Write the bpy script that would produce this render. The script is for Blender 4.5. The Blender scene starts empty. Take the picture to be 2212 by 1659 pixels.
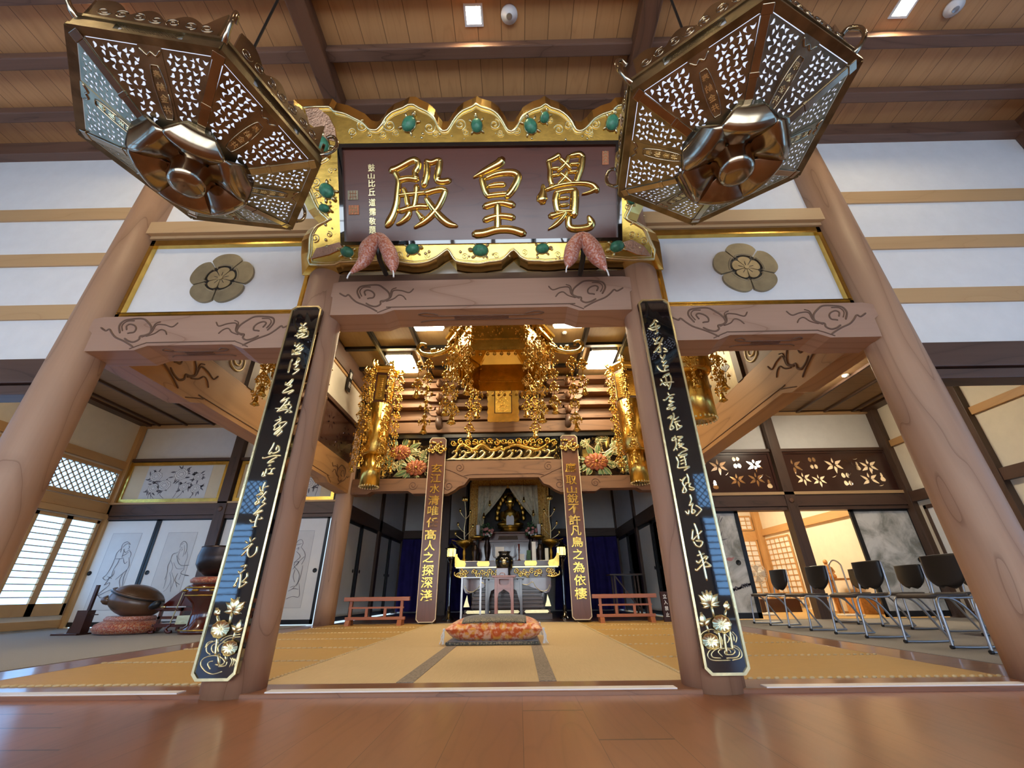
import bpy, math, random
from math import sin, cos, pi, radians as R
from mathutils import Vector as V, Matrix
from mathutils.geometry import tessellate_polygon
random.seed(7)
SC = bpy.context.scene
COL = SC.collection
D = bpy.data

# ---------------------------------------------------------------- camera maths
CAM = V((0.295, -3.065, 0.5))
FPX, PITCH, YAW, ROLL = 903.2813, R(26.60523), R(0.59281), R(-0.73970)
IW, IH = 2212.0, 1659.0
CR = Matrix.Rotation(YAW, 3, 'Z') @ Matrix.Rotation(PITCH, 3, 'X') @ Matrix(((1, 0, 0), (0, 0, -1), (0, 1, 0))) @ Matrix.Rotation(ROLL, 3, 'Z')

def ray(px, py):
    return CR @ V((px - IW / 2, -(py - IH / 2), -FPX))

def at(px, py, X=None, Y=None, Z=None):
    r = ray(px, py)
    if Y is not None: t = (Y - CAM.y) / r.y
    elif X is not None: t = (X - CAM.x) / r.x
    else: t = (Z - CAM.z) / r.z
    return CAM + r * t

class Plane:
    """a real plane in the room: origin, two axes, normal"""
    def __init__(s, o, u, v, n=None):
        s.o, s.u, s.v = V(o), V(u).normalized(), V(v).normalized()
        s.n = V(n).normalized() if n is not None else s.u.cross(s.v).normalized()
    def P(s, a, b, c=0.0):
        return s.o + s.u * a + s.v * b + s.n * c
    def hit(s, px, py):
        r = ray(px, py); t = (s.o - CAM).dot(s.n) / r.dot(s.n)
        d = CAM + r * t - s.o
        return d.dot(s.u), d.dot(s.v)

def yplane(y, z=0.0, x=0.0):                     # faces the hall (-Y)
    return Plane((x, y, z), (1, 0, 0), (0, 0, 1))

def spl(pts, n=6, closed=False):
    """Catmull-Rom through tuples of any length"""
    m = len(pts)
    if m < 3 and not closed:
        a, b = pts[0], pts[-1]
        return [tuple(a[i] + (b[i] - a[i]) * k / n for i in range(len(a))) for k in range(n + 1)]
    out = []
    rng = range(m) if closed else range(m - 1)
    for i in rng:
        g = lambda k: pts[k % m] if closed else pts[max(0, min(m - 1, k))]
        p0, p1, p2, p3 = g(i - 1), g(i), g(i + 1), g(i + 2)
        for k in range(n):
            t = k / n
            out.append(tuple(0.5 * (2 * b + (c - a) * t + (2 * a - 5 * b + 4 * c - d) * t * t + (3 * b - a - 3 * c + d) * t ** 3)
                             for a, b, c, d in zip(p0, p1, p2, p3)))
    if not closed: out.append(tuple(pts[-1]))
    return out

# ---------------------------------------------------------------- mesh builder
class MB:
    def __init__(s):
        s.v, s.f, s.mi, s.sm, s.mats, s.cur, s.smooth = [], [], [], [], [], 0, False
    def m(s, mat):
        if mat not in s.mats: s.mats.append(mat)
        s.cur = s.mats.index(mat); return s
    def add(s, vs, fs, smooth=None):
        o = len(s.v); s.v += [V(x) for x in vs]
        for f in fs:
            s.f.append(tuple(i + o for i in f)); s.mi.append(s.cur); s.sm.append(s.smooth if smooth is None else smooth)
        return s
    def box(s, x0, x1, y0, y1, z0, z1):
        return s.obox(Plane((0, 0, 0), (1, 0, 0), (0, 1, 0)), x0, x1, y0, y1, z0, z1)
    def obox(s, p, a0, a1, b0, b1, c0, c1):
        vs = [p.P(a, b, c) for c in (c0, c1) for a, b in ((a0, b0), (a1, b0), (a1, b1), (a0, b1))]
        return s.add(vs, [(3, 2, 1, 0), (4, 5, 6, 7), (0, 1, 5, 4), (1, 2, 6, 5), (2, 3, 7, 6), (3, 0, 4, 7)], False)
    def bar(s, a, b, w, h, up=(0, 0, 1)):
        a, b = V(a), V(b); d = (b - a).normalized(); up = V(up)
        if abs(d.dot(up)) > .95: up = V((0, 1, 0))
        x = d.cross(up).normalized(); y = x.cross(d)
        return s.obox(Plane(a, x, y, d), -w / 2, w / 2, -h / 2, h / 2, 0, (b - a).length)
    def prism(s, p, pts, c0, c1, holes=(), smooth=False):
        """flat polygon (with holes) given thickness along the plane's normal"""
        loops = [list(pts)] + [list(h) for h in holes]
        flat = [q for L in loops for q in L]
        tri = tessellate_polygon([[V((q[0], q[1], 0)) for q in L] for L in loops])
        n = len(flat); vs = [p.P(a, b, c0) for a, b in flat] + [p.P(a, b, c1) for a, b in flat]
        fs = []
        for t in tri:
            a, b, c = t
            ar = (flat[b][0] - flat[a][0]) * (flat[c][1] - flat[a][1]) - (flat[b][1] - flat[a][1]) * (flat[c][0] - flat[a][0])
            if ar < 0: a, b, c = a, c, b
            fs.append((a + n, b + n, c + n)); fs.append((c, b, a))
        s.add(vs, fs, False)
        o = 0
        for L in loops:
            k = len(L)
            vs = [p.P(a, b, c) for c in (c0, c1) for a, b in L]
            s.add(vs, [(i, (i + 1) % k, k + (i + 1) % k, k + i) for i in range(k)], smooth)
            o += k
        return s
    def tube(s, path, r, n=8, caps=True):
        path = [V(q) for q in path]; m = len(path)
        rr = r if isinstance(r, (list, tuple)) else [r] * m
        vs = []; t0 = (path[1] - path[0]).normalized()
        ref = V((0, 0, 1)) if abs(t0.z) < .9 else V((1, 0, 0))
        x = t0.cross(ref).normalized()
        for i in range(m):
            t = (path[min(m - 1, i + 1)] - path[max(0, i - 1)])
            t = t.normalized() if t.length > 1e-9 else t0
            x = (x - t * x.dot(t)); x = x.normalized() if x.length > 1e-6 else t.orthogonal().normalized()
            y = t.cross(x)
            vs += [path[i] + (x * cos(2 * pi * k / n) + y * sin(2 * pi * k / n)) * rr[i] for k in range(n)]
        fs = [(i * n + k, i * n + (k + 1) % n, (i + 1) * n + (k + 1) % n, (i + 1) * n + k) for i in range(m - 1) for k in range(n)]
        s.add(vs, fs, True)
        if caps: s.add(vs[:n] + vs[-n:], [tuple(reversed(range(n))), tuple(range(n, 2 * n))], False)
        return s
    def lathe(s, prof, n=24, o=(0, 0, 0), ax=None, squash=(1, 1), a0=0.0, smooth=True, wob=None):
        """profile [(r,z)] turned about a vertical axis through o (or the frame ax)"""
        o = V(o); vs = []; m = len(prof)
        for r, z in prof:
            for k in range(n):
                a = a0 + 2 * pi * k / n; q = r * (wob(a, z) if wob else 1)
                l = V((q * cos(a) * squash[0], q * sin(a) * squash[1], z))
                vs.append(o + (ax @ l if ax is not None else l))
        fs = [(i * n + k, i * n + (k + 1) % n, (i + 1) * n + (k + 1) % n, (i + 1) * n + k) for i in range(m - 1) for k in range(n)]
        if prof[0][0] > 1e-5: fs.append(tuple(reversed(range(n))))
        if prof[-1][0] > 1e-5: fs.append(tuple(range((m - 1) * n, m * n)))
        return s.add(vs, fs, smooth)
    def ball(s, c, r, n=10, ax=None):
        r = r if isinstance(r, (tuple, list)) else (r, r, r)
        M = ax if ax is not None else Matrix.Identity(3)
        vs, m = [], max(4, n // 2)
        for i in range(m + 1):
            t = pi * i / m
            for k in range(n):
                a = 2 * pi * k / n
                vs.append(V(c) + M @ V((r[0] * sin(t) * cos(a), r[1] * sin(t) * sin(a), -r[2] * cos(t))))
        return s.add(vs, [(i * n + k, i * n + (k + 1) % n, (i + 1) * n + (k + 1) % n, (i + 1) * n + k) for i in range(m) for k in range(n)], True)
    def grid(s, f, nu, nv, th=0.0, closed=False):
        """surface f(u,v) -> point"""
        vs = [V(f(i / nu, j / nv)) for j in range(nv + 1) for i in range(nu + 1)]
        w = nu + 1
        fs = [(j * w + i, j * w + i + 1, (j + 1) * w + i + 1, (j + 1) * w + i) for j in range(nv) for i in range(nu)]
        if th:
            nn = [V() for _ in vs]
            for q in fs:
                k = (vs[q[1]] - vs[q[0]]).cross(vs[q[3]] - vs[q[0]])
                for i in q: nn[i] += k
            bk = [a - (b.normalized() if b.length > 1e-12 else V()) * th for a, b in zip(vs, nn)]
            N = len(vs); bf = [tuple(i + N for i in reversed(q)) for q in fs]
            ed = [j * w for j in range(nv + 1)]; top = [nv * w + i for i in range(1, w)]
            rt = [j * w + nu for j in range(nv - 1, -1, -1)]; bt = [i for i in range(nu - 1, 0, -1)]
            L = ed + top + rt + bt
            sd = [(L[i], L[(i + 1) % len(L)], L[(i + 1) % len(L)] + N, L[i] + N) for i in range(len(L))]
            return s.add(vs + bk, fs + bf + sd, True)
        return s.add(vs, fs, True)
    def stroke(s, p, pts, h, w=None, n=5, c0=0.0, flat=False, taper=.25):
        """a brush stroke / carved line: raised rounded ribbon on plane p; pts (a,b[,w])"""
        q = [(a[0], a[1], a[2] if len(a) > 2 else w) for a in pts]
        q = spl(q, n) if len(q) > 2 else spl(q, max(2, n // 2))
        m = len(q); prof = ((-.5, 0), (-.38, .75), (0, 1), (.38, .75), (.5, 0)) if not flat else ((-.5, 0), (-.45, 1), (.45, 1), (.5, 0))
        K = len(prof); vs = []; rings = []
        for i in range(m):
            a, b, ww = q[i]; x0, x1 = q[max(0, i - 1)], q[min(m - 1, i + 1)]
            dx, dy = x1[0] - x0[0], x1[1] - x0[1]; L = math.hypot(dx, dy) or 1e-9
            nx, ny = -dy / L, dx / L
            if i == 0: rings.append((a - dx / L * ww * .35, b - dy / L * ww * .35, nx, ny, ww * taper, .35))
            rings.append((a, b, nx, ny, ww * (.85 if i in (0, m - 1) else 1), 1))
            if i == m - 1: rings.append((a + dx / L * ww * .35, b + dy / L * ww * .35, nx, ny, ww * taper, .35))
        for a, b, nx, ny, ww, hh in rings:
            vs += [p.P(a + nx * ww * t, b + ny * ww * t, c0 + h * z * hh) for t, z in prof]
        k = len(rings)
        fs = [(i * K + j, (i + 1) * K + j, (i + 1) * K + j + 1, i * K + j + 1) for i in range(k - 1) for j in range(K - 1)]
        fs += [tuple(range(K)), tuple(reversed(range((k - 1) * K, k * K)))]
        return s.add(vs, fs, not flat)
    def build(s, name, mat=None, parent=None, auto=None, bevel=None):
        me = D.meshes.new(name)
        off = WLOC.get(parent.name, V()) if parent else V()
        me.from_pydata([(q - off)[:] for q in s.v], [], s.f)
        mats = s.mats or [mat]
        for q in mats: me.materials.append(q)
        if s.mats: me.polygons.foreach_set('material_index', s.mi)
        me.polygons.foreach_set('use_smooth', s.sm)
        me.update()
        o = D.objects.new(name, me); COL.objects.link(o)
        if parent: o.parent = parent; WLOC[o.name] = off
        else: WLOC[o.name] = V()
        if bevel:
            b = o.modifiers.new('bevel', 'BEVEL'); b.width = bevel; b.segments = 2; b.limit_method = 'ANGLE'; b.angle_limit = R(40)
        return o

WLOC = {}
def tag(o, label=None, cat=None, group=None, kind=None):
    if label: o['label'] = label
    if cat: o['category'] = cat
    if group: o['group'] = group
    if kind: o['kind'] = kind
    return o
def thing(name, label, cat, loc, group=None, kind=None):
    o = D.objects.new(name, None); COL.objects.link(o); o.empty_display_size = .05
    o.location = V(loc); WLOC[o.name] = V(loc)
    return tag(o, label, cat, group, kind)
def dup(root, loc, rz=0, label=None, group=None, sc=None):
    c = root.copy(); COL.objects.link(c); c.location = V(loc); c.rotation_euler = (0, 0, rz); WLOC[c.name] = V(loc)
    if sc: c.scale = sc
    if label: c['label'] = label
    if group: c['group'] = group
    def rec(a, b):
        for k in list(a.children):
            q = k.copy(); COL.objects.link(q); q.parent = b; rec(k, q)
    rec(root, c)
    return c

FONT_CACHE = {}
def glyph(ch):
    """outline mesh (verts, faces) of one character, 1 unit em, centred"""
    if ch in FONT_CACHE: return FONT_CACHE[ch]
    cu = D.curves.new('glyph', 'FONT'); cu.body = ch; cu.extrude = .02; cu.bevel_depth = .012; cu.bevel_resolution = 0; cu.resolution_u = 3; cu.offset = .008
    ob = D.objects.new('glyph', cu); COL.objects.link(ob)
    dg = bpy.context.evaluated_depsgraph_get(); e = ob.evaluated_get(dg); me = e.to_mesh()
    vs = [v.co.copy() for v in me.vertices]; fs = [tuple(p.vertices) for p in me.polygons]
    e.to_mesh_clear(); D.objects.remove(ob); D.curves.remove(cu)
    if vs:
        x0, x1 = min(q.x for q in vs), max(q.x for q in vs); y0, y1 = min(q.y for q in vs), max(q.y for q in vs)
        vs = [V((q.x - (x0 + x1) / 2, q.y - (y0 + y1) / 2, q.z)) for q in vs]
        FONT_CACHE[ch] = (vs, fs, x1 - x0, y1 - y0)
    else: FONT_CACHE[ch] = ([], [], 1, 1)
    return FONT_CACHE[ch]
def put_glyph(mb, p, ch, a, b, w, h, depth):
    vs, fs, gw, gh = glyph(ch)
    sx, sy = w / max(gw, .3), h / max(gh, .3)
    mb.add([p.P(a + q.x * sx, b + q.y * sy, (q.z / .032 * .5 + .5) * depth) for q in vs], fs, False)
# ---------------------------------------------------------------- materials
class NT:
    def __init__(s, name):
        s.mat = D.materials.new(name); s.mat.use_nodes = True
        s.t = s.mat.node_tree; s.t.nodes.clear()
        s.out = s.n('ShaderNodeOutputMaterial'); s.b = s.n('ShaderNodeBsdfPrincipled')
        s.t.links.new(s.b.outputs[0], s.out.inputs[0])
    def n(s, typ, **k):
        q = s.t.nodes.new(typ)
        for a, v in k.items(): setattr(q, a, v)
        return q
    def L(s, a, b): s.t.links.new(a, b)
    def co(s, scale=(1, 1, 1), kind='Object', rot=(0, 0, 0), loc=(0, 0, 0)):
        c = s.n('ShaderNodeTexCoord'); m = s.n('ShaderNodeMapping')
        m.inputs['Scale'].default_value = scale; m.inputs['Rotation'].default_value = rot; m.inputs['Location'].default_value = loc
        s.L(c.outputs[kind], m.inputs[0]); return m.outputs[0]
    def noise(s, vec, scale, detail=3, rough=.5, dist=0):
        q = s.n('ShaderNodeTexNoise'); q.inputs['Scale'].default_value = scale; q.inputs['Detail'].default_value = detail
        q.inputs['Roughness'].default_value = rough; q.inputs['Distortion'].default_value = dist
        if vec: s.L(vec, q.inputs['Vector'])
        return q.outputs[0]
    def math(s, op, a, b=None, c=None):
        q = s.n('ShaderNodeMath', operation=op)
        for i, x in enumerate((a, b, c)):
            if x is None: continue
            if isinstance(x, (int, float)): q.inputs[i].default_value = x
            else: s.L(x, q.inputs[i])
        return q.outputs[0]
    def ramp(s, fac, stops, interp='LINEAR'):
        q = s.n('ShaderNodeValToRGB'); q.color_ramp.interpolation = interp; e = q.color_ramp.elements
        while len(e) < len(stops): e.new(.5)
        for k, (p, c) in zip(e, stops):
            k.position = p; k.color = (*c, 1) if len(c) == 3 else c
        s.L(fac, q.inputs[0]); return q.outputs[0]
    def mix(s, fac, a, b, blend='MIX'):
        q = s.n('ShaderNodeMix', data_type='RGBA', blend_type=blend)
        for i, x in ((0, fac), (6, a), (7, b)):
            if isinstance(x, (int, float)): q.inputs[i].default_value = x
            elif isinstance(x, tuple): q.inputs[i].default_value = (*x, 1)
            else: s.L(x, q.inputs[i])
        return q.outputs[2]
    def sep(s, vec):
        q = s.n('ShaderNodeSeparateXYZ'); s.L(vec, q.inputs[0]); return q.outputs
    def bump(s, h, strength=.3, dist=.01):
        q = s.n('ShaderNodeBump'); q.inputs['Strength'].default_value = strength; q.inputs['Distance'].default_value = dist
        s.L(h, q.inputs['Height']); s.L(q.outputs[0], s.b.inputs['Normal'])
    def fin(s, col=None, rough=.5, metal=0, spec=None, coat=None, emis=None, estr=0, sheen=None, trans=None):
        B = s.b.inputs
        def put(k, x):
            if x is None: return
            if isinstance(x, tuple): B[k].default_value = (*x, 1)
            elif isinstance(x, (int, float)): B[k].default_value = x
            else: s.L(x, B[k])
        put('Base Color', col); put('Roughness', rough); put('Metallic', metal); put('Specular IOR Level', spec)
        if coat: put('Coat Weight', coat[0]); put('Coat Roughness', coat[1])
        if emis: put('Emission Color', emis); put('Emission Strength', estr)
        put('Sheen Weight', sheen); put('Transmission Weight', trans)
        return s.mat

def plain(name, col, rough=.5, metal=0, spec=None, var=.0, vs=6, bump=0, coat=None, bs=40):
    t = NT(name); c = col
    if var or bump:
        v = t.co()
        if var:
            f = t.noise(v, vs, 4, .6); lo = tuple(x * (1 - var) for x in col); hi = tuple(min(1, x * (1 + var)) for x in col)
            c = t.ramp(f, [(.3, lo), (.7, hi)])
        if bump: t.bump(t.noise(v, bs, 4, .6), bump, .01)
    return t.fin(c, rough, metal, spec, coat)

def glow(name, col, st):
    t = NT(name); t.fin((.02, .02, .02), 1, emis=col, estr=st); return t.mat

def wood(name, base, dark, axis='Z', s=1.6, rings=9, rough=.5, line=.10, fibre=.25, seed=0, coat=None, amount=.8):
    """contour-line grain stretched along an axis"""
    t = NT(name); k = {'X': (.16, 1, 1), 'Y': (1, .16, 1), 'Z': (1, 1, .16)}[axis]
    v = t.co(k, loc=(seed * 3.1, seed * 1.7, seed * 2.3))
    f = t.noise(v, s, 2.2, .45, .25)
    fr = t.math('FRACT', t.math('MULTIPLY', f, rings))
    ln = t.ramp(fr, [(0, (1, 1, 1)), (line * .5, (.25, .25, .25)), (line * 2.4, (0, 0, 0)), (.75, (0, 0, 0)), (1, (.38, .38, .38))])
    kk = {'X': (1.2, 45, 45), 'Y': (45, 1.2, 45), 'Z': (45, 45, 1.2)}[axis]
    fb = t.noise(t.co(kk), 1.6, 3, .6)
    br = t.noise(v, 2.3, 2)
    c = t.mix(t.math('MULTIPLY', fb, fibre), base, dark)
    c = t.mix(t.math('MULTIPLY', br, .28), c, tuple(x * .72 for x in base))
    c = t.mix(t.math('MULTIPLY', ln, amount), c, dark)
    t.bump(fb, .08, .004)
    return t.fin(c, rough, coat=coat)

def planks(name, base, dark, w, axis=0, rough=.45, gap=.012, var=.22, fibre=.3, length=None, coat=None, tint=None):
    """boards side by side across `axis` (0: across X, 1: across Y)"""
    t = NT(name); v = t.co(); x, y, z = t.sep(v)
    a, b = (x, y) if axis == 0 else (y, x)
    q = t.math('DIVIDE', a, w); idx = t.math('FLOOR', q); fr = t.math('FRACT', q)
    if length:
        off = t.math('MULTIPLY', t.math('SINE', t.math('MULTIPLY', idx, 12.7)), length)
        qb = t.math('DIVIDE', t.math('ADD', b, off), length); idb = t.math('FLOOR', qb); frb = t.math('FRACT', qb)
        idx2 = t.math('ADD', idx, t.math('MULTIPLY', idb, 17.3))
    else: idx2 = idx
    wn = t.n('ShaderNodeTexWhiteNoise', noise_dimensions='1D'); t.L(idx2, wn.inputs['W'])
    kk = (26, .8, 1) if axis == 0 else (.8, 26, 1)
    sh = t.n('ShaderNodeCombineXYZ'); t.L(t.math('MULTIPLY', wn.outputs[0], 40), sh.inputs[2])
    va = t.n('ShaderNodeVectorMath', operation='ADD'); t.L(t.co(kk), va.inputs[0]); t.L(sh.outputs[0], va.inputs[1])
    fb = t.noise(va.outputs[0], 1.4, 4, .65)
    vb = t.n('ShaderNodeVectorMath', operation='ADD'); t.L(t.co((4, .5, 1) if axis == 0 else (.5, 4, 1)), vb.inputs[0]); t.L(sh.outputs[0], vb.inputs[1])
    gr = t.math('FRACT', t.math('MULTIPLY', t.noise(vb.outputs[0], 1.2, 2, .4, .3), 8))
    c = t.mix(t.math('MULTIPLY', fb, fibre), base, dark)
    c = t.mix(t.ramp(gr, [(0, (.34, .34, .34)), (.16, (0, 0, 0)), (.8, (0, 0, 0)), (1, (.2, .2, .2))]), c, dark)
    c = t.mix(t.math('MULTIPLY', wn.outputs[0], var), c, tint or tuple(q * .6 for q in base))
    g = t.math('LESS_THAN', t.math('MINIMUM', fr, t.math('SUBTRACT', 1, fr)), gap)
    if length: g = t.math('MAXIMUM', g, t.math('LESS_THAN', frb, .004))
    c = t.mix(t.math('MULTIPLY', g, .75), c, tuple(q * .25 for q in dark))
    t.bump(t.math('SUBTRACT', t.math('MULTIPLY', fb, .15), g), .3, .004)
    return t.fin(c, rough, coat=coat)

def gold(name, col=(.86, .56, .13), rough=.26, var=.25, bump=.15, bs=14, metal=1.0):
    t = NT(name); v = t.co(); f = t.noise(v, 9, 3)
    c = t.ramp(f, [(.3, tuple(x * (1 - var) for x in col)), (.7, col)])
    t.bump(t.noise(v, bs, 3, .6), bump, .01)
    return t.fin(c, rough, metal)

def tatami(name, col, dark, axis=0):
    t = NT(name); v = t.co(); x, y, z = t.sep(v); a, b = (x, y) if axis == 0 else (y, x)
    w = t.math('SINE', t.math('MULTIPLY', a, 520)); w2 = t.math('SINE', t.math('MULTIPLY', b, 1500))
    h = t.math('ADD', t.math('MULTIPLY', w, .5), t.math('MULTIPLY', w2, .2))
    f = t.noise(t.co((3, 90, 1) if axis else (90, 3, 1)), 2, 3)
    n2 = t.noise(v, 1.3, 3)
    c = t.mix(t.ramp(f, [(.25, (.55,) * 3), (.75, (0, 0, 0))]), col, dark)
    c = t.mix(t.math('MULTIPLY', n2, .25), c, tuple(q * .8 for q in col))
    t.bump(h, .25, .003)
    return t.fin(c, .55, spec=.35)

M = {}
M['keyaki'] = wood('keyaki_pillar_wood', (.47, .285, .18), (.20, .095, .05), 'Z', 2.4, 7, .5, .07, .2)
M['keyaki2'] = wood('keyaki_pillar_wood_inner', (.43, .245, .155), (.19, .09, .05), 'Z', 2.2, 8, .5, .07, .2, 3)
M['keyaki_x'] = wood('keyaki_beam_wood', (.44, .27, .19), (.22, .11, .065), 'X', 1.7, 8, .55, .08, .25, 5)
M['keyaki_y'] = wood('keyaki_beam_wood_depth', (.50, .27, .11), (.22, .095, .03), 'Y', 1.7, 8, .5, .08, .25, 8)
M['carve'] = plain('groove_shade_wood', (.14, .075, .045), .6)  # dark tone paints groove shade onto the raised carving lines
M['carve_y'] = plain('groove_shade_wood_warm', (.12, .05, .02), .6)  # same groove shade put into the colour, for the depth beams
M['hinoki_x'] = wood('pale_cypress_trim', (.62, .40, .20), (.42, .24, .10), 'X', 2.5, 5, .5, .06, .3, 2, amount=.4)
M['hinoki_y'] = wood('pale_cypress_trim_depth', (.60, .35, .14), (.40, .20, .07), 'Y', 2.5, 5, .5, .06, .3, 4, amount=.4)
M['hinoki_z'] = wood('pale_cypress_post', (.60, .35, .14), (.40, .20, .07), 'Z', 2.5, 5, .5, .06, .3, 4, amount=.4)
M['dark_x'] = wood('dark_brown_timber', (.115, .062, .042), (.035, .018, .012), 'X', 3, 6, .45, .1, .4, 6)
M['dark_y'] = wood('dark_brown_timber_depth', (.105, .055, .036), (.035, .018, .012), 'Y', 3, 6, .45, .1, .4, 7)
M['dark_z'] = wood('dark_brown_post_timber', (.10, .055, .036), (.035, .018, .012), 'Z', 3, 6, .45, .1, .4, 9)
M['purlin'] = wood('ceiling_beam_timber', (.19, .10, .066), (.055, .026, .016), 'X', 3.5, 6, .5, .1, .4, 11)
M['rafter'] = wood('ceiling_rafter_timber', (.17, .075, .038), (.04, .018, .01), 'Y', 3, 5, .5, .1, .4, 12)
M['brackets'] = wood('bracket_timber', (.27, .135, .065), (.08, .035, .018), 'X', 3, 6, .5, .1, .35, 13)
M['ceil_planks'] = planks('cedar_ceiling_boards', (.60, .33, .14), (.36, .17, .06), .218, 0, .42, .016, .4, .35)
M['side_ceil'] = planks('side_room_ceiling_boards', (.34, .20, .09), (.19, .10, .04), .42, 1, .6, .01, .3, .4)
M['coffer'] = planks('coffered_ceiling_panels', (.46, .31, .14), (.30, .18, .07), .76, 0, .55, .0, .25, .3)
M['floor'] = planks('polished_floor_boards', (.36, .135, .052), (.17, .055, .018), .30, 0, .34, .004, .35, .4, 3.6, coat=(.3, .2))
M['sill'] = wood('threshold_wood', (.30, .125, .06), (.14, .05, .022), 'X', 3, 6, .3, .08, .3, 14, coat=(.4, .12))
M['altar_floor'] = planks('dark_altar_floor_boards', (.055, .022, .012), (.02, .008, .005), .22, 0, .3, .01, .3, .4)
M['plaster'] = plain('white_plaster', (.80, .80, .80), .9, var=.03, bump=.06, bs=120)
M['cream'] = plain('cream_plaster', (.80, .72, .58), .9, var=.03, bump=.06, bs=120)
M['tatami_c'] = tatami('pale_tatami_rush', (.66, .49, .27), (.50, .34, .16), 0)
M['tatami_s'] = tatami('golden_tatami_rush', (.56, .345, .11), (.40, .23, .06), 1)
M['border'] = plain('grey_brocade_border', (.24, .19, .15), .7, var=.5, vs=60)
M['cord'] = plain('straw_seam_cord', (.60, .46, .25), .8)
M['carpet_l'] = plain('grey_carpet_pile', (.30, .28, .26), 1, var=.25, vs=220, bump=.25, bs=300)
M['strip'] = plain('white_metal_strip', (.86, .82, .80), .4, spec=.5)
M['gold'] = gold('gold_leaf')
M['gold_b'] = gold('polished_gold', (.93, .68, .22), .17, .12, .12, 7)
M['gold_d'] = gold('old_gold_leaf', (.66, .40, .08), .38, .35, .5, 45)
M['gold_pale'] = gold('pale_gold_leaf', (.93, .80, .45), .3, .15, .2, 20)
M['brass'] = gold('aged_brass', (.36, .30, .19), .33, .5, .25, 18)
M['brass_b'] = gold('polished_aged_brass', (.42, .34, .24), .16, .3, .06, 5)
M['lac_black'] = plain('black_lacquer', (.004, .004, .005), .04, spec=1.0, coat=(1, .015), bump=.03, bs=4)
M['lac_red'] = plain('dark_red_lacquer', (.075, .010, .006), .16, spec=.6, coat=(.7, .05))
M['lac_brown'] = plain('brown_lacquer', (.055, .020, .014), .25, spec=.5, coat=(.3, .08))
M['panel_red'] = wood('plaque_red_wood', (.135, .036, .020), (.06, .014, .008), 'X', 2.0, 9, .28, .06, .3, 15, coat=(.35, .15))
M['board_red'] = wood('brown_lacquered_board', (.155, .058, .034), (.07, .022, .012), 'Z', 2.4, 8, .32, .05, .3, 16, coat=(.25, .15), amount=.5)
M['rail_red'] = wood('orange_brown_rail_wood', (.44, .145, .055), (.22, .06, .02), 'X', 3, 5, .35, .06, .3, 17, coat=(.3, .1), amount=.4)
M['black'] = plain('black_frame', (.012, .012, .013), .35)
M['paper'] = plain('white_door_paper', (.80, .79, .76), .85, var=.02)
M['paper_d'] = plain('pale_drawing_paper', (.70, .69, .67), .85, var=.03)
M['paper_g'] = plain('buff_mount_paper', (.74, .62, .42), .85, var=.03)
M['ink'] = plain('grey_ink', (.13, .12, .14), .8)
M['ink_l'] = plain('pale_grey_ink', (.40, .39, .41), .85)
M['crest'] = plain('aged_crest_gold', (.30, .245, .15), .45, .35, var=.25, vs=5)
M['crest_l'] = plain('crest_flower_gold', (.42, .33, .18), .4, .4, var=.2, vs=8)
M['green'] = plain('green_patina', (.055, .24, .14), .4, var=.4, vs=30)
M['copper'] = gold('copper_leaf', (.66, .40, .26), .4, .3, .8, 60)
M['copper_t'] = plain('copper_tag', (.36, .13, .06), .4, .7, var=.3, vs=60)
M['white'] = plain('white_paint', (.86, .86, .85), .5)
M['white_cloth'] = plain('white_cloth', (.80, .80, .80), .9)
M['purple'] = plain('purple_curtain_cloth', (.030, .018, .16), .85, var=.25, vs=4)
M['steel'] = plain('grey_steel_tube', (.42, .43, .45), .32, .85)
M['vinyl'] = plain('black_vinyl', (.014, .013, .013), .4, bump=.05, bs=200)
M['vinyl_b'] = plain('brown_seat_vinyl', (.075, .058, .048), .45, bump=.05, bs=200)
M['dark_metal'] = plain('dark_metal', (.03, .03, .03), .4, .6)
M['fish'] = plain('brown_lacquered_wood', (.10, .048, .022), .33, var=.35, vs=5, coat=(.3, .15))
M['bowl'] = plain('dark_bronze', (.045, .030, .026), .3, .75, var=.2)
M['vase_b'] = plain('black_porcelain', (.006, .006, .006), .1, coat=(.8, .04))
M['leaf'] = plain('dark_green_leaf', (.03, .09, .03), .5, var=.4, vs=30)
M['petal_p'] = plain('pink_petal', (.55, .24, .22), .6)
M['peony'] = plain('painted_red_petal', (.44, .12, .05), .45, var=.3, vs=14)
M['pleaf'] = plain('painted_green_leaf', (.13, .21, .07), .4, var=.4, vs=14)
M['pink_stand'] = plain('pinkish_lacquered_wood', (.34, .155, .135), .3, coat=(.4, .1))
M['blue_wood'] = plain('dark_blue_lacquered_wood', (.13, .15, .20), .22, coat=(.6, .08))
M['rawwood'] = plain('carved_pine', (.52, .25, .07), .5, var=.3, vs=12)
M['paper_glow'] = glow('shoji_paper_daylight', (.26, .54, 1.0), 3.2)
M['door_glow'] = glow('garden_door_daylight', (.80, .90, 1.0), 5.5)
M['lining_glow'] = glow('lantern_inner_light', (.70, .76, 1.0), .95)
M['lamp'] = glow('ceiling_lamp_diffuser', (1, .82, .55), 62)
M['down'] = glow('downlight_lens', (1, .80, .48), 230)
M['tube'] = glow('fluorescent_tube', (1, .86, .64), 85)
M['lantern_glow'] = glow('lantern_paper_lit', (1, .74, .16), 3.2)
M['plastic'] = plain('white_plastic', (.80, .80, .79), .4)
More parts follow.
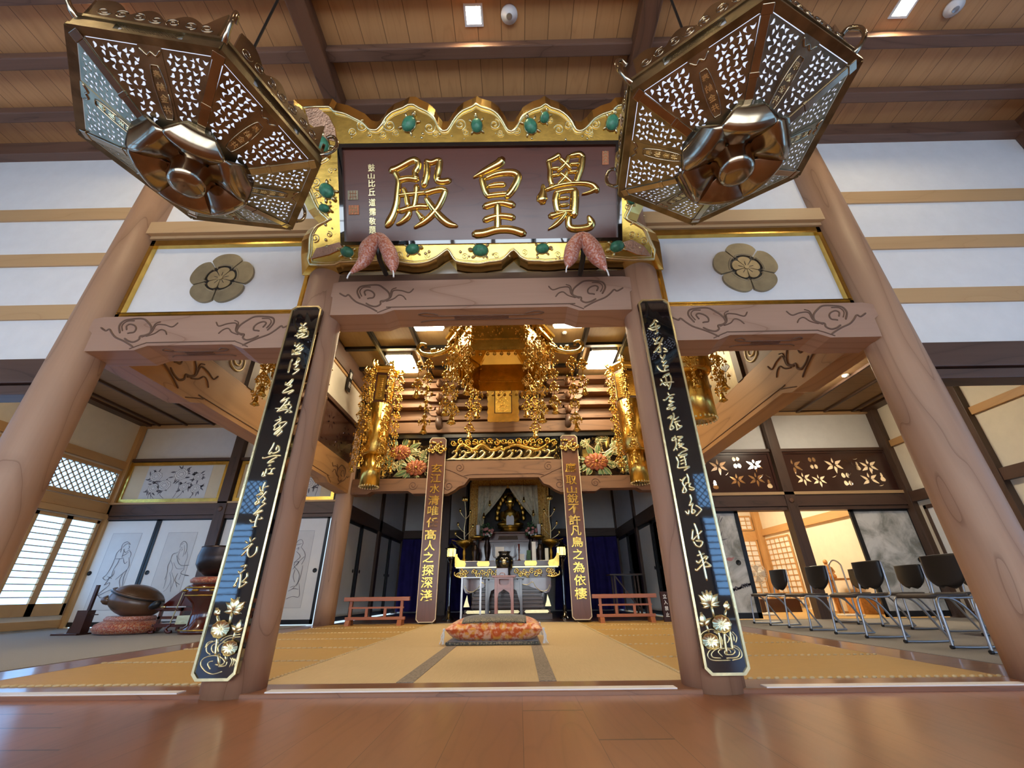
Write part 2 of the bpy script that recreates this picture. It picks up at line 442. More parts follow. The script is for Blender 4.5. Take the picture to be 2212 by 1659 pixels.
def brocade(name, base, a, b, scale=26, rough=.55):
    t = NT(name); v = t.co()
    q = t.n('ShaderNodeTexVoronoi', feature='F1'); q.inputs['Scale'].default_value = scale; t.L(v, q.inputs['Vector'])
    c = t.ramp(q.outputs['Distance'], [(0, b), (.18, a), (.32, a), (.42, base), (.6, base), (.75, a)])
    n = t.noise(v, scale * 2.2, 3, .6)
    c = t.mix(t.ramp(n, [(.48, (0, 0, 0)), (.60, (.8,) * 3)]), c, b)
    t.bump(n, .15, .004)
    return t.fin(c, rough, .15, sheen=.2)
M['brocade'] = brocade('orange_brocade', (.62, .11, .02), (.80, .36, .06), (.85, .55, .40), 9)
M['brocade_p'] = brocade('orange_pink_brocade', (.42, .11, .055), (.50, .20, .12), (.62, .44, .42), 30)
M['brocade_g'] = brocade('dark_green_gold_brocade', (.035, .04, .035), (.11, .09, .06), (.34, .28, .17), 34)
M['brocade_gold'] = brocade('gold_altar_brocade', (.55, .20, .02), (.95, .62, .12), (1.0, .82, .35), 30, .3)
M['brocade_s'] = brocade('red_orange_cushion_brocade', (.33, .045, .02), (.50, .14, .04), (.50, .33, .22), 22)
M['veil'] = plain('ivory_curtain_silk', (.60, .57, .42), .7, var=.22, vs=14)
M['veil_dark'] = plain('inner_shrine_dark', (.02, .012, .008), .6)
def mountain(name):
    t = NT(name); v = t.co((1, 1, 1)); n = t.noise(v, 2.2, 5, .6, .6)
    c = t.ramp(n, [(.40, (.78, .76, .72)), (.52, (.55, .54, .50)), (.62, (.30, .30, .27)), (.75, (.24, .22, .13))])
    return t.fin(c, .8)
M['inkwash'] = mountain('ink_wash_paper')
# ---------------------------------------------------------------- the setting
def struct(name, mb, mat=None, label=None, cat=None, parent=None, bevel=None, group=None):
    o = mb.build(name, mat, parent, bevel=bevel)
    if not parent: tag(o, label, cat or 'wall', group, 'structure')
    return o
def bx(*a): return MB().box(*a)
PX, OX = 1.444, 3.47            # inner and outer pillar lines
WX, YB = 8.55, 6.1              # side walls of the building, back wall of the side rooms

struct('floor', bx(-8.7, 8.7, -7.1, -.135, -.12, -.023), M['floor'], 'polished reddish wooden floor in front of the threshold', 'floor')
sl = struct('threshold', bx(-WX, WX, -.135, .15, -.12, 0), M['sill'], 'brown wooden threshold beam running under the four round pillars', 'threshold', bevel=.006)
for n, (a, b) in zip(('left', 'centre', 'right'), ((-3.2, -1.70), (-1.19, 1.19), (1.70, 3.2))):
    struct('sliding_rail', bx(a, b, -.128, -.052, 0, .006), M['strip'], 'white metal strip let into the threshold, %s bay' % {'left': 'left side', 'centre': 'middle', 'right': 'right side'}[n], 'rail', group='white threshold strips')
for sx, n in ((-1, 'left'), (1, 'right')):
    x0, x1 = sorted((sx * 3.335, sx * 3.76))
    struct('edge_board', bx(x0, x1, .15, 6.2, -.1, 0), M['sill'], 'brown wooden edge board between tatami and %s carpet' % n, 'board', bevel=.004)
    x0, x1 = sorted((sx * 3.76, sx * WX))
    c = struct('carpet', bx(x0, x1, .15, 6.0, -.1, .004), M['carpet_l'], 'grey carpet of the %s' % ('left room under the wooden drum' if sx < 0 else 'right room under the black chairs'), 'carpet')
# tatami mats
def mat_(x0, x1, y0, y1, m, lab, grp, borders=False, seam=False):
    t = thing('tatami_mat', lab, 'tatami mat', ((x0 + x1) / 2, (y0 + y1) / 2, -.05), grp)
    MB().box(x0 + .002, x1 - .002, y0 + .002, y1 - .002, -.05, 0).build('rush_cover', m, t)
    if borders:
        for a, b in ((x0, x0 + .11), (x1 - .11, x1)): bx(a, b, y0 + .002, y1 - .002, -.001, .003).build('cloth_border', M['border'], t)
    if seam:
        b = MB(); n = int((x1 - x0) / .055); b.smooth = True
        for i in range(n):
            xx = x0 + (i + .5) * (x1 - x0) / n
            b.ball((xx, y0 + .012, .002), (.026, .013, .009), 6, Matrix.Rotation(.5, 3, 'Z'))
        b.build('knotted_seam', M['cord'], t)
RW = [.15, 1.18, 2.17, 3.17, 4.15, 5.15, 6.2]
ordn = ['first', 'second', 'third', 'fourth', 'fifth', 'sixth']
for sx, n in ((-1, 'left'), (1, 'right')):
    for i in range(6):
        x0, x1 = sorted((sx * 1.385, sx * 3.333))
        mat_(x0, x1, RW[i], RW[i + 1], M['tatami_s'], 'golden tatami mat %s of the middle strip, %s row from the threshold' % (n, ordn[i]), 'golden tatami mats', seam=True)
for c, (x0, x1, nm) in enumerate(((-1.383, -.5, 'left of the bordered strip'), (-.5, .52, 'between grey borders'), (.52, 1.383, 'right of the bordered strip'))):
    for i, (y0, y1, w) in enumerate(((.15, 2.2, 'nearest the threshold'), (2.2, 4.2, 'beside the big cushion' if c != 1 else 'under the big cushion'), (4.2, 6.2, 'nearest the altar'))):
        mat_(x0, x1, y0, y1, M['tatami_c'], 'pale tatami mat %s, %s' % (nm, w), 'pale tatami mats', c == 1)
# seam cords along the strip edges
for sx, n in ((-1, 'left'), (1, 'right')):
    b = MB()
    for i in range(110): b.ball((sx * 1.384, .18 + i * .0545, .002), (.013, .027, .008), 6, Matrix.Rotation(.5, 3, 'Z'))
    tag(b.build('seam_cord', M['cord']), 'knotted straw cord along the %s edge of the pale tatami strip' % n, 'cord')
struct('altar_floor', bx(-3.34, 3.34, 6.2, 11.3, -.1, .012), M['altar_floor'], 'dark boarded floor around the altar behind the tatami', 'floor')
struct('back_room_floor', bx(3.6, WX, 6.2, 12.1, -.1, .0), M['tatami_s'], 'tatami floor of the lit room seen behind the black chairs', 'floor')

# ---- facade wall above the openings
FW = [('wall_left', -WX, -OX - .1, 2.31), ('wall_left_bay', -OX + .1, -PX - .1, 2.69), ('wall_centre', -PX + .1, PX - .1, 3.03), ('wall_right_bay', PX + .1, OX - .1, 2.69), ('wall_right', OX + .1, WX, 2.31)]
for n, a, b, z in FW:
    struct(n, bx(a, b, .0, .1, z, 5.02), M['plaster'], {'wall_left': 'white plaster wall with wooden battens, upper left', 'wall_left_bay': 'white plaster above the left carved beam', 'wall_centre': 'white plaster behind the gold plaque', 'wall_right_bay': 'white plaster above the right carved beam', 'wall_right': 'white plaster wall with wooden battens, upper right'}[n], 'wall')
for sx, n in ((-1, 'left'), (1, 'right')):
    for i, (z0, z1) in enumerate(((4.025, 4.19), (3.40, 3.555), (2.765, 2.925))):
        x0, x1 = sorted((sx * (OX + .1), sx * WX))
        struct('batten', bx(x0, x1, -.018, 0, z0, z1), M['hinoki_x'], '%s pale wooden batten on the upper %s white wall' % (('top', 'middle', 'lowest')[i], n), 'batten')
    struct('lintel', MB().box(x0, x1, -.085, .1, 2.085, 2.31).box(x0, x1, -.06, .1, 1.99, 2.075), M['dark_x'], 'dark wooden lintel under the upper %s white wall' % n, 'lintel', bevel=.006)
    x0, x1 = sorted((sx * (PX + .12), sx * (OX - .12)))
    struct('head_rail', MB().box(x0, x1, -.10, .0, 3.72, 3.875).box(x0, x1, -.06, .0, 3.685, 3.72), M['hinoki_x'], 'pale wooden rail above the %s flower crest' % n, 'rail', bevel=.004)
    x0, x1 = sorted((sx * (PX + .13), sx * (OX - .13)))
    mo = MB(); q = yplane(0)
    for a, b, c, d in ((x0, x1, 3.62, 3.685), (x0, x1, 2.70, 2.79), (x0, x0 + .075, 2.70, 3.685), (x1 - .075, x1, 2.70, 3.685)):
        mo.box(a, b, -.035, 0, c, d)
    for a, b, c, d in ((x0 + .06, x1 - .06, 3.605, 3.622), (x0 + .06, x1 - .06, 2.785, 2.80), (x0 + .06, x0 + .09, 2.79, 3.62), (x1 - .09, x1 - .06, 2.79, 3.62)):
        mo.box(a, b, -.045, 0, c, d)
    struct('panel_moulding', mo, M['gold'], 'gold moulding framing the %s flower crest panel' % n, 'moulding')
struct('wall_plate', bx(-WX, WX, -.10, .14, 5.0, 5.2), M['purlin'], 'dark wooden wall plate where white wall meets the boarded ceiling', 'beam', bevel=.01)
# ---- hall ceiling
struct('ceiling', bx(-8.7, 8.7, -7.1, .1, 5.2, 5.26), M['ceil_planks'], 'boarded cedar ceiling over the front hall', 'ceiling')
for i in range(13):
    y = -.43 - .492 * i
    struct('ceiling_beam', bx(-WX, WX, y - .055, y + .055, 5.10, 5.2), M['purlin'], ('dark beam across the hall ceiling, %s from the white wall' % (ordn[i] if i < 3 else '%dth' % (i + 1))), 'beam', bevel=.012, group='hall ceiling beams')
for x, n in ((-1.53, 'left'), (1.53, 'right')):
    struct('rafter', bx(x - .085, x + .085, -7, -.1, 5.02, 5.2), M['rafter'], 'dark rafter running front to back over the %s lantern' % n, 'beam', bevel=.012)
for x, n in ((-6.08, 'left'), (6.08, 'right')):
    struct('tie_beam', bx(x - .13, x + .13, -7, .0, 4.72, 5.2), M['rafter'], 'heavy dark tie beam at the far %s of the hall ceiling' % n, 'beam', bevel=.02)

# ---- outer walls with daylight windows (hall sides, side rooms)
def shoji(name, lab, x, y0, y1, z0, z1, leaves, sx, bars=13, cols=0):
    """sliding paper screens in the side wall plane X=x; sx = side of the room"""
    t = thing(name, lab, 'window', (x, (y0 + y1) / 2, z0), kind='structure')
    fr, ba = MB(), MB(); d = -sx
    pa = MB().box(x + sx * .03, x + sx * .032, y0, y1, z0, z1) if sx > 0 else MB().box(x - .032, x - .03, y0, y1, z0, z1)
    pa.build('window_pane', M['paper_glow'], t)
    xa, xb = sorted((x, x + d * .04))
    w = (y1 - y0) / leaves
    for i in range(leaves):
        a, b = y0 + i * w, y0 + (i + 1) * w
        fr.box(xa, xb, a, a + .06, z0, z1); fr.box(xa, xb, b - .06, b, z0, z1); fr.box(xa, xb, a, b, z0, z0 + .2); fr.box(xa, xb, a, b, z1 - .06, z1)
        for k in range(1, bars + 1):
            z = z0 + .2 + (z1 - z0 - .26) * k / (bars + 1); ba.box(xa - sx * 0 + .008, xb - .008, a + .06, b - .06, z - .008, z + .008)
        for k in range(1, cols + 1):
            yy = a + .06 + (w - .12) * k / (cols + 1); ba.box(xa + .01, xb - .01, yy - .006, yy + .006, z0 + .2, z1 - .06)
    fr.build('window_frame', M['hinoki_z'], t); ba.build('glazing_bar', M['hinoki_y'], t)
def lattice(name, lab, x, y0, y1, z0, z1, sx):
    t = thing(name, lab, 'window', (x, (y0 + y1) / 2, z0), kind='structure')
    xa, xb = sorted((x + sx * .03, x + sx * .032)); MB().box(xa, xb, y0, y1, z0, z1).build('window_pane', M['paper_glow'], t)
    f = MB(); xa, xb = sorted((x - sx * .03, x + sx * .02))
    f.box(xa, xb, y0 - .05, y1 + .05, z1, z1 + .07); f.box(xa, xb, y0 - .05, y1 + .05, z0 - .07, z0); f.box(xa, xb, y0 - .06, y0, z0, z1); f.box(xa, xb, y1, y1 + .06, z0, z1)
    f.build('window_frame', M['hinoki_y'], t)
    g = MB(); h = z1 - z0; st = .135; n = int((y1 - y0 + h) / st) + 1
    for i in range(-1, n + 1):
        for s in (1, -1):
            u0 = y0 + i * st - h * (s < 0) * 0; a = (u0 if s > 0 else u0 - h, z0); b = (u0 - h, z1) if s > 0 else (u0, z1)
            # clip to the opening
            (ya, za), (yb, zb) = a, b
            def clip(ya, za, yb, zb):
                for lim, sg in ((y0, 1), (y1, -1)):
                    if (ya - lim) * sg < 0 and (yb - lim) * sg < 0: return None
                    if (ya - lim) * sg < 0: k = (lim - ya) / (yb - ya); ya, za = lim, za + (zb - za) * k
                    elif (yb - lim) * sg < 0: k = (lim - ya) / (yb - ya); yb, zb = lim, za + (zb - za) * k
                return ya, za, yb, zb
            c = clip(ya, za, yb, zb)
            if c and abs(c[0] - c[2]) > .01: g.bar((x, c[0], c[1]), (x, c[2], c[3]), .018, .018, (1, 0, 0))
    g.build('glazing_bar', M['hinoki_y'], t)
for sx, side in ((-1, 'left'), (1, 'right')):
    x = sx * (WX if sx > 0 else 8.5); xo = x + sx * .12; a, b = sorted((x, xo))
    wl = MB()
    # wall pieces around openings; left room has windows near the back, hall side has a long row
    def piece(y0, y1, z0, z1): wl.box(a, b, y0, y1, z0, z1)
    ops = [(-6.6, -3.1), (-2.7, -.35)] + ([(.35, 2.2), (2.6, 4.3), (4.63, 5.92)] if sx < 0 else [])
    ys = -7.1
    for y0, y1 in ops:
        piece(ys, y0, 0, 5.2 if y0 < 0 else 4.25); ys = y1
        piece(y0, y1, 0, .23); piece(y0, y1, 1.96, 2.41); piece(y0, y1, 2.95, 5.2 if y0 < 0 else 4.25)
        tp = lambda s: s % ('beside the wooden drum' if y0 > 4 else 'side wall')
        nm = '%s wall, %.0f m from the back' % (side, 6 - y1)
        lv = 2 if y1 - y0 < 2.5 else 4
        shoji('shoji_window', ('paper sliding window with horizontal bars beside the wooden drum' if y0 > 4 and sx < 0 else 'paper sliding window in the %s' % nm), x, y0, y1, .23, 1.96, lv, sx)
        lattice('lattice_window', ('diamond lattice window above the sliding window near the wooden drum' if y0 > 4 and sx < 0 else 'diamond lattice window in the %s' % nm), x, y0, y1, 2.41, 2.95, sx)
    piece(ys, 6.1 if sx < 0 else 12.2, 0, 5.2 if sx < 0 else 4.3)
    struct('wall_%s_outer' % side, wl, M['cream'], 'cream outer wall on the %s with lattice and sliding windows' % side, 'wall')
    rl = MB(); xa, xb = sorted((x, x - sx * .05))
    if sx < 0:
        rl.box(xa, xb, .1, 6.05, 3.065, 3.23); rl.box(xa, xb, .1, 6.05, 2.11, 2.31); xa, xb = sorted((x, x - sx * .09)); rl.box(xa, xb, .1, 6.05, 1.99, 2.10); rl.box(x, x + .03, .1, 6.05, 0.02, .15)
        struct('trim_left', rl, M['hinoki_y'], 'pale wooden rails along the left room outer wall', 'rail', bevel=.004)
        struct('corner_post', bx(x, x + .1, 5.98, 6.08, 0, 4.15), M['hinoki_z'], 'pale wooden corner post behind the wooden drum', 'post')
    else:
        rl.box(xa, xb, .1, 6.05, 3.285, 3.425)
        struct('trim_right', rl, M['hinoki_y'], 'pale wooden rail high along the right room outer wall', 'rail', bevel=.004)
        xa, xb = sorted((x, x - .1)); struct('trim_right_lintel', bx(xa, xb, .1, 6.05, 2.10, 2.305), M['dark_y'], 'dark wooden lintel along the right room outer wall', 'lintel', bevel=.005)
        for yy in (2.1, 4.17, 6.0):
            struct('wall_post', bx(x - .12, x, yy - .115, yy + .115, 0, 4.2), M['dark_z'], 'dark wooden post on the right outer wall, %s' % {2.1: 'nearest the threshold', 4.17: 'middle one beyond the pillar', 6.0: 'in the far corner'}[yy], 'post', bevel=.006)
        for yy in (2.3, 4.4):                                  # white screens between the posts
            t = thing('sliding_screen', 'white paper screen with dark frame on the right wall, %s' % ('near bay' if yy < 3 else 'far bay'), 'screen', (x - .05, yy, .05))
            MB().box(x - .03, x - .02, yy + .05, yy + 1.3, .1, 1.95).build('paper', M['paper'], t)
            f = MB()
            for q in (yy, yy + .65, yy + 1.3): f.box(x - .05, x - .01, q, q + .06, .05, 2.0)
            f.box(x - .05, x - .01, yy, yy + 1.36, .05, .12); f.box(x - .05, x - .01, yy, yy + 1.36, 1.93, 2.0); f.build('frame', M['dark_z'], t)
# rear wall of the hall behind the camera: garden doors in the middle, paper windows with lattices either side
rw = MB()
for a, b, c, d in ((-8.7, 8.7, 2.95, 5.26), (-5.62, -5.2, 0, 2.95), (3.8, 4.38, 0, 2.95), (-8.7, -8.3, 0, 2.95), (8.3, 8.7, 0, 2.95), (-8.3, -5.62, 0, .42), (4.38, 8.3, 0, .42), (-8.3, -5.62, 1.96, 2.2), (4.38, 8.3, 1.96, 2.2)): rw.box(a, b, -7.2, -7.1, c, d)
struct('wall_rear', rw, M['cream'], 'cream rear wall of the hall with garden doors and paper windows', 'wall')
for n, (a, b) in zip(('left', 'right'), ((-8.3, -5.62), (4.38, 8.3))):
    for z0, z1, lt in ((.42, 1.96, 0), (2.2, 2.95, 1)):
        t = thing('window_rear', 'paper %s in the rear wall of the hall, %s side' % ('lattice window' if lt else 'window with horizontal bars', n), 'window', ((a + b) / 2, -7.1, z0), kind='structure')
        MB().box(a, b, -7.16, -7.15, z0, z1).build('window_pane', M['paper_glow'], t); f = MB()
        if lt:
            h = z1 - z0; k = a - h
            while k < b:
                for s_ in (1, -1):
                    p0, p1 = (k, z0), (k + h, z1)
                    if s_ < 0: p0, p1 = (k, z1), (k + h, z0)
                    xa, xb = max(a, p0[0]), min(b, p1[0])
                    if xb - xa > .02: f.bar((xa, -7.13, p0[1] + (p1[1] - p0[1]) * (xa - p0[0]) / h), (xb, -7.13, p0[1] + (p1[1] - p0[1]) * (xb - p0[0]) / h), .02, .02, (0, 1, 0))
                k += .15
        else:
            for k in range(1, 12): f.box(a, b, -7.15, -7.12, z0 + (z1 - z0) * k / 12 - .012, z0 + (z1 - z0) * k / 12 + .012)
            for k in range(4): xx = a + (b - a) * k / 3; f.box(xx - .04, xx + .04, -7.15, -7.1, z0, z1)
        f.build('window_frame', M['hinoki_z'], t)
for i, (a, b) in enumerate(((-5.2, -2.2), (-2.2, .8), (.8, 3.8))):
    t = thing('door_%d' % (i + 1), 'paper garden door of the hall rear wall, %s bay' % ('left', 'middle', 'right')[i], 'door', ((a + b) / 2, -7.1, 0), kind='structure')
    bx(a + .06, b - .06, -7.16, -7.15, .35, 2.9).build('door_pane', M['door_glow'], t); f = MB()
    for k in range(4): xx = a + (b - a) * k / 3; f.box(xx - .05, xx + .05, -7.16, -7.1, 0, 2.95)
    f.box(a, b, -7.16, -7.1, 0, .35)
    for k in range(1, 8): f.box(a, b, -7.15, -7.12, .35 + k * .32 - .01, .35 + k * .32 + .01)
    f.build('door_frame', M['hinoki_z'], t)

# ---- side rooms: back wall, ceiling
struct('wall_back_left', MB().box(-8.5, -3.3, 6.1, 6.22, 3.3, 4.25).box(-8.5, -3.3, 6.13, 6.22, 2.3, 3.3), M['plaster'], 'white plaster over the framed peony paintings', 'wall')
struct('wall_back_right', bx(3.3, WX, 6.1, 6.2, 3.27, 4.3), M['plaster'], 'white plaster over the openwork panels behind the chairs', 'wall')
for sx, side in ((-1, 'left'), (1, 'right')):
    x0, x1 = sorted((sx * 3.6, sx * (WX if sx > 0 else 8.5))); zc = 4.15 if sx < 0 else 4.22
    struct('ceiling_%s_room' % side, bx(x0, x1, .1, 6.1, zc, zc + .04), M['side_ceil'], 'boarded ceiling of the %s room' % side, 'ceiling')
    for i in range(7):
        xx = sx * (4.25 + .64 * i)
        struct('ceiling_batten', bx(xx - .022, xx + .022, .1, 6.1, zc - .045, zc), M['dark_y'], 'dark ceiling batten of the %s room, %s from the carved beam' % (side, (ordn + ['seventh'])[i]), 'batten', group='%s room ceiling battens' % side)
    struct('cornice', bx(x0, x1, 6.03, 6.1, zc - .08, zc - .02), M['hinoki_x'], 'pale wooden cornice under the %s room ceiling' % side, 'cornice')
    struct('cornice_beam', bx(x0, x1, 6.0, 6.1, zc - .02, zc), M['dark_x'], 'dark strip above the %s room cornice' % side, 'cornice')
    xa, xb = sorted((sx * (WX if sx > 0 else 8.5), sx * 8.28)); struct('ceiling_edge', bx(xa, xb, .1, 6.1, zc - .05, zc), M['dark_y'], 'dark ceiling edge along the %s outer wall' % side, 'beam')
    struct('lintel_back', MB().box(x0, x1, 5.98, 6.2, 2.065, 2.30).box(x0, x1, 6.0, 6.2, 1.99, 2.06), M['dark_x'], 'dark lintel across the %s room back wall' % side, 'lintel', bevel=.005)
    if sx > 0: struct('lintel_strip', bx(x0, x1, 5.96, 6.05, 2.30, 2.36), M['hinoki_x'], 'pale strip under the openwork panels behind the chairs', 'rail')
    else: struct('lintel_strip', bx(x0, x1, 5.96, 6.05, 2.30, 2.335), M['hinoki_x'], 'pale strip under the framed peony paintings', 'rail')
    struct('upper_rail', bx(x0, x1, 6.02, 6.14, 3.255, 3.32), M['dark_x'], 'dark rail under the white plaster of the %s room' % side, 'rail')
    t = struct('back_post', bx(sx * 6.03 - .11, sx * 6.03 + .11, 5.96, 6.16, 0, zc), M['dark_z'], 'dark square post in the middle of the %s room back wall' % side, 'post', bevel=.006)
    b = MB(); b.lathe([(0, 0), (.05, 0), (.055, .008), (.03, .016), (0, .016)], 14, (sx * 6.03, 5.96, 2.18), Matrix.Rotation(R(90), 3, 'X')); tag(b.build('nail_cover', M['rafter']), 'round wooden nail cover on the %s room post' % side, 'nail cover')
# ---------------------------------------------------------------- pillars and carved beams
def pillar(name, x, y, r0, r1, z1, m, lab, z0=-.023):
    b = MB(); b.lathe([(r0, z0), (r0, .4), ((r0 + r1) / 2, 2.4), (r1, z1)], 40, (x, y, 0)); return struct(name, b, m, lab, 'pillar')
pillar('pillar', -PX, 0, .178, .172, 5.02, M['keyaki2'], 'round wooden pillar behind the left black calligraphy board')
pillar('pillar', PX, 0, .178, .172, 5.02, M['keyaki2'], 'round wooden pillar behind the right black calligraphy board')
pillar('pillar', -OX, 0, .185, .165, 5.02, M['keyaki'], 'thick leaning-looking round pillar at the left edge of the hall')
pillar('pillar', OX, 0, .190, .165, 5.02, M['keyaki'], 'thick round pillar in front of the row of chairs')
pillar('pillar', -OX, YB, .19, .185, 5.1, M['keyaki'], 'round pillar at the end of the inked sliding doors')
pillar('pillar', OX, YB, .19, .185, 5.1, M['keyaki'], 'round pillar beside the mountain-painted sliding door')
PBX = 1.50
for sx, n in ((-1, 'left'), (1, 'right')):
    pillar('pillar', sx * PBX, YB + .12, .17, .165, 5.1, M['dark_z'], 'dark pillar behind the %s brown calligraphy board' % n, .0)

# carved cloud motif traced once, in metres from the beam's end (a) and underside (b)
_q = yplane(-.131)
def _m(x, y): a, b = _q.hit(180 + x / 4.424, 440 + y / 4.424); return (a + 3.30, b - 2.345)
CLOUD = [([_m(*p) for p in L], w) for L, w in (
    ([(350, 1235), (345, 1170), (390, 1120), (470, 1103), (570, 1100), (615, 1130), (650, 1180), (640, 1232), (590, 1258), (545, 1268), (530, 1300), (480, 1322), (430, 1312), (395, 1288)], .016),
    ([(375, 1215), (372, 1165), (420, 1125), (490, 1120)], .010),
    ([(415, 1205), (415, 1170), (450, 1152), (490, 1165), (505, 1195), (485, 1228), (445, 1235), (425, 1240)], .014),
    ([(560, 1275), (650, 1232), (700, 1160), (780, 1158), (850, 1178), (905, 1140)], .012),
    ([(600, 1268), (680, 1242), (740, 1205), (780, 1215), (797, 1250)], .011),
    ([(650, 1215), (690, 1150), (740, 1130)], .009),
    ([(170, 1185), (215, 1215), (250, 1200), (275, 1240), (310, 1278), (380, 1310), (440, 1345), (475, 1372)], .015))]
def carve(mb, pl, a0, b0, sx=1, sc=1, h=.007):
    for L, w in CLOUD: mb.stroke(pl, [(a0 + sx * a * sc, b0 + b * sc) for a, b in L], h, w * sc, 5)
def beam(x0, x1, z0, z1, n0, n1, lab, tipL, tipR, mat='keyaki_x', y=0, th=.131, rise=.042, clouds=True, cs=1.0):
    t = thing('carved_beam', lab, 'beam', ((x0 + x1) / 2, y, z0), kind='structure'); p = yplane(y)
    L = [(x0, z0), (n0 - .05, z0), (n0 + .05, z0 + rise), (n1 - .05, z0 + rise), (n1 + .05, z0), (x1, z0)]
    h = z1 - z0
    if tipR: L += [(x1 + .01, z0 + h * .52), (x1 + .075, z0 + h * .66), (x1 + .09, z0 + h * .80), (x1 + .05, z0 + h * .95), (x1 - .03, z1)]
    else: L += [(x1, z1)]
    if tipL: L += [(x0 + .03, z1), (x0 - .05, z0 + h * .95), (x0 - .09, z0 + h * .80), (x0 - .075, z0 + h * .66), (x0 - .01, z0 + h * .52)]
    else: L += [(x0, z1)]
    MB().prism(p, L, -th, th).build('beam_body', M[mat], t, bevel=.006)
    c = MB(); f = Plane((0, y - th, 0), (1, 0, 0), (0, 0, 1))
    f.n = V((0, -1, 0))
    if clouds:
        carve(c, f, x0, z0, 1, cs); carve(c, f, x1, z0, -1, cs)
    zz = z0 + rise + .03
    c.stroke(f, [(n0 - .09, z0 + .015), (n0 + .02, zz - .006), (n0 + .1, zz), (n1 - .1, zz), (n1 - .02, zz - .006), (n1 + .09, z0 + .015)], .006, .010, 4)
    u = Plane((0, y, z0 + rise), (1, 0, 0), (0, 1, 0), (0, 0, -1)); m = (n0 + n1) / 2; k = (n1 - n0) * .30
    for s in (-1, 1):
        c.stroke(u, [(m + s * k * .2, -.03), (m + s * k * .9, -.03), (m + s * k * 1.15, -.055), (m + s * k, -.08), (m + s * k * .8, -.05)], .006, .010)
        c.stroke(u, [(m + s * k * .2, .03), (m + s * k * .9, .03), (m + s * k * 1.15, .055)], .006, .010)
    for q in (-.03, -.01, .01, .03): c.stroke(u, [(m - k * .5, q), (m + k * .5, q)], .006, .008)
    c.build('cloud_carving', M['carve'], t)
    return t
beam(-3.30, -1.57, 2.345, 2.69, -2.83, -2.02, 'carved wooden beam with cloud scrolls under the left flower crest', True, False)
beam(1.57, 3.30, 2.345, 2.69, 2.02, 2.83, 'carved wooden beam with cloud scrolls under the right flower crest', False, True)
beam(-1.30, 1.30, 2.665, 3.03, -.80, .80, 'carved wooden beam with cloud scrolls under the gold plaque', True, True)
struct('spacer', bx(-1.30, 1.30, -.11, .11, 3.03, 3.12), M['dark_x'], 'dark timber between the gold plaque and the carved beam', 'beam')
# beams running back between outer and rear pillars
for sx, n in ((-1, 'left'), (1, 'right')):
    t = thing('carved_beam', 'carved golden-brown beam running back to the rear pillar, %s side' % n, 'beam', (sx * OX, 3, 2.45), kind='structure')
    yp = Plane((sx * OX, 0, 0), (0, 1, 0), (0, 0, 1), (-sx, 0, 0))
    L = [(.16, 2.45), (1.15, 2.45), (1.3, 2.51), (4.75, 2.51), (4.9, 2.45), (5.92, 2.45), (5.92, 3.04), (.16, 3.04)]
    MB().prism(yp, L, -.13, .13).build('beam_body', M['keyaki_y'], t, bevel=.006)
    f = Plane((sx * (OX - .13), 0, 0), (0, 1, 0), (0, 0, 1), (-sx, 0, 0)); c = MB()
    carve(c, f, .25, 2.47, 1, 1.65, .010); carve(c, f, 5.9, 2.47, -1, 1.4, .010)
    c.stroke(f, [(1.05, 2.47), (1.3, 2.56), (1.5, 2.575), (4.6, 2.575), (4.8, 2.56), (5.0, 2.47)], .007, .014)
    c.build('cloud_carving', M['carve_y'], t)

# ---------------------------------------------------------------- flower crests
def crest(cx, cz, Rr, lab):
    t = thing('flower_crest', lab, 'crest', (cx, 0, cz), 'flower crests'); p = yplane(0, cz, cx)
    A = lambda i: pi / 2 + i * 2 * pi / 5
    for i in range(5):
        L = []
        for k in range(17):
            f = -34.2 + 68.4 * k / 16; r = Rr * (1 - .16 * (abs(f) / 34.2) ** 3.2); L.append((r * cos(A(i) + R(f)), r * sin(A(i) + R(f))))
        for k in range(9):
            f = 34.2 - 68.4 * k / 8; r = Rr * .50; L.append((r * cos(A(i) + R(f)), r * sin(A(i) + R(f))))
        MB().prism(p, L, -.0, .022).build('petal', M['crest'], t, bevel=.004)
    MB().prism(p, [(Rr * .56 * cos(k * pi / 24), Rr * .56 * sin(k * pi / 24)) for k in range(48)], 0, .012).build('dark_roundel', M['black'], t)
    ring, fl = MB(), MB()
    for i in range(5):
        a = A(i)
        L = [(Rr * .54 * cos(a + R(f)), Rr * .54 * sin(a + R(f))) for f in range(-28, 29, 7)]
        e0 = (Rr * .47 * cos(a + R(-29)), Rr * .47 * sin(a + R(-29))); e1 = (Rr * .47 * cos(a + R(29)), Rr * .47 * sin(a + R(29)))
        ring.stroke(p, [e0] + L + [e1], .014, Rr * .055, 3, .012)
        L = []
        for k in range(25):
            f = -33 + 66 * k / 24; r = Rr * (.405 + .03 * abs(cos(R(f) * 2.73 * 1.0)) - .06 * (abs(f) / 33) ** 6); L.append((r * cos(a + R(f)), r * sin(a + R(f))))
        L += [(Rr * .08 * cos(a + R(f)), Rr * .08 * sin(a + R(f))) for f in (33, 0, -33)]
        fl.prism(p, L, .012, .020)
    ring.build('curled_ring', M['crest'], t); fl.m(M['crest_l'])
    fl.prism(p, [(Rr * .075 * cos(k * pi / 8), Rr * .075 * sin(k * pi / 8)) for k in range(16)], .018, .028)
    fl.m(M['black'])
    for i in range(5): a = A(i); fl.stroke(p, [(Rr * .10 * cos(a), Rr * .10 * sin(a)), (Rr * .24 * cos(a), Rr * .24 * sin(a))], .002, Rr * .018, 3, .020)
    fl.build('inner_flower', M['crest_l'], t)
cxl = at(409, 625, Y=0).x; cxr = at(555, 575, Y=0).x; czt = at(495, 545, Y=0).z; czb = at(455, 656, Y=0).z
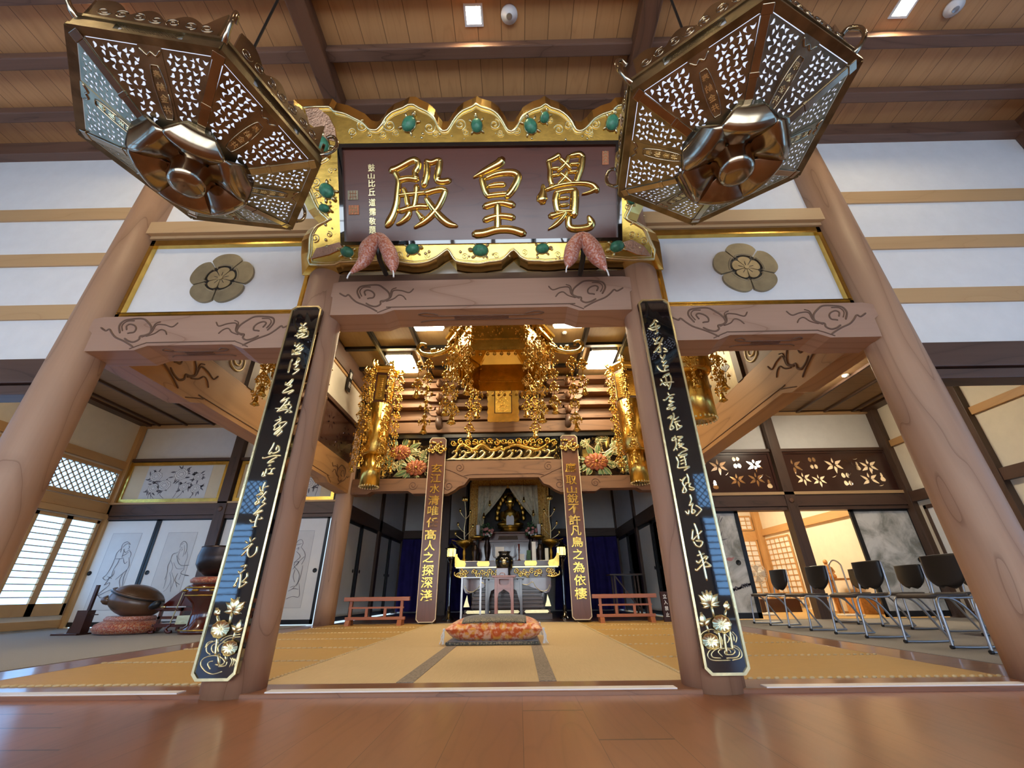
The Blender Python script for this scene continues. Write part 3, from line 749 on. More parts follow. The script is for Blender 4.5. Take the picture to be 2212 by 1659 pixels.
crest(at(481, 600, Y=-.0).x, at(481, 600, Y=0).z - .02, .30, 'round five-petal flower crest on the left white panel')
crest(at(1609, 577, Y=-.0).x, at(1609, 577, Y=0).z - .02, .30, 'round five-petal flower crest on the right white panel')

# ---------------------------------------------------------------- the gold plaque
TT = R(28)
PL = Plane((.006, -.277, 3.305), (1, 0, 0), (0, -sin(TT), cos(TT)))
K2 = lambda x, y: PL.hit(620 + x / 2.633, 180 + y / 2.633)
plq = thing('gold_plaque', 'large gold plaque with scalloped frame and three raised gold characters, over the middle bay', 'plaque', PL.o)
top = [(95, 140), (240, 136), (265, 160), (330, 175), (380, 200), (430, 225), (465, 262), (490, 268), (512, 266), (540, 235), (560, 200), (600, 165), (660, 142), (688, 125), (722, 125), (750, 142), (800, 165), (835, 200), (855, 240), (878, 270), (912, 268), (940, 222), (965, 188), (1000, 157), (1050, 137), (1075, 121), (1105, 137), (1160, 152), (1200, 180), (1230, 222), (1258, 270), (1292, 270), (1320, 225), (1345, 185), (1400, 152), (1440, 140), (1470, 120), (1500, 140), (1550, 157), (1590, 185), (1622, 222), (1645, 267), (1680, 270), (1715, 240), (1745, 205), (1800, 175), (1850, 160), (1880, 130), (1995, 126)]
rgt = [(2000, 230), (1985, 300), (1950, 360), (1925, 420), (1905, 450), (1935, 480), (1975, 520), (1995, 570), (1990, 630), (1970, 680), (1945, 730), (1930, 770), (1965, 790), (2010, 815), (2040, 840), (2062, 890), (2085, 1000)]
bot = [(1830, 995), (1800, 985), (1770, 1000), (1600, 1003), (1530, 1010), (1470, 1014), (1440, 1010), (1370, 1008), (1325, 985), (1290, 948), (1255, 975), (1220, 1006), (1150, 1015), (1100, 1025), (1065, 1025), (1010, 1020), (960, 1010), (935, 975), (915, 948), (890, 962), (850, 992), (800, 1015), (740, 1025), (700, 1025), (640, 1015), (580, 1005), (450, 1010), (300, 1016), (275, 1030), (132, 1030)]
lft = [(128, 960), (132, 880), (145, 850), (165, 820), (195, 800), (235, 778), (200, 745), (170, 705), (140, 640), (118, 580), (120, 530), (150, 480), (190, 450), (225, 428), (200, 405), (165, 350), (130, 290), (95, 250)]
pix = top + rgt + bot + lft
cont = [K2(*p) for p in pix]
grp_ = ['t'] * len(top) + ['r'] * len(rgt) + ['b'] * len(bot) + ['l'] * len(lft)
def outw(i):
    g = grp_[i]; x, y = cont[i]
    dx = {'l': -.115, 'r': .115}.get(g, 0); dy = {'t': .125, 'b': -.075}.get(g, 0)
    if i in (0, len(cont) - 1): dx = -.125
    if i in (0, 1): dy = .125
    if i == len(top) - 1: dx = .115
    if i == len(top) + len(rgt) - 1: dy = -.075; dx = .115
    if i == len(top) + len(rgt) + len(bot) - 1: dx = -.115
    return x + dx, y + dy
inner = [K2(*p) for p in ((290, 350), (310, 925), (1905, 900), (1895, 330))]
n = len(cont)
fr = MB().m(M['gold'])
fr.prism(PL, cont, -.05, 0, [inner])
oc = [outw(i) for i in range(n)]
fr.m(M['gold_b'])
fr.add([PL.P(a, b, .012) for a, b in cont] + [PL.P(a, b, -.075) for a, b in oc], [(i, (i + 1) % n, n + (i + 1) % n, n + i) for i in range(n)], False)
fr.m(M['gold_d']); fr.prism(PL, oc, -.11, -.075)
fr.build('gold_frame', None, plq)
rel = MB()
rel.stroke(PL, [cont[i] for i in range(n)] + [cont[0]], .016, .022, 2)
ins = [(a * .985, (b - .47) * .965 + .47) for a, b in cont]
rel.stroke(PL, ins + [ins[0]], .008, .010, 2)
random.seed(3)
def swirl(mb, pl, a, b, r, s=1, h=.010, rot=0.0, turns=1.5, w=None):
    pts = []
    for k in range(13):
        t = k / 12; q = rot + s * t * turns * 2 * pi; rr = r * (1 - .8 * t); pts.append((a + rr * cos(q), b + rr * sin(q)))
    mb.stroke(pl, pts, h, w or r * .22, 3)
for x, y, r, s in ((430, 245, 35, 1), (375, 280, 24, -1), (585, 240, 38, 1), (620, 285, 20, -1), (545, 290, 22, 1), (810, 255, 34, -1), (845, 290, 20, 1), (985, 235, 34, 1), (1020, 280, 20, 1), (1180, 235, 32, -1), (1215, 285, 20, -1), (1545, 265, 30, -1), (1600, 240, 28, 1), (1500, 210, 16, 1), (1715, 265, 28, 1), (1755, 235, 26, -1), (1310, 270, 22, 1),
                   (1730, 290, 18, -1), (470, 290, 16, 1), (165, 560, 26, 1), (170, 640, 22, -1), (250, 500, 16, 1), (160, 880, 26, 1), (210, 960, 20, 1), (240, 860, 18, -1), (1960, 600, 24, 1), (1940, 700, 20, -1), (2030, 900, 24, -1), (1960, 860, 20, 1), (640, 975, 20, 1), (800, 980, 18, -1), (1010, 985, 20, 1), (1190, 980, 18, -1), (1350, 960, 18, 1), (1540, 975, 18, -1), (1690, 970, 20, 1), (460, 985, 18, 1)):
    a, b = K2(x, y); a2, _ = K2(x + r, y); swirl(rel, PL, a, b, abs(a2 - a), s, rot=random.random() * 6)
for i in range(70):
    x, y = random.choice(((random.uniform(300, 1880), random.uniform(285, 325)), (random.uniform(140, 280), random.uniform(430, 940)), (random.uniform(1920, 2040), random.uniform(560, 960)), (random.uniform(330, 1850), random.uniform(935, 1000))))
    a, b = K2(x, y); rel.ball(PL.P(a, b, .004), random.choice((.008, .011, .014)), 6)
rel.build('wave_relief', M['gold_pale'], plq)
rk = MB()
for L in ([(105, 150), (180, 145), (240, 190), (275, 260), (285, 335), (215, 320), (180, 270), (130, 235)], [(140, 1000), (170, 940), (230, 925), (300, 905), (320, 940), (240, 975)], [(1910, 905), (1960, 890), (2030, 930), (2070, 985), (1990, 975), (1930, 950)], [(1890, 180), (1940, 160), (1940, 260), (1900, 330)]):
    rk.prism(PL, [K2(*p) for p in L], 0, .012)
rk.build('rock_relief', M['copper'], plq)
def turtle(x, y, r, ang):
    a, b = K2(x, y); a2, _ = K2(x + r, y); r = abs(a2 - a); ca, sa = cos(R(ang)), sin(R(ang))
    ax = Matrix((PL.u * ca + PL.v * sa, PL.v * ca - PL.u * sa, PL.n)).transposed(); c = PL.P(a, b, .006)
    m = MB().m(M['gold_pale'])
    m.ball(c + ax @ V((r * 1.15, 0, .012)), (r * .34, r * .24, .018), 8, ax)
    for q in ((.7, .75), (.7, -.75), (-.75, .65), (-.75, -.65)): m.ball(c + ax @ V((r * q[0], r * q[1], .004)), (r * .32, r * .16, .010), 6, ax @ Matrix.Rotation(math.atan2(q[1], q[0]), 3, 'Z'))
    m.ball(c + ax @ V((0, 0, 0)), (r * 1.0, r * .80, .014), 12, ax)
    m.m(M['green']); m.ball(c + ax @ V((0, 0, .006)), (r * .92, r * .72, .040), 14, ax)
    m.build('turtle', None, plq)
for q in ((695, 235, 52, 60), (1080, 245, 45, 95), (1385, 248, 50, 110), (1465, 200, 36, 70), (1848, 228, 50, 75), (198, 350, 58, -60), (228, 615, 52, -50), (215, 715, 34, -20), (345, 962, 42, 160), (715, 945, 42, 10), (1100, 952, 48, 175), (1452, 942, 40, 5), (1875, 930, 46, 200), (1955, 668, 30, -60)): turtle(*q)
# panel
bf = MB(); pin = [K2(*p) for p in ((315, 372), (332, 905), (1880, 880), (1868, 352))]
bf.prism(PL, inner, -.05, .02, [pin]); bf.build('black_border', M['lac_black'], plq, bevel=.006)
MB().prism(PL, inner, -.10, -.012).build('red_panel', M['panel_red'], plq)
CH = []
def strokes(mb, pl, ox, oy, s, lst, h, c0, wk=1.0, n=5):
    for L in lst:
        q = []
        for p in L:
            a, b = pl.hit(ox + p[0] / s, oy + p[1] / s)
            ww = p[2] if len(p) > 2 else L[0][2]
            a2, _ = pl.hit(ox + (p[0] + ww) / s, oy + p[1] / s); q.append((a, b, abs(a2 - a) * wk))
        mb.stroke(pl, q, h, None, n, c0, taper=.45)
den = [[(230, 395, 120), (330, 360, 100), (430, 310, 100), (600, 215, 100), (710, 190, 105), (775, 240, 100)], [(770, 225, 100), (755, 340, 100), (700, 440, 95), (725, 560, 100)], [(390, 590, 90), (560, 555, 90), (745, 575, 95)], [(300, 430, 90), (370, 580, 90), (358, 800, 95), (330, 1050, 105), (270, 1260, 120), (190, 1420, 130), (135, 1510, 70)],
       [(480, 755, 70), (530, 900, 80), (560, 1110, 80)], [(735, 705, 95), (720, 900, 85), (680, 1140, 90)], [(375, 895, 60), (600, 868, 65), (895, 838, 65)], [(400, 1205, 90), (600, 1145, 90), (800, 1112, 90), (945, 1120, 95)], [(600, 1220, 90), (540, 1330, 100), (430, 1430, 60), (335, 1478, 25)], [(735, 1210, 50), (800, 1290, 80), (850, 1360, 105)],
       [(930, 200, 85), (945, 330, 100), (930, 500, 105), (880, 690, 110)], [(935, 215, 90), (1030, 240, 85), (1160, 195, 90), (1215, 225, 95)], [(1195, 195, 100), (1175, 350, 110), (1145, 500, 105), (1160, 595, 105), (1260, 618, 95), (1385, 595, 100)], [(915, 845, 95), (1080, 795, 90), (1240, 770, 95), (1320, 805, 90)], [(1305, 800, 100), (1245, 960, 105), (1150, 1140, 105), (1020, 1300, 105), (870, 1430, 90), (690, 1540, 30)], [(930, 950, 90), (1000, 1060, 105), (1110, 1205, 115), (1240, 1350, 130), (1380, 1455, 120), (1530, 1500, 60)]]
kou = [[(610, 165, 130), (560, 225, 125), (400, 315, 105), (250, 400, 80), (105, 492, 15)], [(255, 490, 85), (280, 600, 90), (325, 740, 90), (375, 825, 70)], [(335, 500, 60), (480, 430, 85), (650, 395, 95), (820, 395, 105), (905, 450, 105), (880, 560, 105), (800, 700, 105), (705, 820, 95)], [(375, 645, 55), (520, 615, 75), (655, 610, 80)], [(345, 812, 70), (500, 792, 70), (700, 775, 70)], [(310, 1000, 100), (450, 955, 90), (620, 935, 85), (810, 970, 110)], [(310, 1242, 95), (450, 1192, 85), (620, 1170, 85), (815, 1195, 100)], [(535, 950, 95), (540, 1200, 100), (540, 1400, 100)], [(130, 1495, 120), (300, 1475, 120), (530, 1415, 115), (780, 1415, 115), (1000, 1482, 120)]]
kaku = [[(505, 130, 85), (400, 195, 80), (285, 250, 60)], [(310, 255, 75), (335, 400, 75), (338, 560, 80), (372, 700, 80)], [(370, 390, 45), (500, 375, 55)], [(370, 520, 45), (500, 500, 50)], [(720, 145, 70), (890, 112, 90), (965, 180, 90)], [(950, 160, 100), (920, 350, 105), (870, 510, 100), (828, 640, 90)], [(720, 305, 50), (880, 300, 55)], [(700, 455, 50), (850, 440, 55)], [(530, 200, 60), (640, 300, 75), (715, 390, 60)], [(680, 145, 60), (640, 260, 75), (560, 360, 60), (480, 430, 45)], [(530, 475, 55), (640, 560, 70), (735, 650, 60)], [(655, 440, 60), (600, 560, 70), (480, 690, 50)], [(195, 695, 50), (205, 800, 90), (185, 930, 160), (190, 985, 150)], [(262, 785, 60), (500, 700, 70), (750, 662, 70), (1000, 662, 75), (1150, 705, 90), (1220, 790, 105)], [(1190, 770, 80), (1080, 830, 50), (940, 870, 20)],
        [(470, 835, 105), (448, 950, 110), (465, 1100, 105), (490, 1200, 90)], [(440, 840, 80), (600, 800, 75), (780, 782, 80)], [(800, 795, 125), (800, 950, 130), (790, 1150, 130), (790, 1265, 110)], [(525, 950, 50), (670, 935, 55)], [(525, 1080, 50), (670, 1062, 55)], [(490, 1195, 65), (640, 1192, 65), (790, 1190, 65)], [(350, 1275, 110), (480, 1245, 75), (640, 1205, 45)], [(640, 1200, 60), (550, 1330, 85), (440, 1440, 80), (300, 1535, 20)], [(690, 1285, 90), (685, 1410, 100), (730, 1500, 110), (900, 1512, 110), (1070, 1480, 120), (1115, 1400, 120), (1060, 1290, 60)]]
for nm, ox, oy, s, L in (('character_hall', 820, 325, 9.217, den), ('character_emperor', 1010, 325, 8.293, kou), ('character_awaken', 1150, 320, 8.73, kaku)):
    m = MB(); strokes(m, PL, ox, oy, s, L, .034, -.013, 1.35, 6); m.build('gold_character', M['gold_b'], plq)
m = MB()
for ch, (x, y) in zip('鼓山比丘道霈敬題', ((570, 200), (565, 365), (575, 510), (575, 680), (585, 890), (590, 1080), (590, 1265), (590, 1440))):
    a, b = PL.hit(740 + x / 9.217, 340 + y / 9.217); put_glyph(m, PL, ch, a, b, .062, .068 if ch != '山' else .05, .006)
m = MB() if not m.v else m
for q in range(len(m.v)): m.v[q] = m.v[q] - PL.n * .012
if m.v: m.build('small_inscription', M['gold_pale'], plq)
for x0, y0, x1, y1, mt in ((100, 650, 300, 840, 'crest'), (118, 945, 318, 1135, 'copper_t')):
    A, B = PL.hit(740 + x0 / 9.217, 340 + y1 / 9.217), PL.hit(740 + x1 / 9.217, 340 + y0 / 9.217)
    s = MB().m(M[mt]).prism(PL, [(A[0], A[1]), (B[0], A[1]), (B[0], B[1]), (A[0], B[1])], -.012, -.006); s.m(M['crest_l'] if mt != 'crest' else M['copper_t'])
    cx, cy, w = (A[0] + B[0]) / 2, (A[1] + B[1]) / 2, (B[0] - A[0]) / 2
    for k in (-.55, 0, .55): s.stroke(PL, [(cx + k * w, cy + w * .8), (cx + k * w * .8, cy), (cx + k * w * 1.1, cy - w * .8)], .003, w * .12, 3, -.006)
    for k in (-.4, .35): s.stroke(PL, [(cx - w * .7, cy + k * w), (cx + w * .7, cy + k * w * .8)], .003, w * .12, 3, -.006)
    s.build('square_seal', None, plq)
A, B = PL.hit(1301.3, 355), PL.hit(1315, 325.5)
s = MB().m(M['copper_t']).prism(PL, [(A[0], A[1]), (B[0], A[1]), (B[0], B[1]), (A[0], B[1])], -.012, -.006); s.m(M['crest_l']); cx = (A[0] + B[0]) / 2
for k in range(4): z = A[1] + (B[1] - A[1]) * (.15 + .23 * k); s.stroke(PL, [(cx - .016, z), (cx, z + .018), (cx + .016, z)], .003, .006, 3, -.006)
s.build('oblong_seal', None, plq)
# cushions the plaque rests on
for px0, nm, L in ((0, 'left', ((757, 588), (785, 562), (795, 535), (818, 513), (836, 536), (846, 562), (849, 585))), (1, 'right', ((1226, 574), (1232, 556), (1240, 530), (1259, 512), (1277, 532), (1292, 556), (1310, 582)))):
    fp = Plane((0, -.52, 0), (1, 0, 0), (0, 0, 1)); P = [fp.hit(*q) for q in L]
    if px0 == 0: wd = (.012, .050, .070, .050, .062, .058, .016)
    else: wd = (.016, .056, .062, .052, .072, .062, .012)
    t = thing('plaque_cushion', 'folded pinkish orange brocade cushion under the %s foot of the gold plaque' % nm, 'cushion', fp.P(*P[3]), 'brocade cushions under the plaque')
    q = spl([(a, b, w) for (a, b), w in zip(P, wd)], 5)
    MB().tube([fp.P(a, b, -.01) for a, b, w in q], [w for a, b, w in q], 14).build('cushion_body', M['brocade_p'], t)
    for e in (0, -1):
        a, b = P[e]; MB().tube([fp.P(a, b, 0), fp.P(a - .012 + .02 * (e != 0), b - .03, 0), fp.P(a - .016 + .028 * (e != 0), b - .065, 0)], .006, 6).build('white_cord', M['white_cloth'], t)
    hk = MB(); mx = (P[0][0] + P[-1][0]) / 2; c = fp.P(P[3][0], P[3][1] - .12, -.03)
    hk.tube([c + V((0, .0, .06)), c + V((0, .01, .0)), c + V((0, .06, -.03)), c + V((0, .25, -.03))], .022, 8).build('iron_hook', M['dark_metal'], t)

# ---------------------------------------------------------------- black calligraphy boards on the inner pillars
def cut_board(x0, x1, z0, z1, c): return [(x0 + c, z0), (x1 - c, z0), (x1, z0 + c), (x1, z1 - c), (x1 - c, z1), (x0 + c, z1), (x0, z1 - c), (x0, z0 + c)]
BP = Plane((0, -.212, 0), (1, 0, 0), (0, 0, 1))
def W(L, w): return [[(p[0], p[1], w) for p in q] for q in L]
LB = [(590, 680, 13.825, 52, [[(830, 265), (870, 320)], [(990, 250), (880, 340), (790, 410)], [(890, 360), (990, 380), (980, 430), (760, 480)], [(880, 340), (885, 440), (880, 570)], [(770, 500), (1010, 490), (1040, 560), (1000, 655), (850, 688)], [(650, 630), (900, 560), (920, 590), (740, 695)], [(730, 550), (720, 650)],
      [(660, 840), (650, 930)], [(590, 1050), (578, 1195), (632, 1110)], [(790, 850), (690, 960)], [(880, 890), (650, 1065)], [(740, 1040), (890, 990), (800, 1090), (650, 1150), (670, 1185), (812, 1160), (740, 1100)],
      [(575, 1330), (520, 1430), (498, 1540), (468, 1640), (455, 1720)], [(750, 1285), (690, 1440)], [(790, 1310), (770, 1390), (620, 1490), (740, 1480), (650, 1590), (680, 1640), (770, 1610), (740, 1670), (590, 1780)]]),
      (570, 790, 13.825, 46, [[(660, 500), (660, 580), (850, 410), (860, 440), (760, 580)], [(700, 600), (830, 580), (790, 640)], [(760, 640), (580, 770), (610, 815), (860, 730), (860, 765), (730, 845)], [(640, 950), (500, 1085), (760, 960)], [(720, 990), (560, 1200), (390, 1375)], [(350, 1275), (600, 1290), (760, 1320), (835, 1380), (760, 1400)], [(770, 1070), (720, 1150), (600, 1210)], [(650, 1170), (790, 1160), (820, 1220), (765, 1290)], [(590, 1250), (690, 1240)], [(430, 1360), (620, 1320), (720, 1345), (640, 1410)]]),
      (550, 885, 13.825, 46, [[(750, 200), (775, 270), (620, 330), (785, 305), (590, 480), (612, 505), (588, 612), (760, 500), (745, 420), (920, 360), (945, 400), (800, 540), (605, 695), (620, 740), (780, 600), (812, 655), (670, 790)], [(590, 980), (520, 1130), (440, 1260), (430, 1330), (520, 1270)], [(690, 1060), (640, 1200)], [(700, 1070), (742, 1120), (720, 1240), (540, 1310)], [(250, 1425), (285, 1450), (560, 1380), (775, 1375)], [(660, 1420), (500, 1500), (390, 1600), (580, 1540)]]),
      (530, 1000, 13.825, 46, [[(690, 95), (760, 65)], [(640, 170), (615, 260), (590, 330)], [(880, 160), (800, 200), (770, 290), (680, 330), (825, 330)], [(550, 260), (505, 385), (580, 390), (580, 300)], [(690, 185), (760, 170)], [(440, 710), (450, 840), (490, 810)], [(600, 570), (540, 700), (525, 850)], [(590, 730), (690, 690)], [(330, 980), (490, 890), (512, 920), (420, 970)], [(630, 850), (540, 970), (370, 1130)], [(360, 1030), (375, 1100)], [(300, 1170), (312, 1250), (410, 1180), (390, 1110), (300, 1205)], [(540, 990), (592, 1070), (510, 1180), (600, 1205), (560, 1245), (450, 1320), (370, 1420), (245, 1540), (490, 1420), (475, 1455), (350, 1510)]]),
      (490, 1090, 7.933, 26, [[(590, 105), (465, 165)], [(490, 185), (540, 165), (500, 270), (480, 380)], [(400, 260), (430, 300), (480, 290)], [(590, 215), (605, 240), (548, 250)], [(435, 385), (505, 375)], [(400, 560), (405, 640)], [(320, 630), (355, 660)], [(485, 570), (440, 620)], [(290, 765), (440, 665), (380, 740), (255, 875)], [(370, 740), (355, 820), (380, 890), (430, 890), (500, 820), (520, 720)]]),
      (470, 1180, 7.933, 26, [[(400, 345), (490, 325), (460, 370)], [(360, 430), (390, 460), (470, 400)], [(400, 470), (390, 600), (370, 720)], [(350, 540), (320, 620), (280, 690), (320, 670)], [(510, 460), (500, 530), (430, 610), (500, 620), (400, 700)]])]
RB = [(1380, 670, 9.52, 34, [[(230, 330), (300, 260), (330, 200), (390, 240)], [(200, 375), (280, 410), (345, 390)], [(210, 380), (410, 320), (390, 370), (280, 410)], [(345, 270), (370, 380), (385, 450), (335, 488)], [(300, 590), (350, 630), (430, 545)], [(380, 570), (360, 650), (320, 700), (420, 660)], [(490, 570), (450, 680), (485, 700)], [(430, 660), (440, 780), (440, 860), (395, 860)], [(420, 740), (370, 800), (310, 872)], [(310, 860), (370, 830)], [(510, 780), (572, 820), (572, 850), (515, 852)]]),
      (1390, 760, 9.52, 34, [[(345, 70), (380, 130), (430, 120)], [(440, 60), (400, 150), (380, 210), (470, 190), (400, 280), (505, 290), (430, 340)], [(280, 290), (330, 370), (390, 400), (512, 375)], [(430, 290), (440, 400)], [(400, 530), (430, 490), (530, 440), (470, 500)], [(350, 560), (382, 610)], [(350, 685), (400, 640), (615, 620)], [(450, 500), (480, 620), (512, 710)], [(545, 480), (570, 560), (550, 680), (520, 768)], [(400, 640), (450, 690), (480, 610)]]),
      (1400, 840, 9.52, 34, [[(405, 80), (432, 130)], [(310, 225), (350, 230), (440, 140), (538, 115)], [(440, 190), (505, 180), (430, 250), (535, 270)], [(450, 240), (500, 275), (420, 335), (505, 330), (390, 400), (420, 420), (540, 380), (550, 400), (490, 442)], [(405, 605), (450, 570), (480, 560), (460, 620)], [(515, 500), (530, 560), (490, 680), (450, 800), (470, 842), (520, 800), (500, 750)], [(622, 575), (540, 640)], [(652, 655), (540, 690)], [(560, 690), (580, 760), (600, 845)], [(600, 710), (640, 760), (690, 770), (590, 848)]]),
      (1430, 930, 9.52, 34, [[(265, 110), (280, 200), (290, 300), (240, 412)], [(270, 130), (208, 170), (220, 212), (300, 170)], [(280, 340), (312, 402)], [(320, 130), (420, 130), (340, 200), (392, 210)], [(350, 230), (340, 280), (440, 270), (350, 350)], [(340, 300), (430, 350), (518, 395), (400, 450), (340, 522), (510, 480), (440, 545)], [(290, 540), (330, 640), (320, 750), (360, 772), (562, 740), (460, 822)], [(370, 560), (500, 510)], [(380, 630), (490, 580)], [(450, 520), (480, 640), (490, 720)], [(390, 690), (470, 660)]]),
      (1450, 1020, 9.52, 34, [[(180, 150), (220, 170), (290, 95), (230, 190), (260, 280), (310, 380), (255, 428), (235, 390), (270, 290), (312, 215)], [(320, 35), (350, 120), (350, 235)], [(320, 220), (390, 230), (370, 290), (462, 330), (440, 370), (370, 350)], [(385, 460), (410, 560), (370, 690), (440, 640), (420, 740), (430, 852), (492, 800), (415, 760)], [(290, 800), (345, 872), (355, 775)], [(505, 680), (612, 760), (600, 800), (512, 898)]]),
      (1460, 1120, 6.8, 27, [[(270, 75), (310, 180), (335, 310)], [(245, 165), (240, 312), (300, 260), (378, 185)], [(260, 340), (300, 400), (360, 412), (388, 340), (300, 330)], [(340, 475), (380, 580), (410, 700), (455, 905)], [(315, 545), (412, 515)], [(300, 620), (330, 650), (430, 560), (462, 570), (440, 605)], [(285, 745), (310, 760), (400, 670), (440, 640), (512, 700), (420, 712)]])]
def lotus_relief(t, ox, oy, s, fl, buds, discs, stems, rip, leafy=()):
    T = lambda x, y: BP.hit(ox + x / s, oy + y / s)
    g = MB()
    def petal(cx, cy, tx, ty, w):
        a, b = T(cx, cy); c, d = T(tx, ty); L = math.hypot(c - a, d - b); dx, dy = (c - a) / L, (d - b) / L
        ww = abs(T(cx + w, cy)[0] - a)
        left = [(a + dx * L * k - dy * ww * sin(pi * k ** .8) * .5, b + dy * L * k + dx * ww * sin(pi * k ** .8) * .5) for k in (0, .2, .4, .6, .8, 1)]
        mid = [(a + dx * L * k, b + dy * L * k) for k in (0, .2, .4, .6, .8, 1)]
        rr = [(2 * m[0] - l[0], 2 * m[1] - l[1]) for m, l in zip(mid, left)]
        vs = [BP.P(*q, .002) for q in left] + [BP.P(*q, .014) for q in mid] + [BP.P(*q, .002) for q in rr]
        g.add(vs, [(i, i + 1, i + 7, i + 6) for i in range(5)] + [(i + 6, i + 7, i + 13, i + 12) for i in range(5)], True)
    for f in fl: petal(*f)
    for f in buds: petal(*f)
    g.build('lotus_flower', M['gold_pale'], t)
    for cx, cy, r in discs:
        d = MB(); a, b = T(cx, cy); rr = abs(T(cx + r, cy)[0] - a); rv = abs(T(cx, cy + r)[1] - b)
        vs = [BP.P(a, b, .008)]; nn = 36
        for ring, (k, z) in enumerate(((.25, .010), (.85, .004), (1.0, .016))):
            for i in range(nn):
                q = 2 * pi * i / nn; wob = 1 + .035 * cos(q * 9) * (ring == 2); vs.append(BP.P(a + rr * k * wob * cos(q), b + rv * k * wob * sin(q), z + (.004 if i % 3 == 0 and ring else 0)))
        fs = [(0, 1 + i, 1 + (i + 1) % nn) for i in range(nn)] + [(1 + r_ * nn + i, 1 + (r_ + 1) * nn + i, 1 + (r_ + 1) * nn + (i + 1) % nn, 1 + r_ * nn + (i + 1) % nn) for r_ in range(2) for i in range(nn)]
        d.add(vs, fs, True); d.ball(BP.P(a, b, .008), rr * .10, 8); d.build('lotus_leaf', M['gold_pale'], t)
    st = MB()
    for L in stems: st.stroke(BP, [T(*q) for q in L], .010, .014, 4)
    st.build('stem', M['gold_pale'], t)
    w = MB()
    for L in rip: w.stroke(BP, [T(*q) for q in L], .004, .007, 5)
    w.build('water_ripple', M['gold_pale'], t)
def black_board(sx, lab, data):
    x0, x1 = sorted((sx * 1.333, sx * 1.588)); z0, z1 = .074, 2.70
    t = thing('calligraphy_board', lab, 'sign board', ((x0 + x1) / 2, -.2, z0), 'black calligraphy boards')
    o = cut_board(x0, x1, z0, z1, .032); i_ = cut_board(x0 + .014, x1 - .014, z0 + .014, z1 - .014, .028)
    MB().prism(BP, o, -.034, 0).build('lacquered_board', M['lac_black'], t)
    MB().prism(BP, o, -.006, .008, [i_]).build('gold_edging', M['gold_pale'], t)
    for ox, oy, s, w, L in data:
        m = MB(); strokes(m, BP, ox, oy, s, W(L, w), .007, 0, 1.25, 5); m.build('gold_writing', M['gold_pale'], t)
    return t
t = black_board(-1, 'tall black lacquer board with gold cursive writing on the left inner pillar', LB)
lotus_relief(t, 400, 1240, 5.53, [(580, 440, 500, 340, 70), (580, 440, 560, 290, 80), (580, 440, 640, 275, 80), (580, 440, 725, 330, 90), (580, 440, 700, 400, 70), (580, 440, 470, 450, 60), (580, 440, 660, 475, 60), (580, 440, 600, 300, 60)],
             [(385, 500, 380, 400, 75), (385, 500, 410, 430, 50), (605, 690, 670, 545, 70), (605, 690, 560, 605, 45), (605, 690, 705, 640, 50)], [(440, 655, 108), (550, 880, 95)],
             [[(555, 470), (530, 590)], [(385, 505), (400, 580)], [(600, 690), (575, 780)], [(385, 770), (375, 860), (365, 960)], [(400, 960), (405, 1080)], [(490, 970), (490, 1030)]],
             [[(240, 880), (270, 820), (330, 800)], [(300, 960), (260, 930), (255, 880), (290, 830), (370, 795)], [(340, 940), (315, 900), (330, 850), (400, 815)], [(400, 930), (395, 880), (430, 830), (480, 815)], [(420, 800), (500, 745), (660, 720)], [(450, 810), (530, 765), (660, 750)],
              [(300, 1135), (270, 1080), (290, 1050), (330, 1040)], [(440, 1165), (330, 1195), (240, 1160), (185, 1080), (220, 1010), (320, 975), (420, 990), (470, 1050), (420, 1090), (360, 1080)], [(400, 1105), (480, 1095), (500, 1050)], [(540, 1000), (560, 1040), (530, 1110)], [(565, 1000), (585, 1040), (560, 1100)], [(590, 1010), (610, 1050), (590, 1090)]])
t = black_board(1, 'tall black lacquer board with gold cursive writing on the right inner pillar', RB)
lotus_relief(t, 1300, 1240, 5.53, [(1290, 370, 1150, 245, 80), (1290, 370, 1200, 210, 80), (1290, 370, 1248, 190, 90), (1290, 370, 1300, 200, 80), (1290, 370, 1385, 235, 90), (1290, 370, 1405, 330, 60), (1290, 370, 1170, 340, 60), (1290, 370, 1405, 380, 50), (1290, 370, 1200, 405, 50)],
             [(1485, 430, 1495, 320, 80), (1485, 430, 1530, 370, 50), (1225, 610, 1185, 455, 80), (1225, 610, 1300, 525, 60), (1225, 610, 1148, 570, 60)], [(1420, 595, 112), (1288, 800, 100)],
             [[(1310, 390), (1340, 510)], [(1480, 440), (1475, 500)], [(1250, 610), (1275, 690)], [(1460, 700), (1470, 820), (1490, 940)], [(1525, 680), (1545, 800), (1560, 900)], [(1390, 690), (1410, 800), (1420, 900)]],
             [[(1180, 730), (1220, 690), (1320, 660), (1400, 720), (1440, 800)], [(1340, 690), (1420, 750), (1440, 850)], [(1530, 690), (1570, 740), (1580, 800)], [(1560, 690), (1610, 750), (1600, 815)], [(1480, 720), (1520, 770), (1500, 820)], [(1535, 1030), (1330, 1030), (1265, 980), (1290, 910), (1390, 870)], [(1420, 1005), (1330, 995), (1310, 950), (1360, 900), (1440, 870)], [(1560, 1030), (1660, 1000), (1670, 940), (1620, 870), (1540, 850)], [(1490, 1005), (1620, 990), (1640, 920), (1570, 870)], [(1540, 940), (1520, 905), (1470, 920), (1480, 960), (1560, 960), (1590, 920), (1540, 890), (1440, 890), (1390, 930), (1440, 985)]])
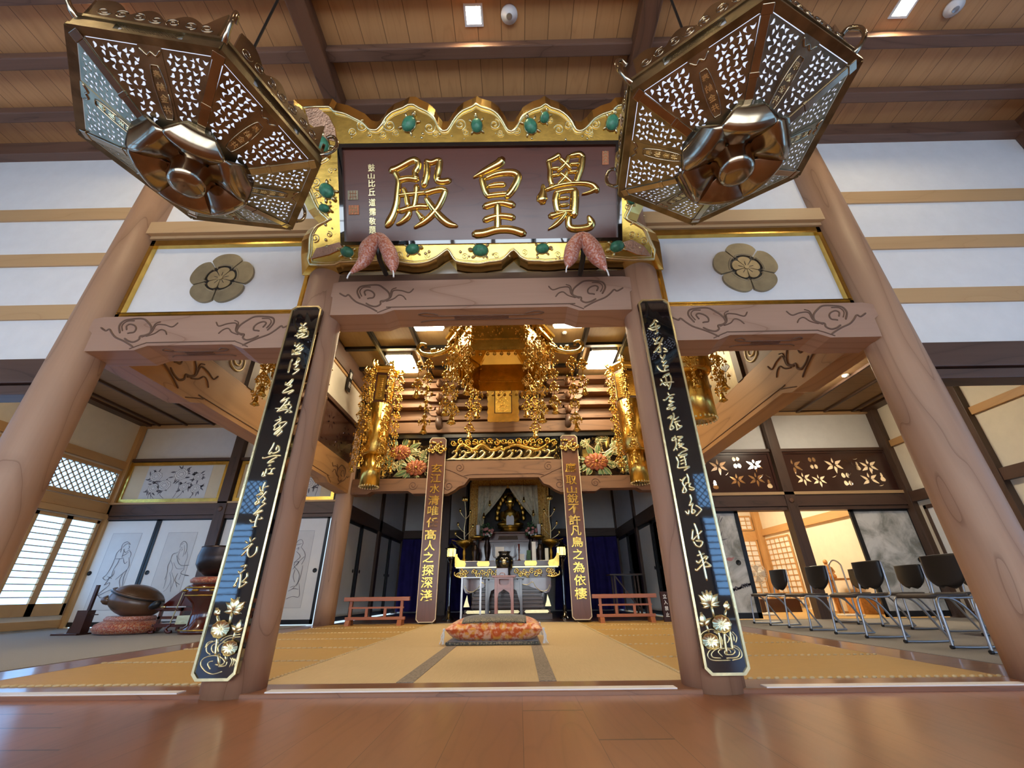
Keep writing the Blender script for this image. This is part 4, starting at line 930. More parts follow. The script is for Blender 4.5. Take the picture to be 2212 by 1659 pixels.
# ---------------------------------------------------------------- the two big hanging lanterns
def hexpt(r, k, z, a0): return V((r * cos(a0 + k * pi / 3), r * sin(a0 + k * pi / 3), z))
def teardrop(cx, cy, L, w, ang, bend):
    pts = []
    for s in (1, -1):
        for k in range(5):
            t = k / 4; u = t if s > 0 else 1 - t
            hw = w * sin(pi * (u ** .6)) * (.9 if s > 0 else .35) * s; x = L * (u - .5); y = hw + bend * (u - .5) ** 2 * 4 * w - bend * w * .5
            if (s < 0 and k in (0, 4)): continue
            pts.append((cx + x * cos(ang) - y * sin(ang), cy + x * sin(ang) + y * cos(ang)))
    return pts
def lantern(cx, cy, a0):
    C0 = V((cx, cy, 2.9)); t = thing('hanging_lantern', 'big six-sided brass hanging lantern with openwork panels, left of the gold plaque', 'lantern', C0, 'hanging brass lanterns')
    RO, RI, ZO, ZI = .632, .205, 0.0, -.185
    W_ = lambda q: C0 + q
    # slanted panels: frame of one side
    mid = a0 + pi / 6; ao, ai = RO * cos(pi / 6), RI * cos(pi / 6)
    rd = V((cos(mid), sin(mid), 0)); o = C0 + rd * ao + V((0, 0, ZO)); e = C0 + rd * ai + V((0, 0, ZI))
    u = V((-sin(mid), cos(mid), 0)); vv = (e - o).normalized(); SL = (e - o).length
    pl = Plane(o, u, vv); 
    if pl.n.z > 0: pl.n = -pl.n
    ho, hi = RO / 2, RI / 2
    hw = lambda b: ho + (hi - ho) * b / SL
    panel_objs = []
    fr = MB().m(M['brass'])
    random.seed(11)
    for s in (-1, 1):
        inn = lambda b: .052 - .018 * b / SL
        outl = [(s * inn(.02), .02), (s * (hw(.02) - .028), .02), (s * (hw(SL - .015) - .014), SL - .015), (s * inn(SL), SL - .015)]
        holes = []; b = .045
        while b < SL - .03:
            x0, x1 = inn(b) + .012, hw(b) - .04; wd = x1 - x0; nn = max(1, int(wd / .031)); 
            for k in range(nn):
                x = x0 + wd * (k + .5 + (.2 if int(b / .031) % 2 else -.2) * (nn > 1)) / nn
                if x < x0 + .008 or x > x1 - .006: continue
                ang = random.choice((.6, 1.2, 1.9, 2.5, -.4, .1)) + random.uniform(-.3, .3)
                holes.append(teardrop(s * x, b, random.uniform(.024, .030), random.uniform(.011, .014), ang, random.choice((-1, 1)) * random.uniform(.4, 1.1)))
            b += .0265
        fr.prism(pl, outl, 0, .004, holes)
    p0 = fr.build('openwork_panel', None, t)
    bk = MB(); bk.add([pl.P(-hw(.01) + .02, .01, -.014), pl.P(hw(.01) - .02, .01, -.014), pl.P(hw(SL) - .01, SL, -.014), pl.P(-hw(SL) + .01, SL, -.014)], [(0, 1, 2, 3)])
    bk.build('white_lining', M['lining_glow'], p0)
    ca = MB().m(M['brass']); ca.prism(pl, [(-.052, .012), (.052, .012), (.034, SL - .012), (-.034, SL - .012)], 0, .007)
    ca.m(M['brass_b']); ov = [(.028 * cos(q), SL * .5 + .115 * max(-1, min(1, 1.25 * sin(q)))) for q in [k * pi / 16 for k in range(32)]]
    ca.stroke(pl, ov + [ov[0]], .006, .006, 1, .007)
    ca.stroke(pl, [(-.045, .03), (-.02, .055), (0, .04), (.02, .055), (.045, .03)], .006, .01, 3, .007)
    ca.m(M['gold_pale'])
    f2 = Plane(pl.o, -pl.u, -pl.v, pl.n)
    for k, ch in enumerate('奉納金井'):
        put_glyph(ca, Plane(pl.P(0, 0, .007), -u, -vv, pl.n), ch, 0, -(SL * .5 - .078 + .05 * k), .034, .036, .003)
    ca.build('name_cartouche', None, p0)
    # corner rib
    rb = MB(); q0, q1 = W_(hexpt(RO, 0, ZO - .002, a0)), W_(hexpt(RI, 0, ZI - .002, a0))
    rb.bar(q0, q1, .042, .014); rb.bar(q0.lerp(q1, .0), q0.lerp(q1, .09), .056, .022); rb.bar(q0.lerp(q1, .55), q0.lerp(q1, .60), .05, .02)
    r0 = rb.build('corner_rib', M['brass_b'], t, bevel=.003)
    # upper band side with lattice
    bd = MB().m(M['brass']); A, B = hexpt(RO + .02, 0, 0, a0), hexpt(RO + .02, 1, 0, a0); al = (B - A).normalized(); Lb = (B - A).length
    bp = Plane(W_(A), al, (0, 0, 1), rd)
    bd.obox(bp, 0, Lb, -.012, .008, -.03, .012); bd.obox(bp, 0, Lb, .072, .092, -.03, .012)
    bd.obox(bp, 0, Lb * .27, .008, .072, -.02, .004); bd.obox(bp, Lb * .73, Lb, .008, .072, -.02, .004)
    bd.m(M['white_cloth']).obox(bp, Lb * .27, Lb * .73, .008, .072, -.02, -.014); bd.m(M['brass'])
    for k in range(26):
        x = Lb * .27 + Lb * .46 * k / 25
        for s in (-1, 1):
            x2 = x + s * .064
            if Lb * .27 <= x2 <= Lb * .73: bd.bar(bp.P(x, .008, -.004), bp.P(x2, .072, -.004), .005, .005)
    b0 = bd.build('lattice_band', None, t)
    # standing leaf crest on each side and curled hook at each corner
    cr = MB(); cp = Plane(W_(A) + V((0, 0, .09)), al, (0, 0, 1), rd); L = []
    nn = 40
    for k in range(nn + 1):
        x = k / nn; y = .055 + .10 * (1 - abs(2 * x - 1)) ** .7 * 0 + .075 * abs(sin(pi * x * 3.5)) + .09 * (abs(2 * x - 1) ** 4); L.append((Lb * (.06 + .88 * x), y))
    cr.prism(cp, [(Lb * .06, 0)] + [(Lb * .94, 0)] + list(reversed(L)), -.008, .008)
    for k in range(7): swirl(cr, cp, Lb * (.15 + .7 * k / 6), .055, .034, 1 if k % 2 else -1, .012, k)
    c0 = cr.build('leaf_crest', M['brass_b'], t)
    hk = MB(); d0 = V((cos(a0), sin(a0), 0)); P = [W_(d0 * (RO + r) + V((0, 0, z))) for r, z in ((-.02, .06), (.04, .09), (.085, .15), (.09, .22), (.055, .27), (.02, .25))]
    hk.tube([V(q) for q in spl([tuple(p) for p in P], 4)], [.016] * 5 + [.012] * 16, 8); h0 = hk.build('corner_hook', M['brass_b'], t)
    # lotus petal
    pt = MB()
    def pf(uu, v):
        x = (uu - .5) * 2; r = .085 + .215 * v; w = (.30 * r + .085 * sin(pi * min(1, v * .95))) * (1 if v < .72 else math.sqrt(max(.0, 1 - ((v - .72) / .33) ** 2)))
        z = -.215 - .085 * sin(pi * .5 * min(1, v * 1.25)) + (.13 * (v - .62) ** 2 / .144 if v > .62 else 0) + .045 * x * x * sin(pi * v)
        return C0 + d0 * r + V((-d0.y, d0.x, 0)) * (x * w) + V((0, 0, z))
    pt.grid(pf, 12, 14, .012); q0_ = pt.build('lotus_petal', M['brass_b'], t)
    for k in range(1, 6):
        for ob in (p0, r0, b0, c0, h0, q0_):
            q = ob.copy(); COL.objects.link(q); q.rotation_euler = (0, 0, k * pi / 3); q.parent = t
            for ch in ob.children: g = ch.copy(); COL.objects.link(g); g.parent = q
    bs = MB(); bs.lathe([(.0, ZI - .012), (RI + .02, ZI - .012), (RI + .03, ZI + .01), (0, ZI + .012)], 6, C0, a0=a0, smooth=False); bs.build('bottom_plate', M['brass'], t)
    kn = MB(); kn.lathe([(0, -.335), (.055, -.338), (.085, -.328), (.098, -.30), (.100, -.245), (.115, -.225), (.12, -.20), (0, -.195)], 32, C0); kn.build('drip_cup', M['brass_b'], t)
    tp = MB(); tp.lathe([(RO - .02, .085), (RO - .02, .1), (.42, .16), (.22, .30), (.10, .34), (0, .36)], 6, C0, a0=a0, smooth=False); tp.build('lid', M['brass'], t)
    rr = MB(); rr.tube([C0 + V((0, 0, .35)), C0 + V((0, 0, 2.12))], .009, 8); rr.tube([C0 + V((0, 0, 2.06)), C0 + V((0, 0, 2.13))], .03, 10); rr.build('hanging_rod', M['dark_metal'], t)
    return t
L1 = lantern(-1.544, -1.49, R(-110))
dup(L1, (1.544, -1.49, 2.9), R(14), 'big six-sided brass hanging lantern with openwork panels, right of the gold plaque')
# ---------------------------------------------------------------- inner hall: side walls, coffered ceiling
struct('ceiling_coffered', bx(-3.6, 3.6, .1, 6.3, 5.2, 5.24), M['coffer'], 'coffered ceiling of the inner hall with dark ribs', 'ceiling')
for i in range(-4, 5):
    x = .86 * i; struct('coffer_rib', MB().box(x - .045, x + .045, .1, 6.15, 5.13, 5.2).box(x - .02, x + .02, .1, 6.15, 5.11, 5.13), M['black'], 'dark ceiling rib of the inner hall running front to back, %s' % ('over the middle' if i == 0 else '%d to the %s of the middle' % (abs(i), 'left' if i < 0 else 'right')), 'ceiling rib')
for i in range(7):
    y = .95 + .88 * i; struct('coffer_cross_rib', MB().box(-3.5, 3.5, y - .045, y + .045, 5.135, 5.2), M['black'], 'dark ceiling rib of the inner hall running left to right, %s from the front' % (ordn + ['seventh'])[i], 'ceiling rib')
def fan(mb, pl, a, b, r, rot):
    for k in range(5):
        q = rot + (k - 2) * .42; L = []
        for s in range(9):
            t_ = s / 8; f = q - .17 + .34 * t_; L.append((a + r * cos(f), b + r * sin(f)))
        mb.prism(pl, [(a + .12 * r * cos(q), b + .12 * r * sin(q))] + L, 0, .006)
    mb.stroke(pl, [(a, b), (a - r * .5 * cos(rot), b - r * .9)], .006, .012)
for sx, n in ((-1, 'left'), (1, 'right')):
    xi = sx * 3.34; xo = sx * 3.60; a, b = sorted((xi + sx * .02, xo - sx * .02))
    struct('wall_inner_%s' % n, bx(a, b, .1, 6.1, 4.0, 5.2), M['cream'], 'cream plaster high on the %s side of the inner hall' % n, 'wall')
    a2, b2 = sorted((xi - sx * .01, xo))
    struct('rail_inner', bx(a2, b2, .1, 6.0, 3.93, 4.01), M['dark_y'], 'dark rail over the carved panels, %s side of the inner hall' % n, 'rail')
    struct('rail_upper', MB().box(*sorted((xi - sx * .01, xo)), .1, 6.0, 4.72, 4.77), M['hinoki_y'], 'pale rail high on the %s side of the inner hall' % n, 'rail')
    struct('wall_beam', bx(*sorted((xi - sx * .04, xo)), .1, 6.1, 4.77, 5.2), M['dark_y'], 'dark beam under the coffered ceiling, %s side' % n, 'beam')
    for y in (2.02, 4.12): struct('strut', bx(a2, b2, y - .07, y + .07, 3.04, 3.94), M['dark_z'], 'short dark strut between carved panels, %s side, %s one' % (n, 'front' if y < 3 else 'rear'), 'strut')
    f = Plane((xi + sx * .03, 0, 0), (0, 1, 0), (0, 0, 1), (-sx, 0, 0))
    t = thing('carved_panel', 'wave-carved panel above the carved golden-brown beam, front bay of the %s side' % n, 'panel', (sx * 3.45, 1.1, 3.06))
    MB().obox(f, .2, 1.92, 3.05, 3.93, -.04, 0).build('board', M['rafter'], t); m = MB()
    for k in range(4):
        for j in range(2): swirl(m, f, .42 + .42 * k, 3.3 + .4 * j, .17, 1 if (k + j) % 2 else -1, .014, k + j, 1.8, .03)
    m.build('wave_carving', M['crest_l'], t)
    t = thing('carved_panel', 'pale panel with dark fan shapes above the carved beam, middle bay of the %s side' % n, 'panel', (sx * 3.45, 3.1, 3.06))
    MB().obox(f, 2.12, 4.02, 3.05, 3.93, -.04, 0).build('board', M['crest_l'], t); m = MB(); random.seed(5 + sx)
    for k, (q, z) in enumerate(((2.4, 3.35), (2.75, 3.65), (3.0, 3.3), (3.3, 3.62), (3.6, 3.35), (3.85, 3.68), (2.3, 3.75))): fan(m, f, q, z, .15, pi / 2 + random.uniform(-.6, .6))
    m.build('fan_carving', M['black'], t)
    t = thing('carved_panel', 'dark openwork panel with leaf cut-outs above the carved beam, rear bay of the %s side' % n, 'panel', (sx * 3.45, 5, 3.06))
    holes = []; random.seed(9)
    for cyy, cz in ((4.6, 3.6), (5.1, 3.35), (5.4, 3.65)):
        for k in range(7):
            q = k * .9; holes.append(teardrop(cyy + .13 * cos(q), cz + .13 * sin(q), .13, .028, q, .3))
    for k in range(8): holes.append(teardrop(4.35 + .19 * k, 3.16 + .04 * (k % 2), .11, .02, random.uniform(-.5, .5), 1.2))
    MB().prism(f, [(4.2, 3.05), (5.86, 3.05), (5.86, 3.93), (4.2, 3.93)], -.03, 0, holes).build('openwork_board', M['lac_brown'], t)
t = thing('name_sign', 'small black hanging sign with white characters high on the left inner wall', 'sign', (-3.3, 4.95, 4.42))
f = Plane((-3.29, 0, 0), (0, 1, 0), (0, 0, 1), (1, 0, 0)); MB().obox(f, 4.86, 5.03, 4.42, 4.90, -.03, 0).build('board', M['black'], t)
m = MB()
for k, ch in enumerate('首座'): put_glyph(m, Plane(f.P(4.945, 4.78 - .22 * k, .001), (0, 1, 0), (0, 0, 1), (1, 0, 0)), ch, 0, 0, .11, .15, .004)
m.build('white_lettering', M['white'], t)
# lamps of the inner hall
def sqlamp(x, y, lab):
    t = thing('ceiling_lamp', lab, 'lamp', (x, y, 5.2), 'square lamps of the coffered ceiling')
    MB().box(x - .29, x + .29, y - .38, y + .38, 5.16, 5.2).build('lamp_base', M['white'], t)
    MB().box(x - .27, x + .27, y - .36, y + .36, 5.06, 5.16).build('lamp_diffuser', M['lamp'], t, bevel=.02)
    f = MB()
    for a, b, c, d in ((x - .29, x + .29, y - .38, y - .35), (x - .29, x + .29, y + .35, y + .38), (x - .29, x - .265, y - .38, y + .38), (x + .265, x + .29, y - .38, y + .38)): f.box(a, b, c, d, 5.11, 5.17)
    f.build('lamp_frame', M['white'], t)
sqlamp(-2.22, 5.03, 'square ceiling lamp above the left gold banner'); sqlamp(2.19, 5.0, 'square ceiling lamp above the right gold banner')
sqlamp(-1.36, 3.33, 'square ceiling lamp left of the gold canopy, partly behind the beam'); sqlamp(1.32, 3.33, 'square ceiling lamp right of the gold canopy, partly behind the beam')
def detector(x, y, z, lab, r=.06):
    t = thing('smoke_detector', lab, 'smoke detector', (x, y, z), 'smoke detectors'); MB().lathe([(0, z - .045), (r * .5, z - .045), (r * .62, z - .03), (r, z - .022), (r, z), (0, z)], 24, (x, y, 0)).build('detector_body', M['plastic'], t)
    MB().lathe([(r * .30, z - .048), (r * .36, z - .05), (r * .36, z - .044)], 20, (x, y, 0)).build('detector_grille', M['steel'], t)
q = at(1219, 718, Z=5.2); detector(q.x, q.y, 5.2, 'small smoke detector on the coffered ceiling right of the gold canopy', .05)
q = at(1100, 30, Z=5.2); detector(q.x, q.y, 5.2, 'white smoke detector beside the middle downlight of the front hall', .075)
q = at(2059, 15, Z=5.2); detector(q.x, q.y, 5.2, 'white smoke detector beside the right downlight of the front hall', .075)
for (px, py), lab in (((250, 45), 'square recessed downlight above the left lantern'), ((1023, 32), 'square recessed downlight in the middle of the hall ceiling'), ((1953, 14), 'square recessed downlight right of the right lantern'), ((-3.3, -4.1), 'added unseen downlight, rear left of the hall'), ((.001, -4.1), 'added unseen downlight, rear middle of the hall'), ((3.8, -4.1), 'added unseen downlight, rear right of the hall')):  # rear three are unseen lamps, added to brighten and warm the hall
    q = at(px, py, Z=5.2) if not isinstance(px, float) else V((px, py, 5.2)); t = thing('downlight', lab, 'lamp', (q.x, q.y, 5.2), 'front hall downlights')
    f = MB(); p = Plane((q.x, q.y, 5.2), (1, 0, 0), (0, 1, 0)); f.prism(p, [(-.085, -.085), (.085, -.085), (.085, .085), (-.085, .085)], -.012, 0, [[(-.065, -.065), (.065, -.065), (.065, .065), (-.065, .065)]]); f.build('trim_ring', M['plastic'], t)
    MB().obox(p, -.064, .064, -.064, .064, -.006, -.003).build('lens', M['down'], t)

# ---------------------------------------------------------------- gold hanging ornaments
def strand_mesh(n, pitch=.26, bell=True, seed=1, s=1.0):
    """a string of openwork diamonds, leaves and drops; hangs from the origin"""
    rnd = random.Random(seed); b = MB(); L = n * pitch; b.tube([V((0, 0, 0)), V((0, 0, -L))], .006 * s, 5)
    p = Plane((0, 0, 0), (1, 0, 0), (0, 0, 1))
    for i in range(n):
        z = -(i + .55) * pitch; a = rnd.uniform(0, 3.14)
        pl = Plane((0, 0, z), (cos(a), sin(a), 0), (0, 0, 1)); r = .075 * s
        b.stroke(pl, [(0, r * 1.3), (r * .9, r * .25), (r * .55, -r * .45), (0, -r * .9), (-r * .55, -r * .45), (-r * .9, r * .25), (0, r * 1.3)], .012 * s, .017 * s, 3, -.006 * s)
        b.stroke(pl, [(-r * .8, r * .2), (0, -r * .1), (r * .8, r * .2)], .012 * s, .015 * s, 3, -.006 * s)
        b.lathe([(0, z + r * 1.5), (.03 * s, z + r * 1.1), (.05 * s, z + r * .7), (.028 * s, z + r * .75), (0, z + r * 1.0)], 6, (0, 0, 0))
        for q in range(4):
            d = V((cos(a + q * pi / 2), sin(a + q * pi / 2), 0)) * r * 1.15; d2 = d + V((0, 0, z))
            b.tube([d2 + V((0, 0, r * .3)), d2 + V((0, 0, -r * .2))], .004 * s, 4)
            b.lathe([(0, .022 * s), (.016 * s, .012 * s), (.028 * s, -.02 * s), (.02 * s, -.014 * s), (0, 0)], 6, d2 + V((0, 0, -r * .35)))
            b.tube([d2 + V((0, 0, -r * .5)), d2 + V((0, 0, -r * .95))], .003 * s, 4); b.ball(d2 + V((0, 0, -r * 1.1)), .011 * s, 6)
        for q in range(6):
            e = rnd.uniform(0, 6.28); b.ball(V((cos(e) * r * .7, sin(e) * r * .7, z - r * .9 - rnd.uniform(0, .05) * s)), (.014 * s, .008 * s, .022 * s), 6)
    if bell:
        z = -L; b.lathe([(0, z + .03), (.022 * s, z + .02), (.03 * s, z - .03 * s), (.042 * s, z - .07 * s), (.065 * s, z - .10 * s), (.05 * s, z - .10 * s), (0, z - .06 * s)], 14, (0, 0, 0))
        b.ball((0, 0, z - .115 * s), .018 * s, 8)
    return b
STR = {}
def strand(parent, at_, n, bell=True, pitch=.26, s=1.0, mat='gold'):
    k = (n, bell, pitch, s)
    if k not in STR:
        m = strand_mesh(n, pitch, bell, n, s); o = m.build('hanging_strand', M[mat]); STR[k] = o.data
    else: o = D.objects.new('hanging_strand', STR[k]); COL.objects.link(o)
    o.parent = parent; o.location = V(at_) - WLOC[parent.name]; o.rotation_euler = (0, 0, random.uniform(0, 6)); WLOC[o.name] = V(at_)
    return o
# ---------------------------------------------------------------- the canopy
CX, CY = .03, 3.2; HR = .86; a0 = 0.0
cn = thing('gold_canopy', 'six-sided gold hanging canopy with curled hooks and strings of ornaments above the altar axis', 'canopy', (CX, CY, 3.9))
C0 = V((CX, CY, 0)); hp = lambda r, k, z: C0 + V((r * cos(k * pi / 3), r * sin(k * pi / 3), z))
sk = MB().m(M['gold'])
for k in range(6):
    for z0, z1, r0, r1, th in ((3.87, 4.06, HR, HR, .02), (4.06, 4.46, HR, HR - .02, .03), (4.46, 4.55, HR + .06, HR + .06, .05)):
        A, B, C, E = hp(r0, k, z0), hp(r0, k + 1, z0), hp(r1, k + 1, z1), hp(r1, k, z1); nrm = V((cos((k + .5) * pi / 3), sin((k + .5) * pi / 3), 0)) * th
        sk.add([A, B, C, E, A - nrm, B - nrm, C - nrm, E - nrm], [(0, 1, 2, 3), (7, 6, 5, 4), (1, 0, 4, 5), (3, 2, 6, 7)], False)
sk.build('hexagonal_skirt', M['gold_d'], cn)
pb = MB()
for k in range(6):
    A, B = hp(HR, k, 3.88), hp(HR, k + 1, 3.88); al = (B - A).normalized(); LL = (B - A).length; nrm = V((cos((k + .5) * pi / 3), sin((k + .5) * pi / 3), 0)); fp = Plane(A, al, (0, 0, 1), nrm); ip = Plane(A, al, (0, 0, 1), -nrm)
    for P_, off in ((fp, .002), (ip, .024)):
        for i in range(9): pb.obox(P_, LL * (.04 + .105 * i), LL * (.04 + .105 * i) + .012, .015, .17, off, off + .008)
        for i in range(60): pb.ball(P_.P(random.uniform(.05, LL - .05), random.uniform(.2, .55), off), random.uniform(.008, .016), 5)
        pb.obox(P_, .03, LL - .03, .175, .19, off, off + .012); pb.obox(P_, .03, LL - .03, .56, .58, off, off + .012)
    for i in range(8):
        q = A.lerp(B, (i + .5) / 8); pb.tube([q, q + V((0, 0, -.06))], .004, 4); pb.lathe([(0, 0), (.022, -.02), (.03, -.05), (0, -.03)], 6, q + V((0, 0, -.05))); pb.ball(q + V((0, 0, -.115)), .014, 6)
pb.build('skirt_relief', M['gold'], cn)
un = MB()
for k in range(6):
    A, B, C, E = hp(HR - .03, k, 4.40), hp(HR - .03, k + 1, 4.40), hp(.42, k + 1, 4.62), hp(.42, k, 4.62); un.add([A, B, C, E], [(3, 2, 1, 0)], False)
    un.bar(hp(HR - .03, k, 4.40), hp(.42, k, 4.61), .035, .03)
un.lathe([(0, 4.62), (.43, 4.62), (.43, 4.65), (0, 4.65)], 6, C0, smooth=False)
un.build('underside_panels', M['gold_b'], cn)
rf = MB(); rf.lathe([(HR + .10, 4.55), (HR + .12, 4.58), (.55, 4.72), (.28, 4.95), (.12, 5.02), (.12, 5.1), (0, 5.1)], 6, C0, smooth=False); rf.tube([C0 + V((0, 0, 5.05)), C0 + V((0, 0, 5.2))], .03, 8); rf.build('canopy_roof', M['gold'], cn)
for k in range(6):
    d = V((cos(k * pi / 3), sin(k * pi / 3), 0)); hk = MB()
    pts = [C0 + d * r + V((0, 0, z)) for r, z in ((HR - .02, 4.40), (1.0, 4.28), (1.18, 4.23), (1.36, 4.26), (1.44, 4.36), (1.40, 4.45), (1.32, 4.44), (1.31, 4.38))]
    q = spl([tuple(p) for p in pts], 5); hk.tube([V(p) for p in q], [.05 - .0007 * i for i in range(len(q))], 10)
    for i in range(12): hk.ball(C0 + d * random.uniform(.92, 1.2) + V((random.uniform(-.03, .03), random.uniform(-.03, .03), 4.30 + random.uniform(-.03, .06))), random.uniform(.02, .035), 6)
    hk.ball(hp(HR + .02, k, 4.56), (.06, .06, .09), 8); hk.build('curled_hook', M['gold_b'], cn)
    n = {0: 5, 3: 5}.get(k, 6 if k in (4, 5) else 4)
    strand(cn, C0 + d * 1.22 + V((0, 0, 4.2)), n, True, .26, 1.0)
    if k in (0, 3): strand(cn, C0 + d * 1.42 + V((0, .1, 4.26)), 2, True, .34, 1.0)
    strand(cn, hp(HR + .04, k, 4.5), 4 if k in (1, 2) else 5, True, .26, 1.0)
# ---------------------------------------------------------------- banners
def banner(x, y, lab):
    o = V((x, y, 0)); t = thing('gold_banner', lab, 'banner', (x, y, 2.36), 'gold pillar banners')
    MB().lathe([(.185, 2.38), (.185, 3.02), (0, 3.02)], 40, o, wob=lambda a, z: 1 + .02 * cos(a * 20)).build('lower_tube', M['gold'], t)
    m = MB()
    for k in range(22): q = 2 * pi * k / 22; m.ball(o + V((.18 * cos(q), .18 * sin(q), 2.37)), .016, 6); m.ball(o + V((.19 * cos(q), .19 * sin(q), 3.0)), .014, 6)
    m.build('bead_ring', M['gold_pale'], t)
    MB().lathe([(.21, 2.98), (.25, 3.02), (.245, 4.06), (0, 4.06)], 48, o, wob=lambda a, z: 1 + .018 * cos(a * 24)).build('pleated_tube', M['gold'], t)
    MB().lathe([(.245, 4.04), (.25, 4.06), (.25, 4.76), (0, 4.78)], 6, o, a0=R(10), smooth=False).build('hexagonal_box', M['lac_brown'], t)
    bp = MB()
    for k in range(6):
        m_ = R(10) + (k + .5) * pi / 3; rd = V((cos(m_), sin(m_), 0)); p = Plane(o + rd * (.25 * cos(pi / 6)), (-sin(m_), cos(m_), 0), (0, 0, 1), rd)
        bp.prism(p, [(-.09, 4.12), (.09, 4.12), (.09, 4.70), (-.09, 4.70)], 0, .008, [[(-.055, 4.16), (.055, 4.16), (.055, 4.66), (-.055, 4.66)]]); bp.obox(p, -.055, .055, 4.16, 4.66, 0, .003)
        for i in range(10): bp.stroke(p, [(-.03, 4.20 + .045 * i), (.03, 4.21 + .045 * i)], .006, .012, 2, .003)
    bp.build('gold_plate', M['gold'], t)
    MB().lathe([(.26, 4.76), (.30, 4.80), (.27, 4.83), (.33, 4.88), (.33, 4.91), (.1, 5.0), (0, 5.0)], 6, o, a0=R(10), smooth=False).build('crown', M['gold_b'], t)
    ph = MB()
    for k in range(6):
        q = R(10) + k * pi / 3; d = V((cos(q), sin(q), 0)); c = o + d * .34 + V((0, 0, 4.9))
        pp = spl([tuple(o + d * r + V((0, 0, z))) for r, z in ((.27, 4.86), (.36, 4.84), (.42, 4.92), (.40, 5.0))], 3); ph.tube([V(p) for p in pp], .022, 8)
        for i in range(6): ph.ball(c + V((random.uniform(-.06, .06), random.uniform(-.06, .06), random.uniform(-.05, .09))), (.03, .03, .045), 6)
    ph.build('phoenix_ornament', M['gold_b'], t); MB().tube([o + V((0, 0, 4.99)), o + V((0, 0, 5.2))], .012, 6).build('hanging_rod', M['dark_metal'], t)
    for k in range(6):
        q = R(10) + k * pi / 3; strand(t, o + V((cos(q) * .37, sin(q) * .37, 4.84)), 10, True, .21, .85)
    return t
b1 = banner(-2.58, 5.0, 'tall gold cylindrical banner with hanging strings, far left beside the carved side wall')
for x, y, lab in ((2.66, 5.0, 'tall gold cylindrical banner with hanging strings, beside the right inner pillar'), (-2.62, 1.75, 'tall gold banner half hidden behind the left black board'), (2.56, 1.75, 'tall gold banner beside the fan-painted panel, right of the right black board')): dup(b1, (x, y, 2.36), 0, lab)
# ---------------------------------------------------------------- front of the altar hall
YA = 6.1
aq = yplane(YA - .15)
# side tie beams and the arched middle beam
for sx, n in ((-1, 'left'), (1, 'right')):
    x0, x1 = sorted((sx * 1.62, sx * 3.30)); b = MB(); h = .33
    L = [(x0, 2.44), (x0 + .35, 2.44), (x0 + .45, 2.50), (x1 - .45, 2.50), (x1 - .35, 2.44), (x1, 2.44), (x1, 2.77), (x0, 2.77)]
    t = thing('tie_beam', 'dark carved beam under the %s painted peony carving' % n, 'beam', ((x0 + x1) / 2, YA, 2.44), kind='structure')
    MB().prism(yplane(YA), L, -.12, .12).build('beam_body', M['brackets'], t, bevel=.006)
    c = MB(); f = yplane(YA - .12)
    for s, xx in ((1, x0 + .35), (-1, x1 - .35)): swirl(c, f, xx, 2.62, .10, s, .008, 0, 1.6, .018)
    c.build('scroll_carving', M['rafter'], t)
t = thing('arched_beam', 'arched dark wooden beam over the altar curtain', 'beam', (0, YA, 2.4), kind='structure')
half = [(1.36, 3.15), (1.36, 2.42), (1.22, 2.43), (1.08, 2.50), (.98, 2.58), (.86, 2.62), (.80, 2.70), (.76, 2.76)]
MB().prism(yplane(YA), [(-x, z) for x, z in half] + [(x, z) for x, z in reversed(half)], -.11, .11).build('beam_body', M['brackets'], t, bevel=.006)
c = MB(); f = yplane(YA - .11)
for s in (-1, 1):
    swirl(c, f, s * .98, 3.0, .10, s, .010, 1, 1.5, .018); swirl(c, f, s * 1.20, 2.60, .11, -s, .010, 2, 1.5, .018)
    c.stroke(f, [(s * 1.34, 2.98), (s * 1.15, 2.92), (s * .98, 2.84), (s * .80, 2.76)], .010, .018); c.stroke(f, [(s * .9, 2.80), (s * .72, 2.84), (s * .4, 2.84), (0, 2.84)], .010, .018)
c.build('scroll_carving', M['rafter'], t)
# gold dragon-and-wave carving and painted peonies
def carving_panel(x0, x1, z0, z1, lab):
    t = thing('openwork_carving', lab, 'carving', ((x0 + x1) / 2, YA - .05, z0)); p = yplane(YA - .03)
    MB().obox(p, x0, x1, z0, z1, -.04, 0).build('black_ground', M['lac_black'], t)
    f = MB(); f.prism(p, [(x0, z0), (x1, z0), (x1, z1), (x0, z1)], 0, .03, [[(x0 + .03, z0 + .03), (x1 - .03, z0 + .03), (x1 - .03, z1 - .03), (x0 + .03, z1 - .03)]]); f.build('black_frame', M['lac_black'], t)
    return t, yplane(YA - .03)
t, p = carving_panel(-1.27, 1.27, 3.15, 3.70, 'gold carved openwork of clouds and waves above the arched beam')
m = MB(); random.seed(21)
m.stroke(p, [(-1.1, 3.36, .07), (-.95, 3.55, .09), (-.7, 3.42, .10), (-.5, 3.54, .10), (-.28, 3.40, .09), (-.05, 3.48, .09)], .07, n=5)
for k in range(15):
    x = -1.15 + .164 * k; swirl(m, p, x, 3.58 + .03 * (k % 2), .075, 1 if k % 2 else -1, .055, k * 1.3, 1.3, .035); m.ball(p.P(x + .05, 3.56, .05), (.035, .03, .03), 8)
m.stroke(p, [(.0, 3.42, .06), (.25, 3.52, .08), (.5, 3.46, .10), (.75, 3.40, .09), (.95, 3.50, .07)], .07, n=5)
for k in range(12): q = k * pi / 6; m.stroke(p, [(.72 + .05 * cos(q), 3.42 + .05 * sin(q), .02), (.72 + .12 * cos(q), 3.42 + .12 * sin(q), .008)], .06)
for k in range(26): m.ball(p.P(random.uniform(-1.15, 1.15), random.uniform(3.36, 3.62), .045), random.uniform(.02, .04), 7)
m.build('gold_clouds', M['gold'], t)
m = MB()
